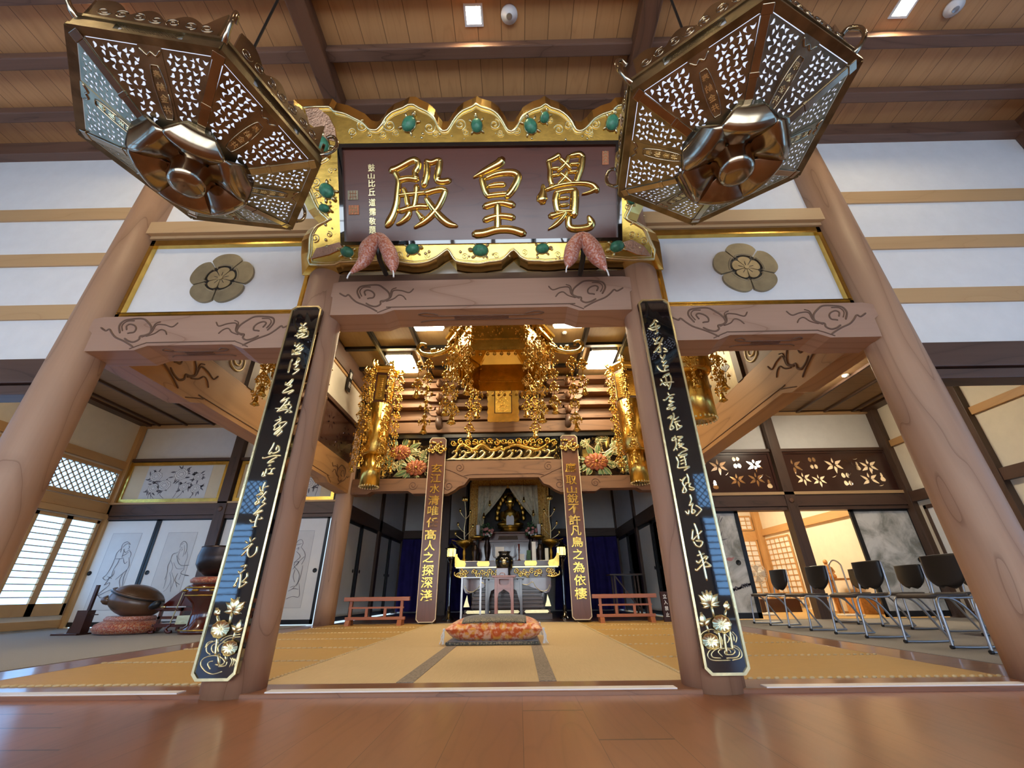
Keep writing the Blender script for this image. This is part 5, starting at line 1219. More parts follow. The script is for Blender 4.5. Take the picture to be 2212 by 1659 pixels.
for k in range(11):
    x = -1.15 + .21 * k; m.stroke(p, [(x - .12, 3.20, .02), (x, 3.24, .05), (x + .08, 3.33, .055), (x + .03, 3.39, .04), (x - .03, 3.35, .02)], .05, n=5); m.stroke(p, [(x - .15, 3.19, .04), (x + .02, 3.205, .05), (x + .18, 3.19, .04)], .05, n=4)
m.build('gold_waves', M['gold_pale'], t)
def peony(t, p, x, z, r):
    m = MB()
    for ring, (k, rr, n, h) in enumerate(((0, 1, 12, .05), (1, .72, 10, .075), (2, .42, 7, .095))):
        for i in range(n):
            q = 2 * pi * (i + .5 * ring) / n; m.ball(p.P(x + r * rr * .62 * cos(q), z + r * rr * .40 * sin(q), h * .5), (r * .24 * rr + .02, .03, r * .17 * rr + .015), 8, Matrix.Rotation(-q, 3, 'Y'))
    m.build('peony_flower', M['peony'], t); g = MB(); g.ball(p.P(x, z, .08), (r * .16, .03, r * .12), 8)
    for i in range(14): q = 2 * pi * i / 14; g.stroke(p, [(x + r * .35 * cos(q), z + r * .22 * sin(q), .008), (x + r * .85 * cos(q), z + r * .55 * sin(q), .012)], .012, c0=.075)
    g.build('flower_heart', M['gold'], t)
def leaf3(m, g, p, x, z, L, w, q, h=.03):
    d = (cos(q), sin(q)); nn = (-d[1], d[0]); ts = (0, .2, .45, .7, 1)
    mid = [(x + d[0] * L * t, z + d[1] * L * t) for t in ts]; ww = (0, .8, 1, .7, 0)
    for s in (-1, 1):
        sd = [(a + nn[0] * w * k * s, b + nn[1] * w * k * s) for (a, b), k in zip(mid, ww)]
        m.add([p.P(a, b, h) for a, b in mid] + [p.P(a, b, h * .35) for a, b in sd], [(i, i + 1, i + 6, i + 5) if s > 0 else (i, i + 5, i + 6, i + 1) for i in range(4)], True)
        g.stroke(p, [(a, b) for a, b in sd], .012, .012, 2, h * .3)
    g.stroke(p, [(a, b) for a, b in mid], .010, .010, 2, h)
for sx, n in ((-1, 'left'), (1, 'right')):
    x0, x1 = sorted((sx * 1.70, sx * 3.28)); t, p = carving_panel(x0, x1, 2.78, 3.74, 'painted carving of red peonies and gold-edged leaves, %s of the altar' % n)
    m, g = MB(), MB(); random.seed(31 + sx)
    fl = ((2.35, 3.38, .27), (1.95, 3.02, .27)) if sx < 0 else ((2.05, 3.10, .30), (2.85, 3.35, .22))
    for fx, fz, r in fl:
        for k in range(9): q = k * 2 * pi / 9 + random.uniform(-.2, .2); leaf3(m, g, p, sx * fx + .22 * cos(q), fz + .15 * sin(q), random.uniform(.22, .34), .065, q, .025)
    for k in range(30):
        xx = random.uniform(x0 + .15, x1 - .15); zz = random.uniform(2.9, 3.62)
        if any(abs(xx - sx * fx) < .26 and abs(zz - fz) < .2 for fx, fz, r in fl): continue
        q = random.uniform(0, 6.28)
        for s in (-.6, 0, .6): leaf3(m, g, p, xx, zz, random.uniform(.14, .22), .045, q + s, .02)
    g.stroke(p, [(x0 + .1, 3.6), (x0 + .5, 3.3), (x0 + .9, 3.45), (x1 - .2, 3.0)], .02, .03)
    m.build('painted_leaves', M['pleaf'], t); g.build('gold_leaf_edges', M['gold_pale'], t)
    for f_ in fl: peony(t, p, sx * f_[0], f_[1], f_[2])
# brackets and upper beams
struct('upper_beam', MB().box(-3.34, 3.34, YA - .1, YA + .1, 3.70, 3.79), M['black'], 'black strip above the gold openwork carving', 'beam')
struct('upper_beam', MB().box(-3.34, 3.34, YA - .16, YA + .1, 3.80, 4.06), M['brackets'], 'broad dark beam above the gold openwork carving', 'beam', bevel=.01)
struct('upper_beam', MB().box(-3.34, 3.34, YA - .13, YA + .1, 4.12, 4.22).box(-3.34, 3.34, YA + .02, YA + .12, 4.06, 5.2), M['brackets'], 'dark beam behind the bracket blocks', 'beam', bevel=.01)
struct('upper_beam', MB().box(-3.34, 3.34, YA - .16, YA + .05, 4.44, 4.54).box(-3.34, 3.34, YA - .22, YA + .05, 4.74, 4.85).box(-3.34, 3.34, YA - .28, YA + .05, 5.05, 5.16), M['brackets'], 'stepped dark beams under the coffered ceiling above the altar', 'beam', bevel=.01)
for i, x in enumerate((-2.9, -1.5, 0, 1.5, 2.9)):
    t = thing('bracket_set', 'dark carved bracket set under the altar hall ceiling, %s' % ('far left', 'above the left brown board', 'behind the gold canopy', 'above the right brown board', 'far right')[i], 'bracket', (x, YA - .2, 4.06), kind='structure')
    b = MB()
    for k, (z, w, y) in enumerate(((4.22, .5, .20), (4.54, .72, .30), (4.85, .95, .38))):
        hw = w / 2; p = yplane(YA - .06)
        b.prism(p, [(x - hw, z + .14), (x - hw, z + .09), (x - hw * .8, z + .02), (x - hw * .5, z), (x + hw * .5, z), (x + hw * .8, z + .02), (x + hw, z + .09), (x + hw, z + .14)], -.02, y - .1)
        for q in (-1, 0, 1): b.prism(p, [(x + q * hw * .8 - .06, z + .14), (x + q * hw * .8 + .06, z + .14), (x + q * hw * .8 + .085, z + .20), (x + q * hw * .8 - .085, z + .20)], -.02, y - .08)
        b.box(x - .06, x + .06, YA - y - .12, YA, z + .02, z + .14); b.ball((x, YA - y - .12, z + .06), (.05, .06, .09), 8)
    b.build('bracket_arms', M['brackets'], t)
# dark nose carving at the pillars
for sx, n in ((-1, 'left'), (1, 'right')):
    b = MB(); b.tube([V(q) for q in spl([(sx * 1.5, YA, 4.05), (sx * 1.48, YA - .25, 4.1), (sx * 1.46, YA - .42, 3.98), (sx * 1.45, YA - .38, 3.86), (sx * 1.45, YA - .30, 3.9)], 4)], .07, 8); struct('beam_nose', b, M['dark_x'], 'dark carved beam nose above the %s brown board' % n, 'beam end')
# small gold plaque below the ceiling
py = YA - .42; t = thing('gold_plaque', 'small gold plaque hanging behind the gold canopy', 'plaque', (0, py, 3.95)); p = Plane((0, py, 3.93), (1, 0, 0), (0, -sin(R(8)), cos(R(8))))
o = []
for a, b, nn in (((-.36, 0), (.36, 0), 5), ((.36, 0), (.36, .95), 6), ((.36, .95), (-.36, .95), 5), ((-.36, .95), (-.36, 0), 6)):
    for k in range(nn * 4):
        u = k / (nn * 4); w = .022 * abs(sin(pi * u * nn)) - .022; dx, dy = b[0] - a[0], b[1] - a[1]; L = math.hypot(dx, dy); o.append((a[0] + dx * u + dy / L * w - dy / L * 0, a[1] + dy * u - dx / L * w))
MB().prism(p, o, -.03, .02, [[(-.20, .20), (.20, .20), (.20, .82), (-.20, .82)]]).build('scalloped_frame', M['gold'], t, bevel=.008)
m = MB().m(M['lac_brown']); m.prism(p, [(-.22, .18), (.22, .18), (.22, .84), (-.22, .84)], -.02, .005); m.m(M['gold_d']); m.obox(p, -.18, .18, .22, .80, .005, .012); m.build('inner_panel', None, t)
m = MB(); random.seed(4)
for k in range(3):
    for j in range(7):
        x = random.uniform(-.12, .12); z = .32 + .19 * k + random.uniform(-.07, .07); q = random.choice((0, 1.4, .7, 2.2)); m.stroke(p, [(x - .05 * cos(q), z - .05 * sin(q)), (x + .05 * cos(q), z + .05 * sin(q))], .010, .016, 2, .012)
m.build('raised_characters', M['gold'], t)

# ---------------------------------------------------------------- brown boards with gold writing
QP = yplane(5.93)
def brown_board(pxs, txt, ys, lab, ang):
    (tl, tr, bl, br) = [QP.hit(*q) for q in pxs]; x0, x1 = (tl[0] + bl[0]) / 2, (tr[0] + br[0]) / 2; z0, z1 = bl[1], tl[1]
    t = thing('calligraphy_board', lab, 'sign board', ((x0 + x1) / 2, 5.93, z0), 'brown calligraphy boards')
    o = cut_board(x0, x1, z0, z1, .05); MB().prism(QP, o, -.04, 0).build('board', M['board_red'], t); MB().prism(QP, o, -.006, .006, [cut_board(x0 + .014, x1 - .014, z0 + .014, z1 - .014, .045)]).build('pale_edging', M['paper_g'], t)
    cx = (x0 + x1) / 2
    for ch, (px, py_) in zip(txt, ys):
        a, b = QP.hit(px, py_); m = MB(); put_glyph(m, Plane(QP.P(0, 0, .001), (1, 0, 0), (0, 0, 1)), ch, a, b, .235 if ch not in '水人凡之山' else .22, .20 if ch not in '山' else .15, .012); m.build('gold_character', M['gold'], t)
    g = MB(); random.seed(8); zz = z1 - .22
    for k in range(26): g.ball(QP.P(cx + random.uniform(-.2, .2), zz + random.uniform(-.08, .1), random.uniform(.02, .06)), (random.uniform(.02, .05), .03, random.uniform(.02, .04)), 7)
    for k in range(5): swirl(g, yplane(5.89), cx - .17 + .085 * k, zz - .08 - .04 * (k % 2), .05, 1 if k % 2 else -1, .03, k, 1.2, .025)
    g.build('gold_hanger', M['gold_b'], t)
A_ = lambda x, y: (700 + x / 3.77, 940 + y / 3.77)
B_ = lambda x, y: (1080 + x / 3.77, 940 + y / 3.77)
brown_board((A_(862, 22), A_(1000, 22), A_(745, 1528), A_(906, 1528)), '玄江水清唯任髙人之探深淺', [A_(*q) for q in ((918, 270), (908, 352), (902, 436), (893, 530), (888, 615), (880, 710), (868, 810), (862, 900), (850, 995), (848, 1100), (838, 1200), (832, 1305))], 'brown board with gold characters hung left of the altar', 1)
brown_board((B_(490, 0), B_(628, 0), B_(588, 1506), B_(752, 1506)), '鷹取山銳不許凡鳥之為依棲', [B_(*q) for q in ((575, 265), (580, 365), (585, 445), (592, 515), (600, 600), (607, 690), (618, 778), (628, 870), (636, 970), (640, 1075), (652, 1180), (658, 1290))], 'brown board with gold characters hung right of the altar', -1)
# low railings
def railing(x0, x1, y, lab):
    t = thing('low_railing', lab, 'railing', ((x0 + x1) / 2, y, 0), 'low wooden railings'); w = x1 - x0
    MB().box(x0, x1, y - .04, y + .04, .40, .47).build('top_rail', M['rail_red'], t, bevel=.006)
    MB().box(x0 + .10, x1 - .10, y - .02, y + .02, .275, .305).build('middle_rail', M['rail_red'], t)
    MB().box(x0 + .06, x1 - .14 + .08, y - .03, y + .03, .09, .14).build('bottom_rail', M['rail_red'], t, bevel=.004)
    for x in (x0 + .14, x1 - .14):
        MB().prism(Plane((x, y, 0), (0, 1, 0), (0, 0, 1), (1, 0, 0)), [(-.13, 0), (.13, 0), (.10, .09), (-.10, .09)], -.04, .04).build('foot', M['rail_red'], t)
        MB().box(x - .025, x + .025, y - .025, y + .025, .09, .40).build('post', M['rail_red'], t)
    for k in (.36, .64): MB().box(x0 + w * k - .025, x0 + w * k + .025, y - .018, y + .018, .14, .275).build('baluster', M['rail_red'], t)
railing(-3.02, -1.78, 5.80, 'low orange-brown wooden railing left of the altar'); railing(1.66, 2.86, 5.80, 'low orange-brown wooden railing right of the altar')

# ---------------------------------------------------------------- rooms behind, either side of the altar
for sx, n in ((-1, 'left'), (1, 'right')):
    x = sx * 3.47; a, b = sorted((x, x + sx * .1))
    struct('wall_alcove_%s' % n, bx(a, b, 6.2, 11.3, 2.3, 3.9), M['plaster'], 'white plaster on the %s wall of the altar hall' % n, 'wall')
    a2, b2 = sorted((x - sx * .05, x + sx * .1)); struct('lintel_alcove', bx(a2, b2, 6.2, 11.3, 2.03, 2.31), M['dark_y'], 'dark lintel on the %s wall of the altar hall' % n, 'lintel')
    for y in (8.75, 11.2): struct('alcove_post', bx(a2, b2, y - .09, y + .09, 0, 3.9), M['dark_z'], 'dark post on the %s wall of the altar hall, %s' % (n, 'middle' if y < 10 else 'rear corner'), 'post')
    for i in range(4):
        y0 = 6.28 + 1.235 * i - (.0 if i < 2 else -.0); t = thing('sliding_door', 'white sliding door with black frame on the %s wall of the altar hall, %s from the front' % (n, ordn[i]), 'sliding door', (x, y0 + .6, .03), 'altar hall sliding doors'); yy = y0 + (.03 if i % 2 else 0)
        pw = MB(); pw.box(*sorted((x + sx * (.02 if i % 2 else .05), x + sx * (.035 if i % 2 else .065))), y0 + .05, y0 + 1.17, .1, 1.97); pw.build('paper', M['paper'], t)
        f = MB(); xa, xb = sorted((x + sx * (.0 if i % 2 else .03), x + sx * (.04 if i % 2 else .07)))
        for q0, q1, z0, z1 in ((y0, y0 + .06, .03, 2.03), (y0 + 1.16, y0 + 1.22, .03, 2.03), (y0, y0 + 1.22, .03, .11), (y0, y0 + 1.22, 1.96, 2.03)): f.box(xa, xb, q0, q1, z0, z1)
        f.build('frame', M['black'], t); h = MB(); h.lathe([(0, 0), (.035, 0), (.04, .006), (0, .008)], 16, (x + sx * (.01 if i % 2 else .04), y0 + (.16 if i % 2 else 1.05), 1.0), Matrix.Rotation(R(-90 * sx), 3, 'Y')); h.build('finger_pull', M['dark_metal'], t)
struct('wall_altar_back', MB().box(-3.5, 3.5, 11.25, 11.4, 0, 3.9), M['plaster'], 'white plaster wall behind the altar', 'wall')
struct('lintel_altar_back', MB().box(-3.5, 3.5, 11.15, 11.25, 2.06, 2.36), M['dark_x'], 'dark carved lintel on the wall behind the altar', 'lintel')
for x in (-1.75, 1.75): struct('altar_post', bx(x - .1, x + .1, 9.2, 9.4, 0, 3.9), M['dark_z'], 'dark post behind the altar, %s' % ('left' if x < 0 else 'right'), 'post')
struct('ceiling_altar', bx(-3.6, 3.6, 6.2, 11.4, 3.85, 3.9), M['dark_x'], 'dark ceiling over the altar', 'ceiling')
# purple curtains
for sx, n in ((-1, 'left'), (1, 'right')):
    t = thing('purple_curtain', 'deep purple curtain hanging behind the %s brown board' % n, 'curtain', (sx * 2.4, 11.0, .02))
    def cf(u, v, sx=sx):
        z = 2.08 - 2.03 * v; x = 3.40 - 2.1 * u
        if v > .35: x = x + .55 * (1 - u) * 0 - (.9 * u * ((v - .35) / .65) ** 1.5 if sx > 0 else .25 * u * (v - .35))
        return (sx * (3.40 - (3.40 - x) * (1.0 if sx < 0 else (1 - .45 * max(0, v - .3)))), 11.02 - .05 * sin(u * 34 + v * 2) - .02 * sin(u * 71), z)
    MB().grid(cf, 90, 20).build('cloth', M['purple'], t)
    MB().tube([V((sx * 3.42, 11.05, 2.1)), V((sx * 1.2, 11.05, 2.1))], .012, 8).build('curtain_rod', M['dark_metal'], t)

# ---------------------------------------------------------------- altar
al = thing('altar', 'black and gold tiered altar under the curtain', 'altar', (.03, 7.4, 0)); AX = .03; pz = yplane(6.98, 0, AX)
b = MB().m(M['lac_brown'])
b.box(AX - .95, AX + .95, 7.0, 7.7, .0, .12); b.box(AX - .92, AX + .92, 7.02, 7.68, .12, .20)
for k in range(5): b.box(AX - .78 + .012 * k, AX + .78 - .012 * k, 7.04 + .0 * k, 7.66, .22 + .075 * k, .28 + .075 * k)
b.box(AX - .70, AX + .70, 7.08, 7.62, .2, .8); b.build('altar_body', None, al, bevel=.008)
m = MB()
for x in (-.62, 0, .62): m.prism(pz, [(x - .26, .155), (x - .23, .125), (x + .23, .125), (x + .26, .155), (x + .23, .185), (x - .23, .185)], -.01, .012)
for s in (-1, 1): m.prism(pz, [(s * .80, .25), (s * .93, .25), (s * .90, .36), (s * .86, .48), (s * .84, .36)], -.03, .012)
m.build('gold_fittings', M['gold_pale'], al, bevel=.004)
m = MB(); m.box(AX - .93, AX + .93, 6.98, 7.68, .68, .80)
for s in (-1, 1): m.prism(yplane(6.97, 0, AX), [(s * .95, .80), (s * .95, .62), (s * .90, .52), (s * .82, .50), (s * .70, .56), (s * .45, .64), (s * .2, .70), (s * .2, .80)], -.05, .01)
m.build('curved_apron', M['lac_red'], al, bevel=.006)
m = MB()
for s in (-1, 1): m.stroke(yplane(6.955, 0, AX), [(s * .2, .72), (s * .42, .66), (s * .55, .72), (s * .62, .62), (s * .74, .54), (s * .86, .56), (s * .92, .66)], .006, .014)
m.build('gold_line', M['gold_pale'], al)
m = MB(); m.box(AX - 1.05, AX + 1.05, 6.93, 7.75, .80, 1.0); m.build('frieze', M['lac_brown'], al)
m = MB(); pf_ = yplane(6.93, 0, AX); random.seed(13)
for s in (-1, 1):
    for k in range(7): swirl(m, pf_, s * (.20 + .085 * k), .90 + .03 * (-1) ** k, .060, s * (-1) ** k, .030, k * 1.7, 1.3, .026)
    for k in range(16): m.ball(pf_.P(s * random.uniform(.14, .78), random.uniform(.84, .97), .01), (random.uniform(.015, .035), .02, .018), 6)
    for k in range(4): swirl(m, pf_, s * (.90 + .05 * k), .90 + .035 * (-1) ** k, .055, s, .045, k, 1.2, .03)
    m.stroke(pf_, [(s * .86, .84, .03), (s * 1.0, .82, .05), (s * 1.13, .86, .05), (s * 1.14, .93, .03)], .05)
m.build('gold_dragon_frieze', M['gold_b'], al)
m = MB(); m.box(AX - 1.12, AX + 1.12, 6.90, 7.78, 1.03, 1.15); m.build('altar_top', M['lac_brown'], al, bevel=.008)
m = MB(); m.box(AX - 1.12, AX + 1.12, 6.895, 7.7, 1.005, 1.03); m.build('white_edge_line', M['gold_pale'], al)
m = MB(); pt_ = yplane(6.90, 0, AX)
for x in (-.52, .52): m.prism(pt_, [(x - .14, 1.09), (x - .12, 1.04), (x + .12, 1.04), (x + .14, 1.09), (x + .12, 1.14), (x - .12, 1.14)], -.01, .01)
for s in (-1, 1):
    m.prism(pt_, [(s * 1.14, 1.03), (s * .92, 1.03), (s * .90, 1.09), (s * .93, 1.15), (s * 1.03, 1.17), (s * 1.09, 1.24), (s * 1.10, 1.30), (s * 1.15, 1.28), (s * 1.15, 1.18)], -.03, .012)
m.build('gold_end_fittings', M['gold'], al, bevel=.004)
m = MB().box(AX - .85, AX + .85, 7.9, 8.8, 0, 1.66).box(AX - 1.0, AX + 1.0, 7.78, 8.9, 1.62, 1.68); m.box(AX - .5, AX + .5, 8.1, 8.7, 1.68, 1.86).box(AX - .58, AX + .58, 8.05, 8.75, 1.86, 1.90); m.build('upper_tier', M['lac_red'], al, bevel=.006)
m = MB(); p2 = yplane(8.09, 0, AX); m.prism(p2, [(-.26, 1.68), (.26, 1.68), (.23, 1.80), (-.23, 1.80)], 0, .02); m.build('black_niche', M['lac_black'], al)
# shrine with curtains
sh = thing('altar_shrine', 'dark shrine with gold brocade hangings behind the ivory curtain', 'shrine', (AX, 8.8, 1.9)); q = yplane(8.55, 0, AX)
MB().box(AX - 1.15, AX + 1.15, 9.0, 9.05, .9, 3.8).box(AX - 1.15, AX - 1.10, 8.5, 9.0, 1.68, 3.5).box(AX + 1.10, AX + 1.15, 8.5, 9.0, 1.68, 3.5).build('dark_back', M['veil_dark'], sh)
def hang(x0, x1, z0, z1, y, w, nm, mat, nf=3):
    MB().grid(lambda u, v: (AX + x0 + (x1 - x0) * u, y - w * sin(u * pi * 2 * nf) * (.4 + .6 * v), z1 + (z0 - z1) * v), 30, 10, .004).build(nm, mat, sh)
hang(-1.04, -.70, 1.70, 3.26, 8.45, .03, 'gold_brocade_hanging', M['brocade_gold']); hang(.74, 1.10, 1.70, 3.26, 8.45, .03, 'gold_brocade_hanging', M['brocade_gold'])
hang(-1.0, 1.05, 3.06, 3.30, 8.40, .02, 'gold_brocade_valance', M['brocade_gold'], 9)
cu = thing('ivory_curtain', 'pair of ivory silk curtains tied apart in front of the altar statue', 'curtain', (AX, 8.35, 1.75))
for s in (-1, 1):
    def ivf(u, v, s=s):
        inner = .02 + (.60 * (v / .62) ** 1.25 if v < .62 else .60 + .10 * (v - .62)); outer = .80
        x = inner + (outer - inner) * u; return (AX + s * x, 8.33 - .025 * sin(u * 26) * (.5 + v) - .03 * (1 - abs(2 * u - 1)), 3.12 - 1.30 * v)
    MB().grid(ivf, 48, 18, .003).build('curtain_half', M['veil'], cu)
# lotus pendants on the curtain
for x, z, nm in ((-.48, 2.62, 'left, upper'), (-.63, 2.30, 'left, lower'), (.42, 2.70, 'right, upper'), (.66, 2.36, 'right, lower')):
    o = V((AX + x, 8.2, z)); t = thing('gold_pendant', 'small gold bell pendant in front of the ivory curtain, %s' % nm, 'pendant', o, 'gold curtain pendants'); m = MB(); m.tube([o + V((0, 0, .1)), o + V((0, 0, .75))], .004, 4); m.build('cord', M['gold'], t); m = MB(); m.lathe([(0, .1), (.02, .08), (.03, .0), (.05, -.04), (0, -.03)], 10, o); m.ball(o + V((0, 0, -.06)), .018, 6); m.build('bell', M['gold_b'], t)
# statue
st = thing('altar_statue', 'seated gilt statue with white cloth on its chest inside the dark shrine', 'statue', (AX + .05, 8.62, 1.9)); o = V((AX + .05, 8.62, 1.9))
m = MB(); m.lathe([(.40, 0), (.36, .05), (.22, .09), (.24, .13), (.33, .17), (.30, .20), (0, .21)], 24, o, wob=lambda a, z: 1 + .05 * cos(a * 8)); m.build('lotus_base', M['gold_d'], st)
m = MB(); m.lathe([(.30, .20), (.31, .25), (.24, .32), (.17, .42), (.19, .52), (.17, .60), (.07, .65), (.065, .69), (0, .69)], 24, o, squash=(1, .7)); m.ball(o + V((0, -.02, .78)), (.085, .085, .11), 14)
for s in (-1, 1): m.tube([o + V((s * .19, 0, .56)), o + V((s * .24, -.05, .42)), o + V((s * .10, -.17, .33)), o + V((s * .01, -.19, .32))], [.06, .055, .045, .035], 8); m.ball(o + V((s * .20, -.08, .24)), (.16, .14, .06), 10); m.ball(o + V((s * .083, -.02, .77)), (.015, .02, .045), 6)
m.ball(o + V((0, -.105, .77)), (.014, .02, .025), 6); m.build('figure_body', M['gold_d'], st)
m = MB(); m.lathe([(.09, .79), (.13, .82), (.11, .86), (.15, .93), (.08, 1.0), (.05, 1.05), (0, 1.06)], 16, o, wob=lambda a, z: 1 + .12 * cos(a * 6)); m.build('crown', M['gold'], st)
m = MB(); p3 = yplane(8.40, 2.06, AX + .05); m.prism(p3, [(-.095, 0), (.095, 0), (.105, .2), (.09, .27), (.05, .30), (.02, .27), (0, .26), (-.02, .27), (-.05, .30), (-.09, .27), (-.105, .2)], -.01, .012); m.build('white_cloth', M['white_cloth'], st, bevel=.004)
m = MB()
for k in range(14): a = pi * k / 13; m.ball(o + V((.36 * cos(a), .12, .45 + .60 * sin(a))), (.07, .03, .09), 7)
m.build('halo', M['gold_d'], st)
# offerings
def candle(x, lab, y=7.9):
    o = V((x, y, 1.15)); t = thing('candle_stand', lab, 'candle stand', (x, y, 1.15), 'white candles on dark stands'); zt = 1.78 - 1.15
    MB().lathe([(.085, 0), (.09, .02), (.04, .08), (.05, .16), (.06, .22), (.03, .28), (.022, .40), (.03, zt - .08), (.07, zt - .02), (.075, zt), (0, zt)], 20, o).build('stand', M['dark_metal'], t)
    MB().lathe([(.035, zt), (.052, zt + .23), (.045, zt + .24), (0, zt + .24)], 16, o).build('candle', M['white'], t)
    MB().tube([o + V((0, 0, zt + .23)), o + V((0, 0, zt + .27))], .005, 5).build('wick', M['black'], t)
candle(-.70, 'white candle on a dark stand left of the altar statue', 7.72); candle(.80, 'white candle on a dark stand right of the altar statue', 7.72)
def flowers(x, lab, y=7.74):
    o = V((x, y, 1.15)); t = thing('flower_vase', lab, 'vase', (x, y, 1.15), 'flower vases'); random.seed(int(x * 100))
    MB().lathe([(.06, 0), (.065, .02), (.035, .10), (.06, .22), (.075, .38), (.045, .50), (.07, .57), (0, .55)], 18, o).build('vase', M['bowl'], t)
    a, b, c = MB(), MB(), MB()
    for k in range(46): q = random.uniform(0, 6.28); r = random.uniform(0, .17); z = .6 + random.uniform(0, .38) * (1 - r * 2.6) + .02; a.ball(o + V((r * cos(q), r * sin(q) * .7, z)), (.035, .012, .02), 6, Matrix.Rotation(random.uniform(0, 3), 3, 'Y'))
    for k in range(9): q = random.uniform(3.3, 6.1); r = random.uniform(.06, .15); b.ball(o + V((r * cos(q), r * sin(q), .64 + random.uniform(0, .14))), (.04, .03, .035), 8)
    for k in range(7): q = random.uniform(3.3, 6.1); r = random.uniform(.05, .13); c.ball(o + V((r * cos(q), r * sin(q), .58 + random.uniform(0, .10))), (.028, .022, .026), 8)
    a.build('foliage', M['leaf'], t); b.build('pink_blossom', M['petal_p'], t); c.build('white_blossom', M['white'], t)
flowers(-.47, 'bronze vase of pink and white flowers left of the altar statue'); flowers(.60, 'bronze vase of pink and white flowers right of the altar statue')
# gilt lotus arrangements
def lotus_stand(sx, lab):
    o = V((sx * 1.02 + AX, 7.5, 1.15)); t = thing('gilt_lotus', lab, 'altar ornament', o, 'gilt lotus ornaments'); random.seed(17)
    MB().lathe([(.09, 0), (.09, .02), (.03, .10), (.045, .2), (.025, .30), (.10, .36), (.19, .42), (.21, .48), (.18, .49), (0, .43)], 24, o, wob=lambda a, z: 1 + .04 * cos(a * 8)).build('lotus_bowl', M['gold_d'], t)
    m = MB()
    for k in range(16): q = k * .39; m.ball(o + V((.18 * cos(q), .18 * sin(q), .43 + .03 * (k % 2))), .022, 6)
    m.build('bowl_petals', M['gold_b'], t)
    st_ = MB(); fl = MB()
    main = [(0, 0, .45), (.02 * sx, 0, .75), (-.01 * sx, 0, 1.05), (.03 * sx, -.02, 1.40)]
    st_.tube([o + V(q_) for q_ in spl(main, 5)], [.014] * 8 + [.010] * 8, 6)
    for (x, z), (bx_, bz) in (((-.19, .78), (.01, .58)), ((.17, .83), (.01, .66)), ((-.12, 1.12), (.0, .98)), ((.13, 1.15), (.0, 1.0)), ((.22, .62), (.0, .5))):
        x *= sx; st_.tube([o + V(q_) for q_ in spl([(bx_, 0, bz), (x * .5, -.03, (z + bz) / 2 - .02), (x, -.05, z)], 4)], .008, 6); fl.ball(o + V((x, -.05, z + .03)), (.03, .03, .05), 8)
    for k in range(6): q = k * pi / 3; fl.ball(o + V((.03 * sx + .05 * cos(q), -.02 + .05 * sin(q), 1.46)), (.028, .02, .055), 8)
    fl.ball(o + V((.03 * sx, -.02, 1.44)), (.045, .045, .05), 8); st_.build('stem', M['gold_pale'], t); fl.build('gilt_bud', M['gold_b'], t)
    lf = MB(); lf.lathe([(0, .0), (.12, .02), (.17, .06), (.16, .065), (0, .02)], 20, o + V((-.30 * -sx * -1, -.05, .50)), wob=lambda a, z: 1 + .08 * cos(a * 6)); lf.tube([o + V((0, 0, .42)), o + V((sx * .3, -.05, .5))], .01, 6); lf.build('gilt_leaf', M['gold_d'], t)
lotus_stand(-1, 'gilt lotus flowers on branching stems at the left end of the altar'); lotus_stand(1, 'gilt lotus flowers on branching stems at the right end of the altar')
def altar_lamp(x, lab):
    o = V((x, 7.0, 1.15 if abs(x) < 1.1 else 0)); t = thing('altar_lantern', lab, 'lantern', (x, 7.02, 0), 'lit altar lanterns'); o = V((x, 7.02, 0))
    MB().lathe([(.12, 0), (.12, .03), (.05, .10), (.03, .3), (.035, .9), (.05, 1.1), (.09, 1.2), (.13, 1.235), (0, 1.24)], 16, o).build('stand', M['lac_black'], t)
    MB().lathe([(.085, 1.245), (.095, 1.30), (.095, 1.37), (.085, 1.415), (0, 1.415)], 6, o, smooth=False).build('lit_panes', M['lantern_glow'], t)
    f = MB(); 
    for k in range(6): q = k * pi / 3; f.bar(o + V((.098 * cos(q), .098 * sin(q), 1.24)), o + V((.098 * cos(q), .098 * sin(q), 1.42)), .012, .012)
    f.lathe([(.14, 1.415), (.15, 1.43), (.08, 1.48), (.03, 1.53), (.02, 1.57), (0, 1.58)], 6, o, smooth=False); f.lathe([(.11, 1.235), (.11, 1.25), (0, 1.25)], 6, o, smooth=False); f.build('black_frame', M['lac_black'], t)
altar_lamp(-1.22, 'small lit yellow lantern at the left end of the altar'); altar_lamp(1.25, 'small lit yellow lantern at the right end of the altar')
# black censer with lion ears on a red box, in front of the altar
o = V((-.02, 6.72, .80)); t = thing('incense_burner', 'black round incense burner with gold crest and tall ears on the small stand', 'incense burner', o)
MB().lathe([(.0, .09), (.10, .095), (.12, .12), (.17, .20), (.195, .30), (.19, .37), (.15, .42), (.115, .44), (.115, .49), (.135, .50), (.135, .52), (.10, .52), (.09, .45), (0, .44)], 36, o).build('bowl', M['vase_b'], t)
for s in (-1, 1): MB().tube([o + V(q) for q in spl([(s * .13, 0, .41), (s * .20, 0, .40), (s * .235, 0, .46), (s * .235, 0, .58), (s * .26, 0, .65)], 5)], [.018] * 8 + [.022] * 13, 8).build('ear', M['blue_wood'], t)
for q in range(3): a = q * 2 * pi / 3 - pi / 2; MB().tube([o + V((.10 * cos(a), .10 * sin(a), .12)), o + V((.13 * cos(a), .13 * sin(a), .0))], [.03, .022], 8).build('foot', M['vase_b'], t)
m = MB(); m.lathe([(.058, 0), (.058, .006), (0, .008)], 24, o + V((0, -.193, .30)), Matrix.Rotation(R(90), 3, 'X')); m.build('gold_crest', M['gold_pale'], t)
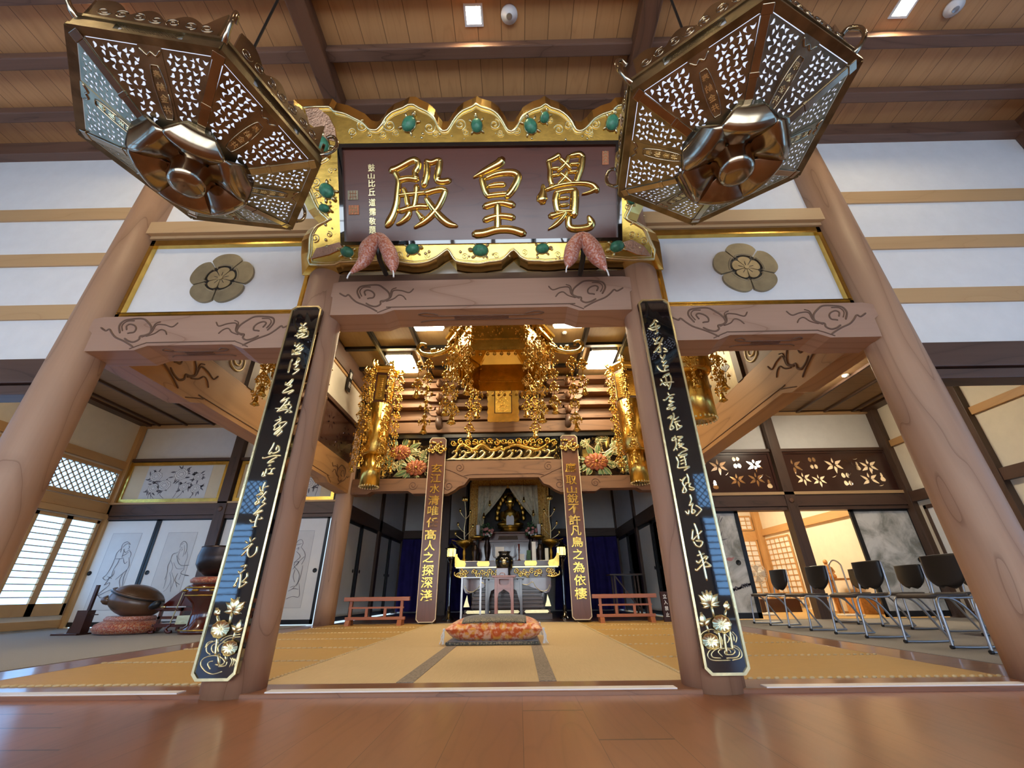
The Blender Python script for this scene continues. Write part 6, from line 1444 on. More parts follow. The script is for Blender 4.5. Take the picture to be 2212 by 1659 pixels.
t = thing('offering_box', 'red lacquer box in front of the black incense burner', 'box', (-.03, 5.52, .80)); MB().box(-.13, .09, 5.46, 5.60, .80, .93).build('box_body', M['lac_red'], t, bevel=.006); m = MB(); m.stroke(yplane(5.46, .80, -.02), [(-.05, .01), (-.03, .04), (.03, .04), (.05, .01)], .004, .01); m.build('carved_front', M['rail_red'], t)
# stands
def stand(x0, x1, y0, y1, h, m, name, lab, panel, apron):
    t = thing(name, lab, 'stand', ((x0 + x1) / 2, (y0 + y1) / 2, 0)); w = .05
    MB().box(x0 - .05, x1 + .05, y0 - .04, y1 + .04, h - .03, h).build('top', m, t, bevel=.006)
    for x in (x0, x1 - w):
        for y in (y0, y1 - w): MB().box(x, x + w, y, y + w, 0, h - .03).build('leg', m, t, bevel=.003)
    f = MB(); p = yplane(y0 + .01)
    f.prism(p, [(x0 + w, h - .03), (x0 + w, h - panel), (x1 - w, h - panel), (x1 - w, h - .03)], -.02, .0, [[(x0 + w + .03, h - .06), (x1 - w - .03, h - .06), (x1 - w - .03, h - panel + .05), (x1 - w - .07, h - panel + .03), (x0 + w + .07, h - panel + .03), (x0 + w + .03, h - panel + .05)]])
    xm = (x0 + x1) / 2; hw = (x1 - x0) / 2 - w
    f.prism(p, [(x0 + w, h - panel - .015), (x1 - w, h - panel - .015), (x1 - w, h - panel - apron), (xm + hw * .8, h - panel - apron * .45), (xm + hw * .35, h - panel - apron * .28), (xm, h - panel - apron * .18), (xm - hw * .35, h - panel - apron * .28), (xm - hw * .8, h - panel - apron * .45), (x0 + w, h - panel - apron)], -.02, 0)
    f.box(x0, x1, y0 - .006, y0 + .02, h - panel - .018, h - panel); f.build('carved_apron', m, t)
    MB().box(x0 + w, x1 - w, y1 - .03, y1 - .02, h - panel, h - .03).build('back_panel', m, t)
    return t
stand(-.16, .185, 5.40, 5.72, .80, M['pink_stand'], 'incense_stand', 'narrow pinkish wooden stand behind the big cushion', .19, .22)
stand(-.40, .35, 6.42, 6.98, .80, M['blue_wood'], 'offering_table', 'wide dark blue table behind the pinkish stand', .06, .42)
t = thing('folding_stand', 'grey metal frame stand left of the dark blue table', 'stand', (-.68, 6.35, 0)); m = MB()
for x in (-.87, -.49): m.box(x - .018, x + .018, 6.33, 6.36, 0, .80)
m.box(-.9, -.46, 6.32, 6.6, .79, .81); m.box(-.95, -.42, 6.30, 6.40, 0, .03); m.build('frame', M['steel'], t)
# tablets and small things on the altar top
for x, z1, w, m_, lab in ((.64, 1.56, .09, 'white', 'tall white memorial tablet on the altar'), (.52, 1.38, .09, 'leaf', 'dark green book box beside the tall white tablet'), (.93, 1.42, .08, 'paper', 'white card standing at the right end of the altar'), (.36, 1.30, .12, 'paper_d', 'low white card on the altar beside the green box'), (-.14, 1.46, .20, 'paper_d', 'white card box behind the black incense burner')):
    t = thing('memorial_tablet', lab, 'tablet', (x, 7.2, 1.15)); MB().box(x - w / 2, x + w / 2, 7.18, 7.24, 1.17, z1).build('tablet_body', M[m_], t, bevel=.004); MB().box(x - w * .6, x + w * .6, 7.16, 7.26, 1.15, 1.17).build('tablet_base', M['lac_black'], t)
for x, lab in ((-.72, 'dark bronze urn on the altar, left'), (.79, 'dark bronze urn on the altar, right')):
    t = thing('bronze_urn', lab, 'urn', (x, 7.3, 1.15)); MB().lathe([(.07, 0), (.08, .03), (.05, .1), (.085, .2), (.07, .3), (.05, .33), (.06, .37), (0, .36)], 20, (x, 7.3, 1.15)).build('urn_body', M['bowl'], t)
t = thing('red_candle', 'red candle stand right of the incense burner', 'candle', (.30, 7.15, 1.15)); MB().lathe([(.05, 0), (.05, .015), (.012, .04), (.012, .22), (.03, .24), (.016, .25), (.02, .36), (0, .37)], 12, (.30, 7.15, 1.15)).build('candle_body', M['lac_red'], t)
# dark stand and notice board by the right pillar
t = thing('side_table', 'thin dark table with candle in the right alcove behind the railing', 'table', (2.85, 8.2, 0)); m = MB(); m.box(2.45, 3.25, 7.9, 8.4, .86, .89)
for x in (2.55, 3.1):
    for y in (7.98, 8.3): m.box(x, x + .04, y, y + .04, .012, .86)
m.bar((2.57, 7.98, .86), (3.12, 7.98, .1), .03, .03); m.build('table_frame', M['dark_z'], t)
t = thing('notice_board', 'dark standing board with white characters beside the right railing', 'notice board', (3.08, 5.86, 0)); p = Plane((3.06, 5.82, .0), (1, .25, 0), (0, .05, 1))
MB().obox(p, -.11, .11, .0, .50, -.03, 0).build('board', M['lac_brown'], t); m = MB()
for k, ch in enumerate('立入禁止'): put_glyph(m, Plane(p.P(-.03, .42 - .10 * k, .001), p.u, p.v, p.n), ch, 0, 0, .075, .075, .003)
m.build('white_lettering', M['white'], t)
# ---------------------------------------------------------------- the big cushion
t = thing('seat_cushion', 'big orange brocade seat cushion topped by a dark patterned cloth, middle of the tatami', 'cushion', (.0, 2.72, 0))
def cush(z0, z1, hx, hy, cx, cy, puff):
    def f(u, v):
        x, y = (u - .5) * 2, (v - .5) * 2; e = max(0, (1 - abs(x) ** 3.2)) ** .5 * max(0, (1 - abs(y) ** 3.2)) ** .5
        c = 1 + .05 * (abs(x) * abs(y)) ** 2
        return x * hx * c, y * hy * c, e
    m = MB(); n = 28
    zc = (z0 + z1) / 2
    m.grid(lambda u, v: (cx + f(u, v)[0], cy + f(u, v)[1], zc + (z1 - zc) * f(u, v)[2]), n, n)
    m.grid(lambda u, v: (cx - f(u, v)[0], cy + f(u, v)[1], zc - (zc - z0) * min(1, f(u, v)[2] * 1.6)), n, n)
    return m, f
m, f = cush(.035, .27, .52, .48, .005, 2.74, 1); m.build('cushion_body', M['brocade'], t)
m = MB(); m.grid(lambda u, v: ((.005 + (u - .5) * .72), 2.74 + (v - .5) * .86 - .02, .0 + .152 + .118 * (max(0, 1 - abs((u - .5) * 1.40) ** 3.2) ** .5) * (max(0, 1 - abs((v - .5) * 1.82) ** 3.2) ** .5) + .006 - .0 * v), 22, 22, .006); m.build('patterned_cloth', M['brocade_g'], t)
m = MB()
for sx in (-1, 1):
    for sy in (-1, 1):
        c = V((.005 + sx * .545, 2.74 + sy * .505, .15)); m.ball(c, .016, 8)
        for k in range(7): m.tube([c, c + V((sx * .01 + random.uniform(-.02, .02), random.uniform(-.02, .02), -.06)), c + V((sx * .02 + random.uniform(-.03, .03), random.uniform(-.03, .03), -.135))], .005, 5)
m.build('white_tassel', M['white_cloth'], t)
MB().box(-.52, .50, 2.23, 3.24, .004, .035).build('under_pad', M['brocade_g'], t, bevel=.01)
# ---------------------------------------------------------------- sliding doors with ink figures (left room)
FP = yplane(6.035)
HK = lambda x, y: FP.hit(x / 4.608, 1150 + y / 4.608)
HM = lambda x, y: FP.hit(280 + x / 3.606, 900 + y / 3.606)
FIG1 = [[(1300, 120), (1270, 95), (1225, 115), (1210, 160), (1200, 200)], [(1225, 150), (1260, 115), (1300, 120)], [(1285, 130), (1290, 150), (1275, 165)], [(1230, 170), (1250, 200), (1290, 170)], [(1240, 165), (1225, 215), (1215, 250)], [(1210, 160), (1165, 205), (1145, 260)], [(1290, 180), (1305, 210), (1295, 250)], [(1145, 260), (1105, 350), (1060, 420), (1025, 455), (1060, 475), (1100, 440)], [(1150, 265), (1200, 262), (1230, 255)], [(1215, 235), (1250, 220), (1280, 195)], [(1190, 265), (1170, 310), (1130, 370), (1110, 440)], [(1230, 262), (1240, 310), (1270, 290)],
        [(1285, 250), (1285, 330), (1265, 370), (1220, 410), (1150, 470)], [(1265, 370), (1230, 450), (1215, 540), (1195, 560)], [(1220, 415), (1190, 480), (1195, 550)], [(1100, 440), (1050, 510), (1040, 525), (1090, 500), (1080, 530), (1020, 580), (960, 630)], [(960, 630), (1000, 620), (1080, 580), (1150, 560)], [(1000, 650), (1060, 645), (1120, 620)], [(1070, 440), (1110, 460)], [(980, 590), (970, 620), (1000, 655)], [(1140, 380), (1130, 420), (1100, 450)]]
FIG2 = [[(1795, 120), (1830, 90), (1860, 110), (1860, 170), (1840, 220)], [(1790, 150), (1800, 125), (1830, 110)], [(1785, 185), (1800, 165), (1820, 170), (1800, 185)], [(1800, 150), (1815, 150)], [(1790, 190), (1770, 240), (1790, 275)], [(1835, 130), (1835, 190), (1820, 240)], [(1745, 205), (1715, 225), (1700, 275), (1670, 340), (1665, 400), (1640, 470)], [(1780, 190), (1740, 215)], [(1865, 190), (1865, 250), (1840, 310), (1830, 370)], [(1760, 230), (1775, 300), (1810, 330), (1880, 325)], [(1700, 280), (1720, 340), (1700, 400)], [(1730, 300), (1760, 360), (1830, 360)], [(1830, 370), (1800, 410), (1880, 430), (1840, 430)], [(1690, 400), (1700, 480), (1660, 560), (1625, 590)], [(1710, 400), (1730, 480), (1700, 560)], [(1770, 410), (1740, 480), (1790, 520)], [(1800, 420), (1780, 470)], [(1660, 440), (1640, 520), (1625, 560)], [(1750, 500), (1760, 540)], [(1705, 480), (1695, 590)]]
FIG4 = [[(1295, 1000), (1310, 970), (1340, 958), (1352, 985), (1335, 1020)], [(1300, 1000), (1340, 990)], [(1300, 1030), (1320, 1020), (1310, 1040)], [(1340, 1020), (1365, 1060), (1365, 1100), (1340, 1150)], [(1300, 1050), (1330, 1090), (1290, 1130), (1280, 1160)], [(1360, 1090), (1310, 1140), (1270, 1190)], [(1280, 1135), (1320, 1130), (1300, 1160)], [(1280, 1165), (1320, 1220), (1310, 1290), (1270, 1340)], [(1350, 1160), (1330, 1250), (1300, 1320)], [(1320, 1300), (1320, 1400), (1270, 1400), (1220, 1420)], [(1250, 1330), (1280, 1320)], [(1235, 1360), (1275, 1340), (1315, 1345)], [(1290, 1190), (1275, 1240), (1285, 1290)]]
def ink(t, pl_hit, figs, w=.010, m='ink', name='ink_drawing', h=.0012):
    a = MB(); 
    for L in figs: a.stroke(FP, [(*pl_hit(*q), w * (1.0 if i % 2 else .7)) for i, q in enumerate(L)], h, None, 4, .0035, True, .3)
    return a.build(name, M[m], t)
doors = [(-8.46, -7.31, 0), (-7.29, -6.14, 1), (-5.92, -4.79, 2), (-4.80, -3.68, 3)]
NM = ['with an ink drawing of a robed figure looking right, next to the paper window', 'with an ink drawing of a hooded robed figure looking left, behind the wooden drum', 'mostly hidden behind the left black board, dark post on its left', 'with an ink drawing of a bald robed figure, beside the rear pillar']
for (x0, x1, i), lab in zip(doors, NM):
    t = thing('painted_sliding_door', 'white sliding door ' + lab, 'sliding door', ((x0 + x1) / 2, 6.06, .03), 'ink-figure sliding doors'); y = 6.04
    MB().box(x0 + .045, x1 - .045, y, y + .02, .1, 1.975).build('door_paper', M['paper'], t)
    f = MB()
    for a, b, c, d in ((x0, x0 + .045, .02, 2.02), (x1 - .045, x1, .02, 2.02), (x0, x1, .02, .10), (x0, x1, 1.965, 2.02)): f.box(a, b, y - .012, y + .03, c, d)
    f.build('door_frame', M['black'], t)
    MB().box(x0 + .27, x1 - .27, y - .0025, y, .30, 1.72).build('drawing_sheet', M['paper_d'], t)
    s = MB(); p = FP; a, b, c, d = x0 + .27, x1 - .27, .30, 1.72
    for L in ([(a, c), (b, c)], [(b, c), (b, d)], [(b, d), (a, d)], [(a, d), (a, c)]): s.stroke(p, L, .001, .006, 2, -.003 + .0002, True)
    s.build('sheet_edge', M['ink_l'], t)
    if i == 0: ink(t, HK, FIG1)
    elif i == 1: ink(t, HK, FIG2, m='ink_l'); ink(t, HK, FIG2[::3], .008)
    elif i == 3: ink(t, HM, FIG4)
    else:
        dx = x0 - doors[1][0]; ink(t, lambda x, y, dx=dx: (HK(x, y)[0] + dx, HK(x, y)[1]), FIG2)
    hx = x0 + .10 if i in (0,) else x1 - .12 if i == 3 else x0 + .1
    MB().lathe([(0, .003), (.03, .003), (.036, .010), (.042, .010), (.042, 0), (0, 0)], 20, (hx, y, .96), Matrix.Rotation(R(90), 3, 'X')).build('finger_pull', M['dark_metal'], t)
# framed peony paintings above
def painting(x0, x1, lab, c0, c1, seed, fl):
    t = thing('peony_painting', lab, 'painting', ((x0 + x1) / 2, 6.0, 2.36), 'framed peony paintings'); y = 6.06; z0, z1 = 2.35, 3.235; p = yplane(y - .004)
    f = MB(); f.prism(yplane(y), [(x0, z0), (x1, z0), (x1, z1), (x0, z1)], -.01, .03, [[(x0 + .07, z0 + .07), (x1 - .07, z0 + .07), (x1 - .07, z1 - .07), (x0 + .07, z1 - .07)]]); f.build('gold_frame', M['gold'], t, bevel=.004)
    MB().box(x0 + .06, x1 - .06, y, y + .01, z0 + .06, z1 - .06).build('mount', M['paper_g'], t); MB().box(c0, c1, y - .004, y, z0 + .08, z1 - .08).build('drawing_sheet', M['paper_d'], t)
    a, b, w = MB(), MB(), MB(); rnd = random.Random(seed)
    for k in range(90):
        fx, fz, r = rnd.choice(fl); q = rnd.uniform(0, 6.28); d = r * rnd.uniform(.95, 1.5); x, z = fx + d * cos(q), fz + d * sin(q) * .8
        if not (c0 + .02 < x < c1 - .02 and z0 + .10 < z < z1 - .10): continue
        qq = q + rnd.uniform(-.8, .8); L = .055; a.stroke(p, [(x - L * cos(qq), z - L * sin(qq), .008), (x, z, rnd.uniform(.02, .034)), (x + L * cos(qq), z + L * sin(qq), .006)], .001, None, 3, .0004, True)
    for fx, fz, r in fl:
        w.prism(p, [(fx + r * cos(k * pi / 10) * (1 + .06 * (k % 2)), fz + r * .82 * sin(k * pi / 10) * (1 + .06 * (k % 2))) for k in range(20)], 0, .0018)
        for ring, k in ((1.0, 9), (.68, 7), (.38, 5)):
            for j in range(k):
                q0 = 2 * pi * j / k + ring; q1 = q0 + 2 * pi / k * .95; b.stroke(p, [(fx + r * ring * .92 * cos(q), fz + r * ring * .75 * sin(q)) for q in (q0,)] + [(fx + r * ring * 1.04 * cos((q0 + q1) / 2), fz + r * ring * .86 * sin((q0 + q1) / 2))] + [(fx + r * ring * .92 * cos(q1), fz + r * ring * .75 * sin(q1))], .0008, .007, 3, .0019, True)
    for k in range(8): fx, fz, r = fl[k % len(fl)]; a.stroke(p, [(fx, fz - r), (fx + rnd.uniform(-.05, .05), (fz - r + z0 + .1) / 2), (fx + rnd.uniform(-.1, .1), z0 + .09)], .0008, .010, 3, .0003, True)
    a.build('ink_leaves', M['ink'], t); w.build('pale_petals', M['paper'], t); b.build('petal_lines', M['ink'], t)
painting(-8.40, -6.17, 'framed ink painting of a cluster of peonies above the drum, left one', -7.98, -6.53, 2, [(-7.75, 2.92, .13), (-7.50, 2.72, .14), (-7.20, 2.96, .15), (-7.72, 2.66, .12), (-7.05, 2.68, .10), (-6.78, 2.64, .11), (-6.80, 2.90, .10)])
painting(-5.88, -3.68, 'framed ink painting of a peony, partly hidden by the left black board, right one', -5.46, -4.0, 3, [(-5.1, 2.85, .14), (-4.8, 2.65, .12), (-4.55, 2.95, .13), (-4.30, 2.72, .15), (-4.1, 2.9, .1)])

# ---------------------------------------------------------------- percussion things on the left carpet
t = thing('wooden_drum', 'big round brown wooden fish drum on an orange cushion', 'wooden drum', (-5.98, 4.5, .24)); ax = Matrix.Rotation(R(14), 3, 'Y') @ Matrix.Rotation(R(10), 3, 'Z')
o = V((-5.95, 4.52, .46)); m = MB(); m.ball(o, (.40, .33, .235), 32, ax)
m.tube([o + ax @ V((.385 * cos(a) * (1 if a else 1), -.335 * abs(sin(a)) - .0, .10)) for a in [pi + k * pi / 16 for k in range(17)]], .018, 8); m.ball(o + ax @ V((-.34, -.12, -.06)), (.10, .09, .07), 12, ax)
m.build('drum_body', M['fish'], t); m = MB(); m.tube([o + ax @ V((.40 * cos(a), -.338 * abs(sin(a)) - .003, .085)) for a in [pi + k * pi / 16 for k in range(17)]], .011, 6); m.build('sound_slit', M['black'], t)
t = thing('drum_cushion', 'orange red brocade ring cushion under the wooden fish drum', 'cushion', (-5.95, 4.5, 0)); MB().lathe([(0, .02), (.30, .015), (.43, .03), (.475, .085), (.45, .15), (.36, .195), (.22, .20), (.12, .17), (0, .16)], 36, (-5.93, 4.5, -.01), squash=(1, .85), wob=lambda a, z: 1 + .012 * cos(a * 14)).build('cushion_body', M['brocade_s'], t)
MB().lathe([(.20, .18), (.34, .18), (.36, .21), (.33, .25), (.2, .24)], 30, (-5.93, 4.5, 0), squash=(1, .85)).build('upper_ring', M['brocade_p'], t)
t = thing('mallet_stand', 'dark stepped wooden stand with upright stick left of the wooden drum', 'stand', (-6.62, 4.35, 0)); m = MB(); m.box(-6.86, -6.46, 4.22, 4.48, .004, .03); m.prism(yplane(4.35), [(-6.68, .03), (-6.47, .03), (-6.47, .34), (-6.64, .34), (-6.64, .12), (-6.66, .12)], -.07, .07); m.box(-6.48, -6.36, 4.33, 4.37, .27, .285); m.build('stand_body', M['lac_brown'], t, bevel=.004)
m = MB(); m.box(-6.545, -6.505, 4.33, 4.37, .34, .70); m.build('upright_stick', M['lac_brown'], t)
# lacquer reading stand with gold fittings
t = thing('reading_stand', 'low dark red lacquer reading stand with gold rods right of the wooden drum', 'stand', (-5.1, 4.5, 0))
m = MB(); p = Plane((-5.1, 4.42, 0), (1, 0, 0), (0, 0, 1), (0, -1, 0)); m.prism(p, [(-.34, .38), (-.02, .66), (.36, .66), (.36, .38)], -.28, .0); m.build('sloped_top', M['lac_red'], t, bevel=.008)
m = MB(); m.box(-5.48, -4.74, 4.44, 4.68, .31, .36); m.box(-5.46, -4.76, 4.44, 4.47, .20, .24); m.box(-5.46, -4.76, 4.42, 4.70, .09, .14)
for x in (-5.46, -5.12, -4.80): m.box(x, x + .04, 4.44, 4.48, .04, .36)
for x in (-5.48, -5.2, -4.8): m.tube([V(q) for q in spl([(x, 4.43, .12), (x - .05, 4.41, .07), (x, 4.40, .02), (x + .06, 4.40, .03)], 3)], .022, 8)
m.build('lacquer_frame', M['lac_red'], t)
m = MB()
for x in (-5.16, -4.88): m.tube([V((x - .04, 4.40, .14)), V((x + .04, 4.38, .58))], .009, 8)
m.obox(Plane((-5.0, 4.405, .19), (1, 0, .03), (0, 0, 1), (0, -1, 0)), -.12, .14, -.06, .06, -.005, .006)
for x in (-5.4, -4.85): m.ball((x, 4.41, .37), (.05, .015, .02), 8)
m.build('gold_rods', M['gold_pale'], t)
t = thing('drum_mallet', 'black padded mallet lying between drum and reading stand', 'mallet', (-5.45, 4.3, .36)); m = MB(); m.tube([V((-5.42, 4.30, .34)), V((-5.1, 4.36, .335))], .012, 8); m.build('handle', M['lac_red'], t); m = MB(); m.ball((-5.44, 4.28, .40), (.10, .06, .055), 12, Matrix.Rotation(R(-30), 3, 'Y')); m.build('padded_head', M['black'], t)
# bell bowl
t = thing('bell_stand', 'red lacquer drum-shaped stand under the bronze bell bowl', 'stand', (-4.55, 4.4, 0)); o = V((-4.62, 4.4, 0))
MB().lathe([(.34, .004), (.35, .05), (.26, .12), (.24, .3), (.27, .42), (.36, .50), (.40, .56), (.40, .66), (.33, .69), (0, .69)], 32, o).build('stand_body', M['lac_red'], t); m = MB()
for z, r in ((.06, .352), (.53, .39), (.64, .405)): m.tube([o + V((r * cos(k * pi / 18), r * sin(k * pi / 18), z)) for k in range(37)], .010, 6)
for k in range(10): q = k * pi / 5 + .2; m.ball(o + V((.40 * cos(q), .40 * sin(q), .60)), (.06, .06, .018), 8)
m.build('gold_bands', M['gold_d'], t)
t = thing('bell_cushion', 'orange brocade cushion under the bronze bell bowl', 'cushion', (-4.62, 4.4, .69)); MB().lathe([(.28, .69), (.37, .71), (.385, .75), (.34, .79), (.2, .80), (0, .80)], 32, o, wob=lambda a, z: 1 + .01 * cos(a * 16)).build('cushion_body', M['brocade_s'], t)
t = thing('bell_bowl', 'large dark bronze bell bowl with straight rim on its red stand', 'bell', (-4.62, 4.4, .8)); MB().lathe([(0, .80), (.20, .805), (.31, .87), (.375, .98), (.38, 1.10), (.355, 1.22), (.36, 1.245), (.345, 1.25), (.335, 1.22), (.35, 1.1), (.3, .92), (0, .86)], 44, o).build('bowl_body', M['bowl'], t)

# ---------------------------------------------------------------- openwork panels and doors of the right room
RPn = yplane(6.06)
RK = lambda x, y: RPn.hit(1500 + x / 4.609, 950 + y / 4.609)
def ranma(x0, x1, lab, leaves, flowers_, gourds, curls):
    t = thing('openwork_transom', lab, 'transom', ((x0 + x1) / 2, 6.06, 2.36), 'openwork transoms'); z0, z1 = 2.365, 3.255
    f = MB(); f.prism(RPn, [(x0, z0), (x1, z0), (x1, z1), (x0, z1)], -.03, .02, [[(x0 + .05, z0 + .05), (x1 - .05, z0 + .05), (x1 - .05, z1 - .05), (x0 + .05, z1 - .05)]]); f.build('frame', M['lac_brown'], t)
    H = []
    for x, y, r in leaves:
        a, b = RK(x, y); r = r / 4.609 * .0098 * 1.04
        for q in (-90, -150, -30, 150, 30): H.append(teardrop(a + r * .60 * cos(R(q)), b + r * .52 * sin(R(q)), r * .92, r * .27, R(q), .15))
        for q in (90,): H.append(teardrop(a + r * .55 * cos(R(q)), b + r * .5 * sin(R(q)), r * .7, r * .2, R(q), 0))
    for x, y, r in flowers_:
        a, b = RK(x, y); r = r / 4.609 * .0098
        for q in (60, 120, 240, 300): H.append([(a + r * .62 * cos(R(q)) + r * .36 * cos(k * pi / 5) * .8, b + r * .62 * sin(R(q)) + r * .36 * sin(k * pi / 5)) for k in range(10)])
    for x, y in gourds:
        a, b = RK(x, y); prof = [(0, .085), (.018, .08), (.022, .05), (.03, .035), (.022, .015), (.04, -.01), (.055, -.04), (.04, -.072), (0, -.08)]
        H.append([(a + q[0] * 1.15, b + q[1] * 1.15) for q in prof] + [(a - q[0] * 1.15, b + q[1] * 1.15) for q in reversed(prof[1:-1])])
    for x, y, q in curls: a, b = RK(x, y); H.append(teardrop(a, b, .16, .011, R(q), 2.2))
    def bbox(h): return min(p[0] for p in h), max(p[0] for p in h), min(p[1] for p in h), max(p[1] for p in h)
    keep = []
    for h in H:
        b = bbox(h)
        if b[0] < x0 + .07 or b[1] > x1 - .07 or b[2] < z0 + .07 or b[3] > z1 - .07: continue
        keep.append(h)
    MB().prism(RPn, [(x0 + .04, z0 + .04), (x1 - .04, z0 + .04), (x1 - .04, z1 - .04), (x0 + .04, z1 - .04)], -.014, .004, keep).build('openwork_board', M['lac_brown'], t)
ranma(6.16, 8.46, 'dark openwork transom with leaves and gourds, right one behind the chairs', [(985, 262, 92), (1390, 250, 96), (1738, 262, 92), (1090, 385, 78), (1245, 400, 74), (1750, 395, 92)], [(1180, 232, 68), (1520, 392, 74)], [(1625, 262), (985, 425), (1082, 462), (1200, 448), (1432, 440), (1638, 440), (1872, 372)], [(1070, 215, -40), (1520, 215, -40), (1580, 250, -70), (1600, 190, 10), (1550, 340, 60), (1870, 450, 20), (1400, 360, 30), (960, 355, 60)])
ranma(3.68, 5.90, 'dark openwork transom with leaves and gourds, left one behind the right black board', [(240, 265, 95), (620, 390, 84), (430, 400, 80), (600, 250, 84)], [(420, 225, 66)], [(320, 462), (555, 462), (675, 465), (748, 440), (210, 450), (150, 460)], [(110, 230, 60), (720, 300, 10), (330, 330, 50), (730, 360, -40)])
def mdoor(x0, x1, y, lab, seed, hx):
    t = thing('painted_sliding_door', lab, 'sliding door', ((x0 + x1) / 2, y, .03), 'ink-wash sliding doors')
    MB().box(x0 + .08, x1 - .08, y, y + .02, .12, 1.975).build('door_paper', M['inkwash'], t); f = MB()
    for a, b, c, d in ((x0, x0 + .08, .02, 2.02), (x1 - .08, x1, .02, 2.02), (x0, x1, .02, .12), (x0, x1, 1.95, 2.02)): f.box(a, b, y - .012, y + .03, c, d)
    f.build('door_frame', M['black'], t); m = MB(); m.lathe([(0, .003), (.035, .003), (.042, .010), (.05, .010), (.05, 0), (0, 0)], 20, (hx, y, 1.0), Matrix.Rotation(R(90), 3, 'X')); m.build('finger_pull', M['dark_metal'], t); return t
mdoor(7.22, 8.50, 6.07, 'sliding door with grey and olive ink-wash foliage behind the chairs', 1, 8.28)
t = mdoor(3.70, 4.90, 6.08, 'sliding door with ink-wash pines and a small bird, beside the right black board', 2, 4.68)
m = MB(); p = yplane(6.078); random.seed(6)
for k in range(60):
    x, z = random.uniform(3.8, 4.55), random.uniform(1.25, 1.9); q = random.uniform(.2, 1.3); m.stroke(p, [(x - .09 * cos(q), z - .09 * sin(q), .004), (x, z, .016), (x + .07 * cos(q), z + .07 * sin(q), .004)], .001, None, 3, .0004, True)
for k in range(14): x = 4.2 + .045 * k; m.stroke(p, [(x, .42 + .012 * k, .02), (x + .05, .46 + .014 * k + random.uniform(-.02, .02), .035), (x + .10, .44 + .014 * k, .02)], .001, None, 3, .0004, True)
m.build('pine_needles', M['ink'], t); m = MB(); a, b = RPn.hit(1577, 1208); m.prism(p, [(a + .06 * cos(k * pi / 8), b + .035 * sin(k * pi / 8)) for k in range(16)], 0, .002); m.stroke(p, [(a + .05, b + .01, .03), (a + .10, b + .035, .012)], .001, None, 3, 0, True); m.build('bird', M['petal_p'], t)
# ---------------------------------------------------------------- the lit room behind
struct('wall_backroom', bx(3.5, WX, 12.1, 12.2, 0, 3.7), M['cream'], 'cream far wall of the lit room behind the chairs', 'wall')
struct('wall_backroom_side', bx(3.52, 3.58, 6.25, 12.1, 0, 3.7), M['cream'], 'cream partition between altar hall and the lit room', 'wall')
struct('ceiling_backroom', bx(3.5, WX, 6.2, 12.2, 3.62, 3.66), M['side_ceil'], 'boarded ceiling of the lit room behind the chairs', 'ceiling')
struct('trim_backroom', MB().box(8.47, WX, 6.25, 12.05, 2.13, 2.33).box(3.6, WX, 12.04, 12.1, 2.02, 2.30), M['hinoki_y'], 'pale rail around the lit room behind the chairs', 'rail')
struct('corner_post_backroom', bx(8.36, 8.55, 11.9, 12.1, 0, 3.6), M['hinoki_z'], 'pale corner post in the lit room behind the chairs', 'post')
struct('post_backroom', bx(8.45, 8.55, 7.1, 7.32, 0, 3.6), M['dark_z'], 'dark post on the side wall of the lit room', 'post')
def bshoji(x0, x1, z0, z1, nx, nz, lab, along='x', y=12.06):
    t = thing('lattice_screen', lab, 'screen', ((x0 + x1) / 2 if along == 'x' else 8.5, y if along == 'x' else (x0 + x1) / 2, z0), 'paper screens of the lit room'); b, f = MB(), MB()
    if along == 'x':
        b.box(x0, x1, y, y + .01, z0, z1)
        for k in range(nx + 1): xx = x0 + (x1 - x0) * k / nx; w = .025 if k in (0, nx) else .010; f.box(xx - w, xx + w, y - .02, y + .015, z0, z1)
        for k in range(nz + 1): zz = z0 + (z1 - z0) * k / nz; w = .025 if k in (0, nz) else .010; f.box(x0, x1, y - .018, y + .012, zz - w, zz + w)
    else:
        b.box(8.52, 8.53, x0, x1, z0, z1)
        for k in range(nx + 1): xx = x0 + (x1 - x0) * k / nx; w = .025 if k in (0, nx) else .010; f.box(8.50, 8.535, xx - w, xx + w, z0, z1)
        for k in range(nz + 1): zz = z0 + (z1 - z0) * k / nz; w = .025 if k in (0, nz) else .010; f.box(8.502, 8.532, x0, x1, zz - w, zz + w)
    b.build('paper', M['paper'], t); f.build('lattice', M['hinoki_z'], t)
bshoji(7.15, 8.30, .12, 2.0, 5, 12, 'paper lattice screen on the far wall behind the electric fan'); bshoji(7.35, 8.30, 2.35, 2.78, 5, 3, 'small paper lattice window over the far screen')
bshoji(10.55, 11.85, .12, 2.0, 5, 12, 'paper lattice screen on the side wall right of the pale corner post', 'y')
for (px, py), lab in (((1618, 1008), 'bright ceiling lamp seen through the left openwork transom'), ((1545, 1043), 'second bright lamp seen low through the left openwork transom')):
    q = at(px, py, Z=3.5); q.y = min(q.y, 11.6); q.x = max(3.95, min(8, q.x)); t = thing('room_lamp', lab, 'lamp', (q.x, q.y, 3.62), 'lit room lamps'); MB().box(q.x - .32, q.x + .32, q.y - .32, q.y + .32, 3.50, 3.59).build('lamp_diffuser', M['lamp'], t, bevel=.02); MB().box(q.x - .34, q.x + .34, q.y - .34, q.y + .34, 3.59, 3.62).build('lamp_base', M['white'], t)
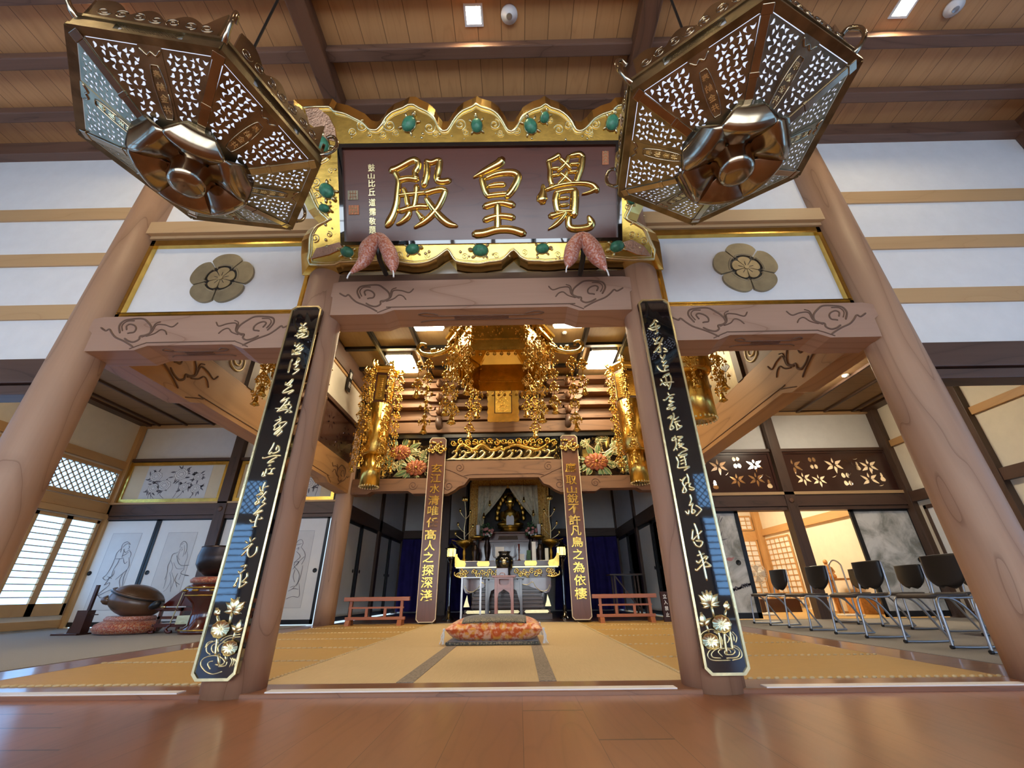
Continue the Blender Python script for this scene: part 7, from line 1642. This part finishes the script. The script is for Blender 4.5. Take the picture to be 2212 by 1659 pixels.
# electric fan
q = at(1661, 1329, Z=0); t = thing('electric_fan', 'white electric stand fan between the ink-wash door and the chairs', 'fan', q); o = q
MB().lathe([(.17, 0), (.17, .02), (.10, .045), (.03, .06), (0, .06)], 24, o).build('base', M['plastic'], t); MB().tube([o + V((0, 0, .05)), o + V((0, 0, .78))], .016, 10).build('pole', M['plastic'], t)
rz = Matrix.Rotation(R(-50), 3, 'Z'); c = o + V((0, 0, .84)); fa = rz @ Matrix.Rotation(R(90), 3, 'X')
MB().ball(c + rz @ V((0, .06, 0)), (.07, .10, .07), 12, rz).build('motor', M['plastic'], t); m = MB()
for s in (-.05, .05):
    for r in (.21, .15, .09): m.tube([c + rz @ V((r * cos(k * pi / 14), -.06 + s * (1 - (r / .21) ** 2 * .6), r * sin(k * pi / 14))) for k in range(29)], .0035, 4)
    for k in range(24): a = k * pi / 12; m.tube([c + rz @ V((.03 * cos(a), -.06 + s, .03 * sin(a))), c + rz @ V((.21 * cos(a), -.06 + s * .4, .21 * sin(a)))], .002, 4)
m.build('wire_cage', M['plastic'], t); m = MB()
for k in range(4):
    a = k * pi / 2; m.grid(lambda u, v, a=a: c + rz @ V(((.03 + .15 * v) * cos(a + (u - .5) * .9), -.06 + .02 * (u - .5), (.03 + .15 * v) * sin(a + (u - .5) * .9))), 6, 4, .003)
m.build('blade', M['plastic'], t)
# arch stand, carved figure, small furniture in the lit room
q = at(1832, 1330, Z=0); q.y -= .1; t = thing('arch_stand', 'tall narrow silver tube arch on a white foot behind the chairs', 'stand', q); o = q
pts = [(-.13, 0, .03), (-.13, 0, .85), (-.11, 0, 1.0), (0, 0, 1.07), (.11, 0, 1.0), (.13, 0, .85), (.13, 0, .03)]; tt_ = Matrix.Rotation(R(0), 3, 'Y')
MB().tube([o + V(p) for p in spl(pts, 6)], .016, 10).build('tube_arch', M['steel'], t); MB().box(o.x - .2, o.x + .2, o.y - .14, o.y + .14, 0, .035).build('foot', M['plastic'], t, bevel=.008)
t = thing('offering_shelf', 'low orange wooden bench in the lit room under the carved figure', 'bench', (8.05, 8.55, 0)); m = MB(); m.box(7.75, 8.40, 8.2, 9.0, .70, .74); m.box(7.75, 8.40, 8.2, 9.0, .30, .33)
for x in (7.78, 8.33):
    for y in (8.23, 8.93): m.box(x, x + .05, y, y + .05, 0, .70)
m.build('bench_frame', M['rawwood'], t)
t = thing('carved_figure', 'small orange carved wooden seated figure in the lit room', 'statue', (8.08, 8.6, .74)); o = V((8.08, 8.6, .74)); m = MB(); m.lathe([(.13, 0), (.15, .03), (.14, .08), (.10, .13), (.085, .22), (.09, .27), (.04, .30), (.035, .33), (0, .33)], 18, o); m.ball(o + V((0, 0, .38)), (.05, .05, .065), 12)
for s in (-1, 1): m.tube([o + V((s * .09, 0, .25)), o + V((s * .12, -.03, .15)), o + V((s * .02, -.11, .12))], [.035, .03, .025], 8)
m.ball(o + V((0, -.05, .375)), (.012, .014, .016), 6); m.build('figure_body', M['rawwood'], t)
t = thing('wooden_box', 'orange wooden chest on the floor of the lit room beside the dark post', 'box', (8.1, 7.75, 0)); MB().box(7.85, 8.35, 7.5, 8.0, 0, .36).build('box_body', M['rawwood'], t, bevel=.006); MB().box(7.83, 8.37, 7.48, 8.02, .36, .39).build('lid', M['rawwood'], t, bevel=.006)
t = thing('dark_chest', 'low dark brown chest along the wall of the lit room', 'chest', (6.9, 9.3, 0)); MB().box(6.4, 7.4, 9.0, 9.4, 0, .30).build('chest_body', M['lac_brown'], t, bevel=.006)
# ---------------------------------------------------------------- chairs
def make_chair(loc, lab):
    t = thing('stacking_chair', lab, 'chair', loc, 'black chairs in two rows'); o = V(loc)
    S = lambda pts: [o + V(q) for q in spl(pts, 5)]
    for s in (-1, 1):
        y = s * .255
        MB().tube(S([(-.235, y, .018), (.0, y, .014), (.235, y, .018)]), .012, 8).build('sled_runner', M['steel'], t)
        c = MB(); c.tube([o + V((-.25, y, .018)), o + V((-.225, y, .018))], .016, 8); c.build('foot_cap', M['vinyl'], t)
        MB().tube(S([(-.23, y, .02), (-.215, y, .2), (-.20, y * .97, .37), (-.17, y * .95, .415)]), .012, 8).build('front_leg', M['steel'], t)
        MB().tube(S([(.225, y, .02), (.14, y, .16), (.03, y * .97, .34), (-.06, y * .95, .405), (-.17, y * .95, .415)]), .012, 8).build('rear_leg', M['steel'], t)
        MB().tube(S([(-.17, y * .95, .415), (.10, y * .93, .412), (.20, y * .92, .43), (.225, y * .90, .52), (.245, y * .85, .76), (.25, y * .74, .795), (.25, 0, .80)]), .011, 8).build('seat_rail', M['steel'], t)
    m = MB(); m.grid(lambda u, v: o + V((-.215 + .40 * u, (v - .5) * (.44 - .05 * u) * (1 - .12 * abs(2 * u - 1) ** 6), .448 - .018 * sin(pi * u) * sin(pi * v) - .012 * (1 - min(1, 8 * u)))), 14, 14, .030); m.build('seat', M['vinyl_b'], t)
    m = MB()
    def bf(u, v):
        w = .215 * (1 if v < .55 else math.sqrt(max(.02, 1 - ((v - .55) / .47) ** 2))); return o + V((.225 + .02 * (1 - v) - .025 * (2 * u - 1) ** 2 * -1 - .03, (u - .5) * 2 * w, .80 - .29 * v))
    m.grid(bf, 16, 16, -.03); m.build('backrest', M['vinyl'], t)
    return t
ch = make_chair((4.42, 4.73, .004), 'black-backed steel chair of the front row, farthest from the threshold')
for x, y, lab in ((4.42, 3.72, 'black-backed steel chair of the front row, second from the far end'), (4.40, 2.69, 'black-backed steel chair of the front row, in the middle'), (4.42, 1.68, 'black-backed steel chair of the front row, nearest chair fully in view'), (4.40, .80, 'black-backed steel chair of the front row, half hidden by the right pillar'),
                  (5.78, 4.74, 'black-backed steel chair of the rear row, farthest from the threshold'), (5.78, 3.74, 'black-backed steel chair of the rear row, in the middle'), (5.80, 2.80, 'black-backed steel chair of the rear row, nearest the threshold')): dup(ch, (x, y, .004), 0, lab)
# ---------------------------------------------------------------- lamps of the side rooms
q0, q1 = at(1745, 840, Z=4.12), at(1802, 806, Z=4.12); t = thing('tube_lamp', 'long slim fluorescent ceiling lamp over the right room', 'lamp', ((q0.x + q1.x) / 2, (q0.y + q1.y) / 2, 4.22), 'side room tube lamps')
xm = (q0.x + q1.x) / 2; ya, yb = sorted((q0.y, q1.y))
MB().box(xm - .09, xm + .09, ya - .25, yb + .05, 4.12, 4.175).build('lamp_diffuser', M['tube'], t, bevel=.02); MB().box(xm - .11, xm + .11, ya - .28, yb + .08, 4.175, 4.22).build('lamp_base', M['white'], t)
detector(at(1826, 810, Z=4.22).x, at(1826, 810, Z=4.22).y, 4.22, 'small smoke detector beside the tube lamp of the right room', .06)
t = dup(t, (-6.1, 1.4, 4.15), 0, 'long slim fluorescent ceiling lamp over the left room')
# ---------------------------------------------------------------- camera, world, colour
cd = D.cameras.new('camera'); co = D.objects.new('camera', cd); COL.objects.link(co)
cd.sensor_fit = 'HORIZONTAL'; cd.sensor_width = 36; cd.lens = 36 * FPX / IW; cd.clip_start = .02; cd.clip_end = 200
co.matrix_world = Matrix.Translation(CAM) @ CR.to_4x4()
SC.camera = co
w = D.worlds.new('sky'); SC.world = w; w.use_nodes = True
bg = w.node_tree.nodes['Background']; bg.inputs[0].default_value = (.62, .80, 1, 1); bg.inputs[1].default_value = 1.0
SC.view_settings.view_transform = 'Standard'; SC.view_settings.look = 'None'; SC.view_settings.gamma = 1; SC.view_settings.use_curve_mapping = False
SC.view_settings.exposure = 0.3
cy = SC.cycles
cy.max_bounces = 7; cy.diffuse_bounces = 4; cy.glossy_bounces = 4; cy.transmission_bounces = 2; cy.transparent_max_bounces = 4
cy.use_denoising = True; cy.caustics_reflective = False; cy.caustics_refractive = False; cy.sample_clamp_indirect = 6
